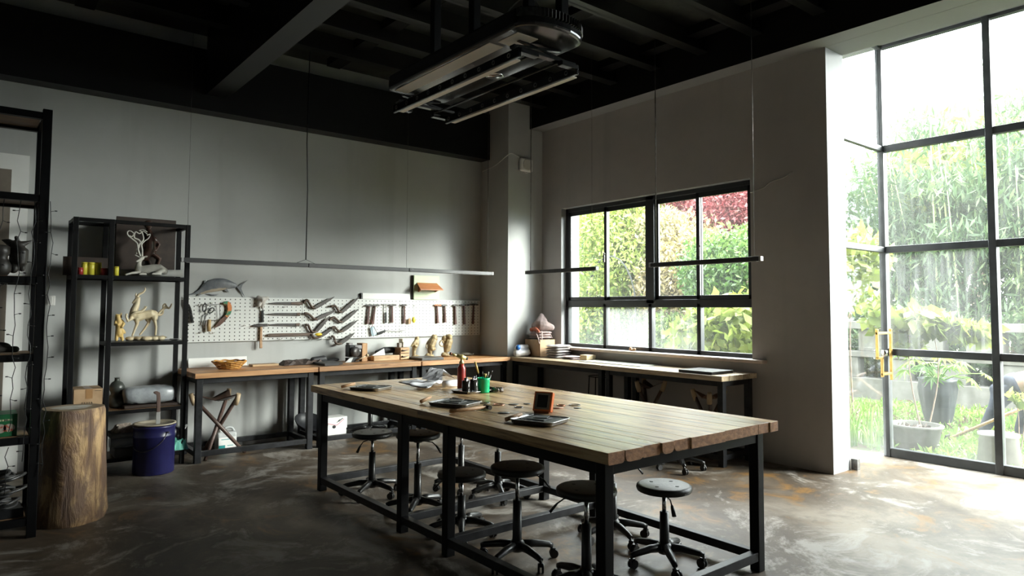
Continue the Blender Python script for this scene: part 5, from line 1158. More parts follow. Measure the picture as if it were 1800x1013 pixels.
for px, r, lab in ((802.5, (0.07, 0.04, 0.035), 'small dark carved turtle nearer the statues'), (818, (0.09, 0.05, 0.045), 'larger dark carved turtle in bench corner')):
    x = onb(px, 7.45, 620); t = thing('carved_turtle', lab, 'statue', (x, 7.45, BT), 'dark carved turtles')
    sculpt('shell', [([(x + r[0] * 0.7, 7.43, BT + 0.012), (x + r[0] * 1.2, 7.42, BT + 0.022)], [0.012, 0.014])], mat('dark_carved_wood', (0.09, 0.075, 0.05), 0.6, col2=(0.04, 0.032, 0.022), scale=30, bmp=0.4), t, 0.005, 1, balls=[((x, 7.45, BT + r[2] * 0.55), (r[0], r[1], r[2] * 0.55))])

# ------------------------------------------------------------------ things on the window benches
def onr(py_px, x, py=640): return PX(py_px, py, x).y
y = 6.93; bagx = 5.72
bag_ = thing('flour_bag', 'crumpled white plastic bag with blue corner in bench corner by pillar', 'bag', (bagx, 6.92, BT))
sculpt('bag_body', [([(bagx - 0.07, 6.9, BT + 0.05), (bagx + 0.09, 6.88, BT + 0.055)], [0.048, 0.053]), ([(bagx - 0.04, 6.92, BT + 0.12), (bagx + 0.1, 6.9, BT + 0.12)], [0.036, 0.04]), ([(bagx - 0.06, 6.9, BT + 0.14), (bagx - 0.1, 6.89, BT + 0.1)], [0.02, 0.02])], mat('white_film', (0.76, 0.76, 0.78), 0.35, col2=(0.55, 0.55, 0.6), scale=16, bmp=0.6), bag_, 0.007, 2)
obj('blue_print', MB().ball((bagx - 0.075, 6.862, BT + 0.125), (0.035, 0.03, 0.035)), mat('blue_print', (0.03, 0.16, 0.5), 0.35), bag_)
bx = thing('cardboard_box', 'open brown cardboard box under folded cloths beside pillar', 'box', (6.0, 6.83, BT))
bx0_, bx1_, by0_, by1_, bz1_ = 5.86, 6.13, 6.68, 6.98, BT + 0.225
obj('carton', MB().box(bx0_, by0_, BT + 0.001, bx1_, by1_, BT + 0.008).box(bx0_, by0_, BT + 0.001, bx0_ + 0.006, by1_, bz1_).box(bx1_ - 0.006, by0_, BT + 0.001, bx1_, by1_, bz1_).box(bx0_, by0_, BT + 0.001, bx1_, by0_ + 0.006, bz1_).box(bx0_, by1_ - 0.006, BT + 0.001, bx1_, by1_, bz1_), CARD, bx)
PINKC = mat('mauve_cloth', (0.46, 0.36, 0.34), 0.8, col2=(0.34, 0.26, 0.25), scale=22, bmp=0.2)
DKCL = mat('dark_mauve_cloth', (0.16, 0.12, 0.12), 0.8, col2=(0.1, 0.075, 0.075), scale=22, bmp=0.2)
def pillow(x0, x1, y0, y1, z0, z1, seed):
    r = random.Random(seed); nx, ny = 9, 9; rows = []; ph = [r.uniform(0, 6) for _ in range(4)]
    def P_(i, j, top):
        u, v = i / (nx - 1) * 2 - 1, j / (ny - 1) * 2 - 1; e = max(0.0, 1 - max(abs(u), abs(v)) ** 5)
        f = (1 - abs(u) ** 6 * 0.06 * (1 + math.sin(ph[0] + 3 * v))) ; g = (1 - abs(v) ** 6 * 0.06 * (1 + math.sin(ph[1] + 3 * u)))
        zc = z0 + (z1 - z0) * 0.42; h = (z1 - z0) * (0.58 if top else 0.42) * e ** 0.5 * (0.93 + 0.07 * math.sin(ph[2] + 4 * u) * math.cos(ph[3] + 5 * v) if top else 1)
        return ((x0 + x1) / 2 + u * f * (x1 - x0) / 2, (y0 + y1) / 2 + v * g * (y1 - y0) / 2, zc + (h if top else -h))
    m_ = MB(); m_.sheet([[P_(i, j, True) for j in range(ny)] for i in range(nx)]); m_.sheet([[P_(i, j, False) for j in reversed(range(ny))] for i in range(nx)])
    return m_
def folded(x0, x1, y0, y1, z0, z1, m, lab, name='folded_apron', group='folded aprons'):
    if z1 - z0 > 0.06: return tag(obj(name, MB().box(x0, y0, z0, x1, y1, z1), m, bevel=0.012, seg=3), lab, 'cloth', group)
    return tag(obj(name, pillow(x0, x1, y0, y1, z0, z1, len(lab) + int(z0 * 1000)), m), lab, 'cloth', group)
zz = BT + 0.009
folded(5.87, 6.12, 6.69, 6.97, zz, BT + 0.2, DKCL, 'dark folded cloth filling the cardboard box', 'folded_cloth', 'cloths in the cardboard box')
zz = BT + 0.201
for i, (dx_, h, m, lab) in enumerate(((0.0, 0.036, DKCL, 'lowest mauve apron above the box rim'), (0.012, 0.034, PINKC, 'second mauve apron above the box rim'), (0.004, 0.034, PINKC, 'third mauve apron above the box rim'), (0.014, 0.03, PINKC, 'fourth mauve apron topmost under the hooded cloth'))):
    folded(5.872 + dx_, 6.10 + dx_, 6.695 - dx_ * 0.3, 6.96, zz, zz + h - 0.001, m, lab, 'folded_apron', 'mauve aprons in the cardboard box'); zz += h
m = MB()
for pts in ([(5.9, 6.69, zz + 0.005), (5.88, 6.66, zz - 0.05), (5.87, 6.655, zz - 0.11)], [(6.0, 6.685, zz + 0.005), (6.03, 6.66, zz - 0.04), (6.06, 6.66, zz - 0.09)], [(5.86, 6.8, zz + 0.004), (5.85, 6.72, zz - 0.05), (5.855, 6.68, zz - 0.16)]): m.tube(curve_pts(pts, 4), 0.008, 6, flat=0.5)
tag(obj('apron_strap', m, PINKC), 'pale apron straps hanging over cardboard box rim', 'strap')
hc = sculpt('hooded_cloth', [([(5.98, 6.80, zz + 0.085), (6.02, 6.82, zz + 0.145), (6.03, 6.84, zz + 0.195)], [0.09, 0.075, 0.04]), ([(6.0, 6.78, zz + 0.08), (6.1, 6.72, zz + 0.05)], [0.08, 0.045]), ([(5.93, 6.8, zz + 0.065), (5.96, 6.88, zz + 0.065)], [0.04, 0.06])], mat('grey_mauve_cloth', (0.3, 0.23, 0.22), 0.85, col2=(0.2, 0.15, 0.145), scale=18, bmp=0.3), None, 0.008, 3); tag(hc, 'grey mauve heaped cloth topmost on cardboard box', 'cloth')
rc = sculpt('rust_cloth', [([(5.885, 6.88, zz + 0.02), (5.89, 6.8, zz + 0.03), (5.88, 6.73, zz - 0.0)], [0.026, 0.03, 0.02])], mat('rust_cloth', (0.42, 0.12, 0.06), 0.7, col2=(0.25, 0.06, 0.035)), None, 0.007, 2); tag(rc, 'rust red cloth left of heaped grey cloth', 'cloth')
WHC = mat('grey_white_cloth', (0.46, 0.43, 0.42), 0.75, col2=(0.3, 0.28, 0.28), scale=20, bmp=0.2)
zz = BT + 0.001
for i, lab in enumerate(('lowest of the grey folded bags in stack by window', 'second grey folded bag from the bottom of stack', 'third grey folded bag from the bottom of stack', 'fourth grey folded bag from the bottom of stack', 'topmost grey folded bag of stack by window')):
    folded(5.87 + 0.008 * (i % 2), 6.15 - 0.008 * (i % 3), 6.34 + 0.006 * (i % 2), 6.62 - 0.008 * ((i + 1) % 2), zz, zz + 0.033, WHC, lab, 'folded_bag', 'grey folded bags stacked by the window'); zz += 0.034
zz = BT + 0.001
for i, lab in enumerate(('lower flat mauve cloth beside stack of grey bags', 'upper flat mauve cloth beside stack of grey bags')):
    folded(5.88, 6.13, 6.06 + 0.02 * i, 6.32, zz, zz + 0.02, PINKC, lab, 'folded_cloth', 'flat mauve cloths on the window bench'); zz += 0.021
tag(obj('wood_block', MB().box(5.94, 5.90, BT + 0.001, 6.10, 6.02, BT + 0.065), mat('pale_beech', (0.66, 0.52, 0.33), 0.5, col2=(0.6, 0.46, 0.28)), bevel=0.003), 'pale square wood block under window left half', 'block')
tag(obj('cutting_mat', MB().box(5.78, 4.92, BT + 0.0015, 6.13, 5.88, BT + 0.008), mat('grey_green_mat', (0.42, 0.44, 0.38), 0.4, col2=(0.37, 0.39, 0.34)), bevel=0.001), 'thin grey green cutting mat on window bench', 'mat')
q = PX(1212, 652, 5.66); tag(obj('work_board', MB().box(5.625, 3.90, BT + 0.001, 5.99, 4.29, BT + 0.029), BLKB, bevel=0.002), 'black work board at free end of window bench', 'board', 'black work boards')
cr = sculpt('crystal_lump', [], mat('tan_mineral', (0.55, 0.36, 0.2), 0.5, col2=(0.35, 0.2, 0.1), scale=40), None, 0.004, 0, balls=[((XW + 0.02, 5.42, WZ0 + 0.012), (0.03, 0.05, 0.013)), ((XW + 0.015, 5.44, WZ0 + 0.025), (0.02, 0.02, 0.018)), ((XW + 0.02, 5.39, WZ0 + 0.022), (0.02, 0.022, 0.014))]); tag(cr, 'small tan mineral lump on window sill', 'mineral')
# sensor on the pillar
acp = thing('wall_speaker', 'white rounded square device high on corner pillar', 'speaker', (5.885, 7.0, 3.45))
obj('case', MB().box(5.775, 6.965, 3.36, 5.99, 7.028, 3.545), OFFW, acp, bevel=0.03, seg=4)
obj('round_face', MB().tube([(5.883, 6.9655, 3.452), (5.883, 6.9615, 3.452)], [0.078, 0.07], 28), mat('speaker_mesh', (0.66, 0.63, 0.58), 0.6, col2=(0.6, 0.57, 0.53), scale=60), acp)
obj('cable', MB().tube(curve_pts([(5.78, 7.02, 3.55), (5.68, 7.02, 3.58), (5.59, 7.02, 3.56), (5.59, 7.3, 3.46), (5.59, 7.6, 3.42)], 4), 0.006, 6).tube(curve_pts([(5.86, 7.0, 3.36), (5.88, 6.99, 3.34), (5.93, 7.0, 3.36)], 4), 0.005, 5), OFFW, acp)

w0 = [PX(a, b, XW - 0.012) for a, b in ((1319, 338), (1330, 335), (1343, 330), (1355, 320), (1378, 312), (1393, 302))]
tag(obj('pale_cord', MB().tube(curve_pts(w0, 4), 0.006, 6), mat('grey_cord', (0.42, 0.41, 0.39), 0.6)), 'thin pale cord running up plaster from upper right window corner', 'cord')

# ------------------------------------------------------------------ things on the work table
def ont(px, py): q = PZ(px, py, TZ); return (q.x, q.y)
STEELT = mat('stainless_tray', (0.55, 0.55, 0.54), 0.3, 0.9, col2=(0.42, 0.42, 0.42), scale=10)
CLAY = mat('dark_slate_clay', (0.1, 0.105, 0.1), 0.5, col2=(0.055, 0.058, 0.055), scale=30, bmp=0.4)
def tray(loc, rz, label, w, d, with_mallet=True, fill=True, tilt=0.0):
    t = thing('steel_tray', label, 'tray', (loc[0], loc[1], TZ + 0.0005), 'steel trays with dark plates', rz)
    h = 0.024; b = 0.012
    rows = []
    for k_, (s, z) in enumerate(((0.0, 0.002), (1 - 0.05, 0.002), (1 - 0.025, 0.008), (1.0, h), (1.045, h), (1.045, h - 0.002))):
        ring = []
        for j in range(64):
            a = 2 * PI * j / 64; cx, sy_ = math.cos(a), math.sin(a); sc_ = 1 / (abs(cx) ** 12 + abs(sy_) ** 12) ** (1 / 12)
            ring.append((cx * sc_ * w / 2 * s, sy_ * sc_ * d / 2 * s, z))
        rows.append(ring + [ring[0]])
    obj('dish', MB().sheet(rows[1:] if False else rows), STEELT, t, local=True, solid=0.0015)
    if fill:
        obj('dark_plate', MB().box(-w * 0.44, -d * 0.44, 0.0035, w * 0.44, d * 0.44, 0.021), CLAY, t, local=True, bevel=0.004)
        m = MB(); m.box(-w * 0.25, -d * 0.22, 0.0215, w * 0.22, d * 0.2, 0.026); m.obox((0.02, 0.0, 0.0285), (w * 0.36, d * 0.3, 0.004), (0, 0, 0.3)); m.tube([(-w * 0.36, d * 0.3, 0.026), (w * 0.36, d * 0.34, 0.026)], 0.004, 6); m.tube([(-w * 0.38, -d * 0.28, 0.026), (-w * 0.38, d * 0.2, 0.026)], 0.003, 6); m.tube([(w * 0.38, -d * 0.3, 0.026), (w * 0.3, d * 0.2, 0.026)], 0.003, 6)
        obj('carved_relief', m, CLAY, t, local=True, bevel=0.001)
    return t
p = ont(652, 685); tray(p, 0.5, 'steel tray with dark plate at far left corner of work table', 0.22, 0.27)
p = ont(800, 712.5); tray(p, 0.42, 'steel tray with dark plate halfway along table near edge', 0.23, 0.29)
p = ont(949, 743); tray(p, 0.33, 'steel tray with dark plate before orange picture frame', 0.23, 0.27)
def mallet(a, b, label, head=None):
    a, b = Vector((*a, TZ + 0.0135)), Vector((*b, TZ + (0.036 if head is None else 0.016)))
    t = thing('chasing_mallet', label, 'mallet', (a.x, a.y, TZ), 'light wood mallets')
    obj('handle', MB().tube([a, a.lerp(b, 0.5), b], [0.0125, 0.011, 0.009], 10), HANDLE_L, t)
    if head:
        d = (b - a).normalized(); s = Vector((-d.y, d.x, 0))
        h0 = b + d * 0.004
        obj('head', MB().tube([h0 - s * 0.032, h0 - s * 0.02, h0 + s * 0.02, h0 + s * 0.032], [0.015, 0.014, 0.014, 0.015], 12), IRON, t)
        obj('ferrule', MB().bar(h0 + d * 0.0, h0 + d * 0.02, 0.02, 0.02), DULL, t)
    return t
mallet(ont(600, 683.5), ont(624, 682), 'light wooden stick propped on far left steel tray')
mallet(ont(740, 710), ont(757, 707), 'short wooden stick propped on middle steel tray')
mallet(ont(889, 742), ont(917, 739), 'light wooden stick propped on steel tray before orange frame')
mallet(ont(791, 727), ont(856, 720.5), 'light wooden handled hammer lying across table near edge', True)
# orange framed screen
ORG = mat('orange_plastic', (0.72, 0.17, 0.035), 0.35, col2=(0.66, 0.15, 0.03))
p = ont(951, 727); of = thing('photo_frame', 'orange desktop picture frame with dark screen on table', 'picture frame', (p[0], p[1], TZ + 0.001), None, -1.12)
R = Euler((-0.35, 0, 0)).to_matrix()
def tl_(m):
    for i, v in enumerate(m.v):
        m.v[i] = tuple(R @ Vector(v))
    lo = 0.0
    return m
obj('case', tl_(MB().box(-0.062, -0.0, 0.012, 0.062, 0.035, 0.137)), ORG, of, local=True, bevel=0.006, seg=3)
obj('bezel', tl_(MB().box(-0.05, -0.0025, 0.024, 0.05, 0.0002, 0.126)), mat('grey_bezel', (0.2, 0.19, 0.18), 0.4), of, local=True, bevel=0.002)
obj('screen', tl_(MB().box(-0.034, -0.0035, 0.036, 0.034, -0.002, 0.114)), mat('dark_screen', (0.012, 0.012, 0.012), 0.15), of, local=True)
obj('stand', MB().prism([(-0.03, 0.06, 0.06), (0.03, 0.06, 0.06), (0.04, 0.1, 0.0), (-0.04, 0.1, 0.0)], (0, 0.006, 0.0)).box(-0.05, 0.004, 0.0, 0.05, 0.03, 0.014), mat('orange_dark', (0.32, 0.08, 0.02), 0.4), of, local=True)
# loose rings and discs on the table
for i, (px, py, rx, lab, solid_) in enumerate(((852, 709.5, 11, 'dark thin ring leftmost of the scattered rings on table', False), (877, 712.5, 12, 'copper ring second in scattered row', False), (903, 711.5, 11, 'pale steel ring mid row', True), (912, 717, 9, 'small curved brown strip nearer table edge', False), (927, 710.5, 8, 'pale disc beside orange frame left side', True), (885.5, 726.5, 12, 'grey ring nearest table front edge', True), (986, 713.5, 9, 'copper ring behind orange frame right side', False), (981, 718, 11, 'pink copper disc right of orange frame', True), (1010, 713, 12, 'rightmost pale ring with dark rim', False), (1015, 718, 8, 'small dark disc rightmost on table', True))):
    x, y = ont(px, py); r = rx * 0.0031
    if solid_: m = MB().lathe([(0, 0.0005), (r, 0.0005), (r * 1.03, 0.002), (r, 0.0035), (0, 0.0025)], (x, y, TZ), 24)
    else: m = MB().tube([(x + r * math.cos(t), y + r * math.sin(t), TZ + 0.0035) for t in np.linspace(0, 2 * PI, 29)], 0.003, 6, False)
    tag(obj('metal_ring', m, (mat('copper', (0.5, 0.24, 0.16), 0.35, 0.8, col2=(0.36, 0.16, 0.1)) if 'copper' in lab else DULL)), lab, 'ring', 'metal rings and discs on the table')
x, y = ont(805, 704); tag(obj('steel_punch', MB().bar((*ont(795.5, 700.5), TZ + 0.0045), (*ont(810.5, 703), TZ + 0.0045), 0.008, 0.008), IRON), 'thin dark steel punch behind middle tray', 'punch')
tag(obj('steel_punch', MB().bar((*ont(808, 719.5), TZ + 0.0045), (*ont(842, 717), TZ + 0.0045), 0.006, 0.006), DULL), 'thin pale steel punch before middle tray', 'punch')
# crumpled drawings
PAPER = mat('white_paper', (0.74, 0.75, 0.78), 0.7, col2=(0.66, 0.67, 0.71), scale=4)
PRINT = mat('dark_printed_paper', (0.2, 0.2, 0.21), 0.6, col2=(0.1, 0.1, 0.105), scale=7)
def paper(px_corners, seed, h, m, lab, z0=0.002, n=9):
    c_ = [Vector((*ont(*q), TZ)) for q in px_corners]; r = random.Random(seed); rows = []
    ph = [r.uniform(0, 6) for _ in range(4)]
    for i in range(n):
        u = i / (n - 1); row = []
        for j in range(n):
            v = j / (n - 1); p = (c_[0].lerp(c_[1], u)).lerp(c_[3].lerp(c_[2], u), v)
            z = z0 + h * (0.5 + 0.5 * math.sin(5.5 * u + ph[0] + 2 * v) * math.sin(4.2 * v + ph[1])) * (0.35 + 0.65 * r.random()); row.append((p.x, p.y, TZ + z))
        rows.append(row)
    return tag(obj('paper_sheet', MB().sheet(rows, True), m, solid=0.0012), lab, 'paper', 'crumpled drawings on the table')
paper([(700, 672.5), (735, 668), (768, 672), (735, 681)], 3, 0.012, PAPER, 'flat white sheet under crumpled drawings', 0.001)
paper([(712, 683), (752, 673), (790, 673.5), (752, 688)], 5, 0.035, PAPER, 'crumpled white drawing sheet at middle of table far side', 0.016)
def roof_sheet():
    a, b = Vector((*ont(741, 677), TZ + 0.045)), Vector((*ont(777, 679), TZ + 0.05))
    c_, d = Vector((*ont(756, 671), TZ + 0.12)), Vector((*ont(779, 670), TZ + 0.105)); rows = []
    r = random.Random(6)
    for i in range(7):
        u = i / 6; rows.append([tuple(a.lerp(b, v / 6).lerp(c_.lerp(d, v / 6), u) + Vector((0, 0, r.uniform(-.006, .006)))) for v in range(7)])
    e, f_ = Vector((*ont(782, 668), TZ + 0.04)), Vector((*ont(800, 672), TZ + 0.03))
    return rows, [[tuple(d.lerp(f_, u / 5).lerp(c_.lerp(e, u / 5), v / 5)) for v in range(6)] for u in range(6)]
rA, rB = roof_sheet()
fp_ = thing('folded_print', 'folded dark printed sheet tented over crumpled drawings', 'paper', (*ont(765, 676), TZ + 0.05))
obj('dark_side', MB().sheet(rA, False), PRINT, fp_, solid=0.0012); obj('pale_side', MB().sheet(rB, True), PAPER, fp_, solid=0.0012)
tag(obj('paper_roll', MB().tube([(*ont(780, 682), TZ + 0.03), (*ont(802, 680), TZ + 0.03)], [0.027, 0.028], 16), PAPER), 'white rolled paper between drawings and red torch can', 'paper')
# big tray with torch, jars and green pot
t = thing('steel_tray', 'big steel tray holding gas torch and green pot on table', 'tray', (*ont(838, 688), TZ + 0.0005), None, 0.15)
w, d = 0.37, 0.24; rows = []
for s, z in ((0.0, 0.002), (0.95, 0.002), (0.98, 0.006), (1.0, 0.016), (1.03, 0.016), (1.03, 0.014)):
    ring = []
    for j in range(32):
        a = 2 * PI * j / 32; cx, sy_ = math.cos(a), math.sin(a); sc_ = 1 / (abs(cx) ** 8 + abs(sy_) ** 8) ** 0.125; ring.append((cx * sc_ * w / 2 * s, sy_ * sc_ * d / 2 * s, z))
    rows.append(ring + [ring[0]])
obj('dish', MB().sheet(rows), STEELT, t, local=True, solid=0.0015)
TT = TZ + 0.0035
def ontt(px, py): q = PZ(px, py, TT); return (q.x, q.y)
x, y = ontt(811, 684); tc_ = thing('gas_torch', 'red gas canister with brass torch head on steel tray', 'torch', (x, y, TT))
REDC = mat('red_can', (0.5, 0.055, 0.03), 0.3, col2=(0.22, 0.02, 0.02), scale=9)
obj('canister', MB().lathe([(0, 0), (0.032, 0.0), (0.0335, 0.004), (0.0335, 0.16), (0.031, 0.172), (0.022, 0.185), (0.02, 0.2), (0, 0.2)], n=24), REDC, tc_, local=True)
obj('collar', MB().lathe([(0, 0.2), (0.021, 0.2), (0.019, 0.215), (0.012, 0.225), (0.01, 0.25), (0, 0.25)], n=18), mat('brass_collar', (0.62, 0.5, 0.24), 0.35, 0.8), tc_, local=True)
hd_ = MB(); hv = Vector((-0.75, 0.3, 0)).normalized(); hv.z = 0.3
b0 = Vector((0, 0, 0.255)); hd_.tube([b0 - hv * 0.035, b0, b0 + hv * 0.04], [0.014, 0.019, 0.012], 12); hd_.ball(b0, (0.022, 0.022, 0.02))
obj('burner_head', hd_, mat('yellow_brass', (0.72, 0.6, 0.25), 0.35, 0.5), tc_, local=True)
obj('nozzle', MB().tube([b0 + hv * 0.035, b0 + hv * 0.085], [0.0095, 0.0095], 12), mat('yellow_brass_b', (0.66, 0.53, 0.22), 0.35, 0.5), tc_, local=True)
obj('nozzle_tip', MB().tube([b0 + hv * 0.083, b0 + hv * 0.098], [0.012, 0.012], 12), mat('burnt_tip', (0.12, 0.04, 0.02), 0.5, 0.5), tc_, local=True)
obj('valve_knob', MB().tube([b0 - hv * 0.035, b0 - hv * 0.05], [0.012, 0.012], 12), PLASTIC, tc_, local=True)
rr = random.Random(3)
SMOKE = mat('smoky_jar', (0.045, 0.04, 0.036), 0.15, col2=(0.025, 0.022, 0.02))
for px, py, r, h, lab in ((819, 688, 0.032, 0.082, 'dark jar of steel bits right behind red canister'), (833, 686, 0.033, 0.085, 'dark jar of steel bits left of green pot')):
    x, y = ontt(px, py); j = thing('glass_jar', lab, 'jar', (x, y, TT), 'dark jars of bits')
    obj('jar_body', MB().lathe([(0, 0), (r * 0.9, 0), (r, 0.006), (r, h), (r - 0.003, h), (r - 0.004, 0.01), (0, 0.01)], n=24), SMOKE, j, local=True)
    m = MB()
    for k_ in range(15):
        a, q = rr.uniform(0, 2 * PI), rr.uniform(0, r * 0.75); a2 = rr.uniform(0, 2 * PI)
        m.tube([(q * math.cos(a) * 0.6, q * math.sin(a) * 0.6, 0.012), (q * math.cos(a) + 0.006 * math.cos(a2), q * math.sin(a), h + rr.uniform(0.008, 0.03))], rr.uniform(0.002, 0.0035), 6)
    obj('steel_bits', m, CHROME, j, local=True)
x, y = ontt(850, 690); gp = thing('green_pot', 'bright green plastic pot full of modelling tools', 'pot', (x, y, TT))
r = 0.05; h = 0.112
obj('pot_body', MB().lathe([(0, 0), (r * 0.86, 0), (r * 0.9, 0.006), (r * 0.97, h * 0.86), (r, h * 0.88), (r, h), (r - 0.003, h), (r * 0.85, 0.01), (0, 0.01)], n=32), GREEN, gp, local=True)
def potter(name, lab, bx, by, tx_, ty_, z1, prof, m1, m2, split=0.62):
    t = thing(name, lab, 'modelling tool', (x, y, TT), 'modelling tools in the green pot')
    a, b = Vector((bx, by, 0.0115)), Vector((tx_, ty_, z1)); c_ = a.lerp(b, split)
    obj('shaft', MB().tube([a, c_], 0.003, 6), m1, t, local=True); obj('grip', MB().tube([c_, c_.lerp(b, 0.5), b], prof, 8), m2, t, local=True)
YW = mat('yellow_wood', (0.62, 0.45, 0.16), 0.4, col2=(0.5, 0.34, 0.1))
potter('modelling_tool', 'tall yellow handled tool leaning left in green pot', 0.0, -0.0, -0.058, 0.035, 0.235, [0.005, 0.009, 0.007], DULL, YW, 0.6)
potter('modelling_tool', 'yellow knobbed tool in middle of green pot', 0.01, 0.0, 0.012, -0.004, 0.142, [0.004, 0.008, 0.012], DULL, YW, 0.75)
potter('modelling_tool', 'thin steel needle upright beside yellow knob in green pot', -0.005, 0.01, 0.0, 0.012, 0.16, [0.0025, 0.002, 0.0015], DULL, DULL)
potter('modelling_tool', 'thin steel spatula leaning right in green pot', 0.01, 0.01, 0.04, -0.012, 0.155, [0.003, 0.003, 0.005], DULL, CHROME)
potter('modelling_tool', 'dark tipped thin brush rightmost in green pot', 0.015, -0.01, 0.062, -0.03, 0.165, [0.0025, 0.002, 0.004], DULL, IRON, 0.8)
x2, y2 = ontt(873, 688.5)
tag(sculpt('pebble_heap', [], mat('dark_pebbles', (0.1, 0.075, 0.055), 0.5, col2=(0.05, 0.035, 0.03), scale=40), None, 0.004, 0, balls=[((x2 + rr.uniform(-.035, .03), y2 + rr.uniform(-.045, .045), TT + rr.uniform(0.008, 0.022)), rr.uniform(0.012, 0.018)) for _ in range(13)]), 'small heap of dark scraps right of green pot on tray', 'scraps')
for px, py in ((829, 691), (823, 692.5)):
    x2, y2 = ontt(px, py); tag(obj('chrome_bead', MB().lathe([(0, 0), (0.009, 0), (0.009, 0.016), (0.006, 0.02), (0, 0.02)], (x2, y2, TT), 12), CHROME), 'small chrome bead on tray edge %s' % ('left of green pot' if px == 829 else 'before dark jar'), 'bead')

# ------------------------------------------------------------------ the garden outside
GRASS = mat('garden_soil_grass', (0.05, 0.075, 0.022), 0.9, col2=(0.085, 0.062, 0.038), scale=1.6, bmp=0.5, contrast=(0.42, 0.55))
struct('garden_ground', MB().box(XG + 0.07, -25, -0.16, 45, 40, -0.03).box(XO + 0.001, YE + 0.06, -0.16, XG + 0.069, 40, -0.031), GRASS)
CONC = mat('weathered_concrete', (0.11, 0.107, 0.095), 0.85, col2=(0.075, 0.073, 0.062), scale=5, bmp=0.15)
gw = MB(); gx = 12.2
gw.box(gx, -6, -0.1, gx + 0.3, 8.5, 0.32).box(gx, -6, 0.68, gx + 0.3, 8.5, 0.78).box(gx - 0.03, -6, 1.17, gx + 0.33, 8.5, 1.30)
yy = -6.0; kk = 0
while yy < 8.4:
    gw.box(gx + 0.02, yy, 0.32, gx + 0.28, yy + 0.44, 0.68); gw.box(gx + 0.02, yy + 0.3, 0.78, gx + 0.28, yy + 0.80, 1.17); yy += 0.82
o = obj('garden_wall', gw, CONC, bevel=0.008); o['kind'] = 'structure'
# white pier outside the window's left edge
q0, q1 = PX(1016, 450, 6.75), PX(1000, 450, 6.75)
o = obj('wall_outer_pier', MB().box(XO + 0.02, q0.y, 0.0, 6.75, q0.y + 0.35, 4.6), W_WHITE); o['kind'] = 'structure'

NPR = np.random.RandomState(11)
def leaves(name, clumps, n, size, m, parent=None, aspect=2.4, droop=0.3, shell=0.55, dark_in=False, seed=1):
    """n pointed leaves spread through ellipsoid clumps [(centre, radii)]"""
    R = np.random.RandomState(seed); vol = np.array([r[0] * r[1] * r[2] for _, r in clumps]); cnt = np.maximum(1, (n * vol / vol.sum())).astype(int)
    C_, tone = [], []
    for (cc, r), k in zip(clumps, cnt):
        d = R.normal(size=(k, 3)); d /= np.linalg.norm(d, axis=1)[:, None]
        rad = shell + (1 - shell) * R.rand(k) ** 0.7; rad *= 1 + 0.12 * R.normal(size=k)
        C_.append(np.array(cc) + d * rad[:, None] * np.array(r)); tone.append(np.clip(0.5 + 0.22 * R.normal(size=k) + R.normal() * 0.12, 0, 1))
    C_ = np.concatenate(C_); tone = np.concatenate(tone); k = len(C_)
    a = R.normal(size=(k, 3)); a[:, 2] -= droop * 2; a /= np.linalg.norm(a, axis=1)[:, None]
    b = np.cross(a, R.normal(size=(k, 3))); b /= np.linalg.norm(b, axis=1)[:, None]
    nrm = np.cross(a, b); s = size * (0.6 + 0.8 * R.rand(k))[:, None]
    V = np.empty((k, 4, 3)); V[:, 0] = C_ - a * s; V[:, 1] = C_ + b * s / aspect + nrm * s * 0.08; V[:, 2] = C_ + a * s; V[:, 3] = C_ - b * s / aspect + nrm * s * 0.08
    o0 = np.array(tuple(wloc(parent))) if parent is not None else C_.mean(0) * np.array([1, 1, 0])
    V = (V - o0).reshape(-1, 3)
    me = bpy.data.meshes.new(name); me.vertices.add(len(V)); me.vertices.foreach_set('co', V.ravel())
    me.loops.add(len(V)); me.loops.foreach_set('vertex_index', np.arange(len(V), dtype=np.int32))
    me.polygons.add(k); me.polygons.foreach_set('loop_start', np.arange(0, len(V), 4, dtype=np.int32))
    me.polygons.foreach_set('loop_total', np.full(k, 4, dtype=np.int32))
    me.attributes.new('rnd', 'FLOAT', 'FACE').data.foreach_set('value', tone.astype(np.float32))
    me.materials.append(m); me.update(calc_edges=True)
    o = bpy.data.objects.new(name, me); COL.objects.link(o)
    if parent is not None: o.parent = parent
    else: o.location = tuple(o0)
    return o
TRUNK = mat('tree_bark', (0.28, 0.2, 0.15), 0.85, col2=(0.16, 0.11, 0.08), scale=18)
TRUNKP = mat('pale_bark', (0.5, 0.38, 0.3), 0.8, col2=(0.36, 0.26, 0.2), scale=18)
L_LIME = leaf('lime_leaves', [(0.22, 0.34, 0.05), (0.45, 0.58, 0.10), (0.72, 0.78, 0.25)])
L_MID = leaf('mid_green_leaves', [(0.08, 0.19, 0.04), (0.17, 0.34, 0.07), (0.36, 0.5, 0.14)])
L_BLUE = leaf('bluish_green_leaves', [(0.06, 0.16, 0.06), (0.14, 0.30, 0.11), (0.32, 0.46, 0.22)])
L_RED = leaf('red_maple_leaves', [(0.28, 0.05, 0.06), (0.5, 0.13, 0.14), (0.72, 0.3, 0.27)])
L_PEACH = leaf('peach_yellow_leaves', [(0.45, 0.35, 0.12), (0.66, 0.55, 0.24), (0.8, 0.66, 0.42)])
L_BAM = leaf('bamboo_leaves', [(0.06, 0.14, 0.04), (0.13, 0.24, 0.08), (0.28, 0.38, 0.15)])
L_PALE = leaf('pale_far_leaves', [(0.3, 0.42, 0.22), (0.5, 0.6, 0.36), (0.68, 0.74, 0.5)])
L_GRASS = leaf('bright_blade_leaves', [(0.18, 0.4, 0.05), (0.34, 0.6, 0.10), (0.55, 0.75, 0.2)])
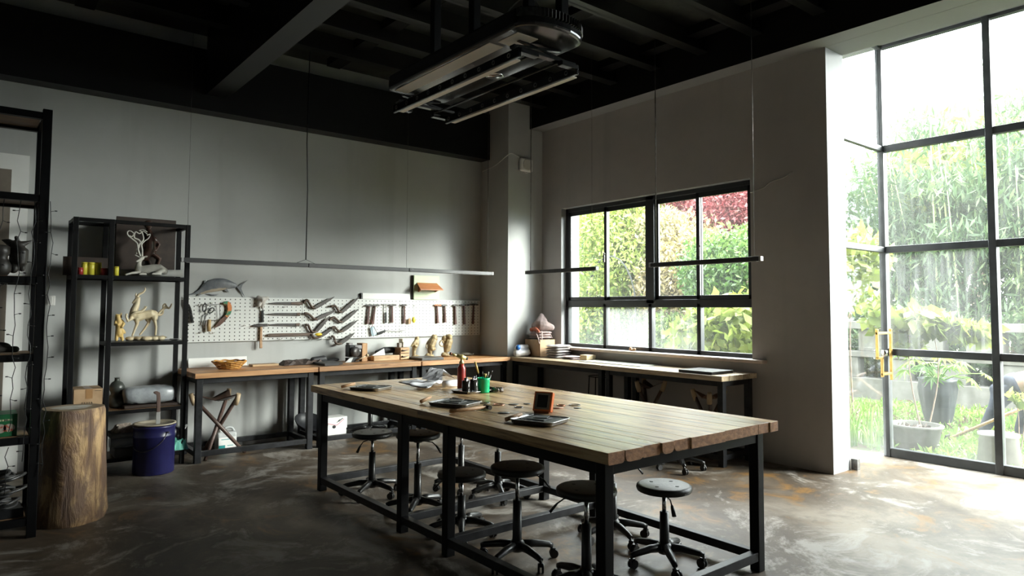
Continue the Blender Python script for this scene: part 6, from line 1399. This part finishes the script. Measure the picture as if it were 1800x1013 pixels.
def tree(name, label, cat, base, clumps, n, size, lm, trunk=None, aspect=2.4, droop=0.3, seed=1, group=None, bark_m=TRUNK, shell=0.5, ntr=7):
    t = thing(name, label, cat, (base[0], base[1], -0.03), group)
    leaves('foliage', clumps, n, size, lm, t, aspect, droop, shell, seed=seed)
    m = MB(); r = random.Random(seed); b = Vector((base[0], base[1], -0.03)); w = trunk or 0.05
    for cc, rad in clumps[:ntr]:
        c_ = Vector(cc); mid = b.lerp(c_, 0.5) + Vector((r.uniform(-.15, .15), r.uniform(-.15, .15), 0.1)); m.tube(curve_pts([b, mid, c_], 4), lerp_list([w, w * 0.7, w * 0.25], 9), 7)
    obj('trunk', m, bark_m, t)
    return t
def W(px, py, x, r): c_ = PX(px, py, x); return ((c_.x, c_.y, c_.z), r if isinstance(r, tuple) else (r, r, r * 0.9))
# seen through the side window
GW = 'garden shrubs and trees outside the side window'
tree('shrub', 'lime green shrub outside window at its left pane', 'shrub', W(1040, 560, 9.4, 1)[0], [W(1035, 430, 9.4, 0.75), W(1075, 400, 9.8, 0.7), W(1050, 500, 9.3, 0.7), W(1095, 460, 9.6, 0.65), W(1060, 360, 10.2, 0.7), W(1035, 560, 9.2, 0.6)], 12000, 0.05, L_LIME, 0.04, seed=2, group=GW)
tree('shrub', 'yellow green shrub outside window second pane from left', 'shrub', W(1110, 570, 10.4, 1)[0], [W(1110, 380, 10.6, 0.8), W(1130, 450, 10.2, 0.8), W(1100, 520, 10.2, 0.7), W(1140, 540, 10.0, 0.65), W(1120, 345, 11, 0.7)], 11000, 0.05, L_LIME, 0.05, seed=3, group=GW)
tree('shrub', 'peach and cream leaved shrub outside middle of window', 'shrub', W(1185, 580, 10.0, 1)[0], [W(1165, 415, 10.2, 0.65), W(1205, 425, 10.4, 0.65), W(1180, 490, 10.0, 0.7), W(1215, 460, 10.0, 0.7), W(1160, 520, 9.8, 0.55)], 11000, 0.048, L_PEACH, 0.05, seed=4, group=GW)
tree('maple_tree', 'red leaved maple behind shrubs at upper right of window', 'tree', W(1240, 560, 11.6, 1)[0], [W(1190, 362, 11.5, 0.7), W(1235, 350, 11.6, 0.75), W(1275, 368, 11.4, 0.75), W(1255, 405, 11.0, 0.5), W(1300, 355, 11.4, 0.6), W(1215, 395, 11.0, 0.4), W(1110, 385, 12.5, 0.5)], 14000, 0.045, L_RED, 0.07, seed=5, group=GW)
tree('shrub', 'fresh green shrub with bare pale branches outside right window pane', 'shrub', W(1295, 600, 9.2, 1)[0], [W(1255, 470, 9.3, 0.6), W(1295, 460, 9.2, 0.62), W(1315, 490, 9.0, 0.65), W(1270, 510, 9.1, 0.65), W(1318, 445, 9.6, 0.5)], 12000, 0.045, L_MID, 0.045, seed=6, group=GW, bark_m=TRUNKP)
tree('shrub', 'broad leaved lime plant low outside right window panes', 'shrub', W(1260, 610, 8.2, 1)[0], [W(1240, 580, 8.2, 0.45), W(1275, 590, 8.0, 0.45), W(1305, 575, 8.0, 0.5), W(1215, 595, 8.4, 0.4)], 1300, 0.085, L_LIME, 0.02, 2.0, seed=7, group=GW)
tree('shrub', 'green undergrowth low outside left window panes', 'shrub', W(1090, 600, 9.5, 1)[0], [W(1040, 590, 9.2, 0.5), W(1085, 595, 9.4, 0.55), W(1130, 600, 9.6, 0.55), W(1170, 590, 9.4, 0.5)], 5000, 0.05, L_MID, 0.02, seed=8, group=GW)
for i, (px, py, x, r, lm, lab) in enumerate(((1020, 470, 13.5, 1.5, L_MID, 'dense green tree far behind left of window'), (1120, 440, 14.5, 1.7, L_BLUE, 'dense bluish green tree far behind middle of window'), (1230, 470, 14.0, 1.6, L_MID, 'dense green tree far behind right of window'), (1320, 420, 13.5, 1.6, L_MID, 'dense green tree behind red maple at window right edge'))):
    c_ = PX(px, py, x); tree('tree', lab, 'tree', c_, [((c_.x + dx, c_.y + dy, c_.z + dz), (r * 0.8, r * 0.8, r * 0.8)) for dx, dy, dz in ((0, 0, 0), (0.6, 0.9, 0.7), (-0.5, -0.8, -0.9), (0.4, -0.9, 0.6), (0, 0.9, -1.0), (0.5, 0, 1.6))], 8000, 0.08, lm, 0.1, seed=20 + i, group=GW)
# garden arch behind the left panes
t = thing('garden_arch', 'dark metal garden arch overgrown outside left window panes', 'arch', W(1080, 590, 9.9, 1)[0]); m = MB()
for x in (9.0, 9.5):
    a, b = PX(1030, 600, x), PX(1118, 600, x); m.tube([(x, a.y, -0.03), (x, a.y, 1.5)] + [(x, (a.y + b.y) / 2 + (a.y - b.y) / 2 * math.cos(s), 1.5 + 0.95 * math.sin(s)) for s in np.linspace(0.1, PI - 0.1, 12)] + [(x, b.y, 1.5), (x, b.y, -0.03)], 0.012, 6)
obj('hoop', m, mat('arch_black', (0.01, 0.012, 0.01), 0.8), t)
# bamboo hedge behind the concrete wall
GH = 'bamboo clumps behind the concrete wall'
def bamboo(cx, cy_, lab, h=4.6, n=4200, seed=1, lm=L_BAM):
    t = thing('bamboo_clump', lab, 'bamboo', (cx, cy_, -0.03), GH); r = random.Random(seed); cl = []
    m = MB()
    for i in range(9):
        x, y, hh = cx + r.uniform(-.6, .6), cy_ + r.uniform(-.9, .9), h * r.uniform(0.75, 1.1)
        m.tube([(x, y, -0.03), (x + r.uniform(-.1, .1), y + r.uniform(-.1, .1), hh * 0.6), (x - 0.4, y + r.uniform(-.3, .3), hh)], [0.02, 0.016, 0.006], 6)
        for f in (0.3, 0.5, 0.7, 0.9): cl.append(((x - 0.3 * f + r.uniform(-.2, .2), y + r.uniform(-.3, .3), hh * f), (0.55, 0.55, 0.42)))
    leaves('foliage', cl, n, 0.11, lm, t, 5.5, 0.7, 0.2, seed=seed); obj('cane', m, mat('bamboo_cane', (0.3, 0.38, 0.14), 0.5), t)
for i, (y, lab) in enumerate(((6.6, 'bamboo clump seen through left side pane of bay'), (5.2, 'bamboo clump behind concrete wall left of grey vase'), (3.9, 'bamboo clump behind concrete wall above grey vase'), (2.7, 'bamboo clump behind concrete wall at bay mullion'), (1.5, 'bamboo clump behind concrete wall above bending person'), (0.2, 'bamboo clump behind concrete wall beyond right edge'))):
    bamboo(14.1 + 0.3 * (i % 2), y, lab, 4.3 + 0.35 * ((i * 3) % 4), 5200, 40 + i)
for i, (px, py, x, r, lab) in enumerate(((1640, 330, 16.5, 1.9, 'bright green tree beyond bamboo in middle of bay'), (1560, 360, 15.5, 1.5, 'bright green tree beyond bamboo at left of bay'), (1770, 330, 16, 1.8, 'bright green tree beyond bamboo at right of bay'), (1700, 190, 24, 2.4, 'pale tall tree top faint against sky in top bay pane'), (1500, 420, 15, 1.4, 'green tree seen through narrow side panes of bay'))):
    c_ = PX(px, py, x); tree('tree', lab, 'tree', c_, [((c_.x + dx * r, c_.y + dy * r, c_.z + dz * r), (r * 0.6, r * 0.6, r * 0.5)) for dx, dy, dz in ((0, 0, 0), (0.2, 0.6, 0.1), (-0.2, -0.6, 0), (0.1, -0.3, 0.5), (0, 0.3, -0.5), (0, -0.6, -0.6), (0, 0.9, -0.5))], 4200 if i != 3 else 1500, 0.13, (L_LIME, L_LIME, L_LIME, L_PALE, L_MID)[i], 0.1, 3.0, seed=60 + i, group='trees beyond the bamboo', shell=0.2)
for i, (y, lab) in enumerate(((6.2, 'dark undergrowth behind left end of concrete wall'), (4.4, 'dark undergrowth behind concrete wall at grey vase'), (2.6, 'dark undergrowth behind concrete wall at bay mullion'), (0.8, 'dark undergrowth behind concrete wall beyond person'), (8.0, 'dark undergrowth seen through glass door side'))):
    tree('shrub', lab, 'shrub', (13.05, y), [((13.05, y + dy, dz), (0.4, 0.65, 0.5)) for dy, dz in ((-0.6, 0.4), (0.0, 0.85), (0.6, 0.4), (0.5, 1.1))], 2600, 0.09, L_BAM, 0.02, 3.5, seed=90 + i, group='undergrowth behind the concrete wall', shell=0.1)
# foreground planting near the bay
c_ = PX(1512, 440, 8.6)
tree('broadleaf_shrub', 'lime broad leaved shrub hanging in at left side pane of bay', 'shrub', PX(1500, 700, 8.8), [W(1505, 440, 8.7, 0.32), W(1528, 460, 8.8, 0.28), W(1500, 480, 8.6, 0.3), W(1520, 520, 9.0, 0.25), W(1530, 552, 8.3, 0.2)], 420, 0.09, L_LIME, 0.012, 1.9, seed=71, ntr=2)
tree('young_tree', 'small tree with flat spray of lime leaves before grey vase', 'tree', PX(1625, 770, 8.45), [W(1600, 560, 8.5, (0.3, 0.4, 0.12)), W(1640, 575, 8.5, (0.3, 0.45, 0.1)), W(1690, 583, 8.5, (0.25, 0.35, 0.1)), W(1590, 605, 8.5, (0.2, 0.25, 0.12)), W(1715, 590, 8.5, (0.2, 0.25, 0.09))], 520, 0.10, L_LIME, 0.009, 1.9, seed=72, ntr=2)
# tall grey vase with a fatsia-like plant
vq = PZ(1650, 752, -0.03); vs_ = thing('garden_vase', 'tall grey fluted garden vase under big leafed plant', 'vase', (vq.x, vq.y, -0.03))
prof = [(0.11, 0), (0.135, 0.02), (0.18, 0.2), (0.215, 0.42), (0.228, 0.52), (0.215, 0.6), (0.232, 0.64), (0.215, 0.64), (0.19, 0.58), (0.0, 0.56)]
m = MB(); nn = 48; vsx = []
for r, z in prof:
    for j in range(nn): tt_ = 2 * PI * j / nn; w = 1 + 0.025 * math.cos(12 * tt_) * (0.05 < z < 0.55); vsx.append((r * w * math.cos(tt_), r * w * math.sin(tt_), z))
m.add(vsx, [(i * nn + j, i * nn + (j + 1) % nn, (i + 1) * nn + (j + 1) % nn, (i + 1) * nn + j) for i in range(len(prof) - 1) for j in range(nn)], True)
obj('vase_body', m, mat('blue_grey_glaze', (0.035, 0.04, 0.046), 0.5, col2=(0.024, 0.028, 0.032), scale=6), vs_, local=True)
pl = thing('fatsia_plant', 'deeply lobed green plant growing from tall grey vase', 'plant', (vq.x, vq.y, 0.55))
FATS = leaf('lobed_leaf', [(0.12, 0.3, 0.05), (0.3, 0.5, 0.09), (0.6, 0.72, 0.2)], 0.4)
m = MB(); st_ = MB(); r = random.Random(9)
for k_ in range(20):
    a = k_ * 2.4; el = r.uniform(0.1, 1.1); L_ = r.uniform(0.3, 0.55); d = Vector((math.cos(a) * math.cos(el), math.sin(a) * math.cos(el), math.sin(el))); p = Vector((0, 0, 0.0)) + d * L_
    st_.tube([(0, 0, 0), tuple(d * L_ * 0.5 + Vector((0, 0, 0.06))), tuple(p)], 0.006, 5)
    nn_ = (Vector((0, 0, 1)) * 0.8 + d * 0.6).normalized(); f = (d - nn_ * d.dot(nn_)).normalized(); s = nn_.cross(f); m.cur = r.random()
    poly = []
    for lb in range(9):
        an_ = (lb - 4) * 0.5; ln = 0.2 * (1 - 0.07 * abs(lb - 4)) * r.uniform(0.85, 1.1)
        poly.append(p + (f * math.cos(an_) + s * math.sin(an_)) * ln - nn_ * 0.05)
        if lb < 8: poly.append(p + (f * math.cos(an_ + 0.25) + s * math.sin(an_ + 0.25)) * 0.075)
    m.add([p] + poly, [(0, i, i + 1) for i in range(1, len(poly))])
obj('lobed_leaves', m, FATS, pl, local=True); obj('stem', st_, L_GRASS, pl, local=True)
def pot(name, px, py, x, rt, rb, h, m_, lab, soil=True):
    q = PX(px, py, x); t = thing(name, lab, 'planter', (q.x, q.y, -0.03))
    obj('pot_body', MB().lathe([(0, 0), (rb, 0), (rt, h - 0.03), (rt + 0.015, h - 0.025), (rt + 0.015, h), (rt - 0.02, h), (rt - 0.03, h - 0.08), (0, h - 0.08)], n=32), m_, t, local=True)
    return t
pot('white_planter', 1757, 822, 7.98, 0.16, 0.19, 0.32, mat('white_planter', (0.3, 0.29, 0.265), 0.5, col2=(0.25, 0.24, 0.22)), 'white tapered planter just outside bay mullion')
tgp = pot('grey_planter', 1610, 795, 8.25, 0.26, 0.2, 0.27, CONC, 'round mottled concrete planter before grey vase')
leaves('dry_leaf_litter', [((tgp.location.x, tgp.location.y, tgp.location.z + 0.22), (0.22, 0.22, 0.03))], 160, 0.035, leaf('dry_leaf', [(0.12, 0.08, 0.06), (0.3, 0.22, 0.18), (0.6, 0.55, 0.5)], 0.1), tgp, seed=3)
# strap-leaved clump by the bay door
q = PX(1515, 800, 7.95); bl = thing('strap_leaf_clump', 'clump of bright strap leaves outside glass door', 'plant', (q.x, q.y, -0.03)); m = MB(); r = random.Random(4)
for k_ in range(95):
    a = r.uniform(0, 2 * PI); sp_ = r.uniform(0.05, 0.5); h = r.uniform(0.35, 0.75); b = Vector((r.uniform(-.22, .22), r.uniform(-.3, .3), 0)); d = Vector((math.cos(a), math.sin(a), 0)); s = Vector((-d.y, d.x, 0)) * 0.013; m.cur = r.random(); pts = []
    for i in range(6):
        u = i / 5; p = b + d * sp_ * u ** 1.8 * 0.7 + Vector((0, 0, h * (u - 0.32 * u ** 3))); w = (1 - u) ** 0.6; pts.append((tuple(p - s * w), tuple(p + s * w)))
    m.sheet(pts)
obj('blade_leaves', m, L_GRASS, bl, local=True)
lw = leaves('lawn_grass', [((9.4, 1.8, 0.02), (1.7, 2.6, 0.06)), ((10.8, 3.4, 0.03), (1.2, 2.5, 0.08)), ((8.5, 2.6, 0.01), (0.7, 1.2, 0.05))], 9000, 0.05, L_GRASS, None, 4.5, -0.7, 0.0, seed=14)
tag(lw, 'bright lawn grass and weeds between bay and concrete wall', 'grass', None, 'stuff')
ll = leaves('leaf_litter', [((10.6, 3.2, 0.0), (1.5, 2.4, 0.03))], 1600, 0.06, leaf('litter_leaf', [(0.3, 0.2, 0.12), (0.5, 0.36, 0.22), (0.7, 0.55, 0.38)], 0.15), None, 2.0, 0.0, 0.0, seed=15)
tag(ll, 'fallen brown leaves before the concrete wall', 'leaves', None, 'stuff')
tree('leafy_plant', 'small broad leaved plant before bending person', 'plant', PX(1790, 770, 8.4), [W(1785, 697, 8.4, 0.09), W(1796, 705, 8.4, 0.1)], 34, 0.055, L_LIME, 0.006, 1.9, seed=81, ntr=2)

# ------------------------------------------------------------------ person bending over a hoe in the garden
pf = PZ(1738, 774, -0.03)
per = thing('person', 'person in white shirt and dark trousers bending over a hoe in garden', 'person', (pf.x, pf.y + 0.03, -0.03))
SKIN = mat('skin', (0.5, 0.33, 0.25), 0.5); TROU = mat('dark_blue_trousers', (0.03, 0.036, 0.055), 0.8, col2=(0.02, 0.025, 0.038), scale=14); SHIRT = mat('white_shirt', (0.3, 0.295, 0.315), 0.8, col2=(0.24, 0.235, 0.26), scale=9)
HAIR = mat('black_hair', (0.015, 0.013, 0.012), 0.6)
# local frame: -y is the way they bend (towards the right in the photo)
def skin_body(name, verts, edges, radii, m, parent, root=0, sub=2):
    me = bpy.data.meshes.new(name); me.from_pydata([tuple(v) for v in verts], edges, []); me.materials.append(m)
    o = bpy.data.objects.new(name, me); COL.objects.link(o); o.parent = parent
    s = o.modifiers.new('skin', 'SKIN'); s.use_smooth_shade = True
    for i, rr_ in enumerate(radii): me.skin_vertices[0].data[i].radius = (rr_, rr_) if not isinstance(rr_, tuple) else rr_
    me.skin_vertices[0].data[root].use_root = True
    q = o.modifiers.new('sub', 'SUBSURF'); q.levels = sub; q.render_levels = sub
    return o
V = [(0.05, -0.26, 0.70), (0.05, -0.38, 0.73), (0.05, -0.58, 0.72), (0.05, -0.76, 0.66), (0.05, -0.86, 0.62), (0.05, -0.98, 0.58),
     (-0.02, -0.22, 0.64), (-0.06, -0.12, 0.38), (-0.05, 0.02, 0.08), (-0.07, -0.14, 0.04),
     (0.14, -0.26, 0.64), (0.2, -0.36, 0.38), (0.18, -0.28, 0.08), (0.18, -0.44, 0.04),
     (-0.13, -0.74, 0.62), (-0.2, -0.84, 0.44), (-0.12, -1.02, 0.40), (0.22, -0.74, 0.62), (0.26, -0.74, 0.42), (0.14, -0.74, 0.34)]
E_ = [(0, 1), (1, 2), (2, 3), (3, 4), (4, 5), (0, 6), (6, 7), (7, 8), (8, 9), (0, 10), (10, 11), (11, 12), (12, 13), (3, 14), (14, 15), (15, 16), (3, 17), (17, 18), (18, 19)]
RR_ = [0.13, 0.13, 0.15, 0.11, 0.05, 0.09, 0.09, 0.06, 0.04, 0.035, 0.09, 0.06, 0.04, 0.035, 0.05, 0.04, 0.03, 0.05, 0.04, 0.03]
skin_body('body', V, E_, RR_, SKIN, per)
def wear(name, idx, extra, m, root=0):
    vs_ = [V[i] for i in idx]; mp = {v: i for i, v in enumerate(idx)}; es = [(mp[a], mp[b]) for a, b in E_ if a in mp and b in mp]
    return skin_body(name, vs_, es, [RR_[i] + extra for i in idx], m, per, root)
wear('trousers', [0, 1, 6, 7, 8, 10, 11, 12], 0.02, TROU)
V[1] = (0.05, -0.33, 0.72); wear('shirt', [1, 2, 3, 14, 15, 17, 18], 0.03, SHIRT)
h_ = MB().ball((0.05, -1.06, 0.55), (0.085, 0.12, 0.095), 18, 12); h_.ball((0.05, -1.06, 0.44), (0.014, 0.02, 0.016)); h_.ball((-0.04, -1.03, 0.53), (0.012, 0.028, 0.03)).ball((0.14, -1.03, 0.53), (0.012, 0.028, 0.03))
obj('head', h_, SKIN, per, local=True)
obj('eyes', MB().ball((0.02, -1.09, 0.462), 0.011, 8, 6).ball((0.08, -1.09, 0.462), 0.011, 8, 6).box(0.03, -1.035, 0.45, 0.07, -1.028, 0.458), INK, per, local=True)
obj('hair', MB().ball((0.05, -1.07, 0.575), (0.092, 0.125, 0.09), 18, 12), HAIR, per, local=True)
for c_, s in ((Vector((-0.12, -1.02, 0.40)), 1), (Vector((0.14, -0.74, 0.34)), 1)):
    m = MB(); m.ball((c_.x, c_.y, c_.z - 0.03), (0.035, 0.04, 0.04), 10, 8)
    for f in range(4): m.tube([c_ + Vector((0.02, -0.03 + f * 0.02, -0.03)), c_ + Vector((0.045, -0.03 + f * 0.02, -0.06)), c_ + Vector((0.01, -0.03 + f * 0.02, -0.085 + 0.004 * abs(f - 1)))], [0.01, 0.009, 0.008], 6)
    m.tube([c_ + Vector((-0.02, -0.035, -0.03)), c_ + Vector((-0.02, -0.05, -0.07)), c_ + Vector((0.01, -0.045, -0.085))], [0.011, 0.009, 0.008], 6)
    obj('hand', m, SKIN, per, local=True)
for a in ((-0.07, -0.08, 0), (0.18, -0.38, 0)): obj('shoe', MB().ball((a[0], a[1], 0.035), (0.05, 0.14, 0.045), 12, 8), INK, per, local=True)
h0, h1 = PX(1668, 772, 8.9), PX(1812, 711, 9.05)
hoe = thing('garden_hoe', 'long wooden hoe handle slanting across lawn held by bending person', 'hoe', h0)
h0.z = max(h0.z, 0.0); h2 = h1 + (h1 - h0) * 0.25
obj('handle', MB().tube([h0, h0.lerp(h2, 0.5), h2], 0.017, 8), HANDLE_L, hoe)
obj('blade', MB().obox(h0 + Vector((0, 0.03, 0.0)), (0.14, 0.012, 0.1), (0.4, 0, 0)), IRON, hoe)
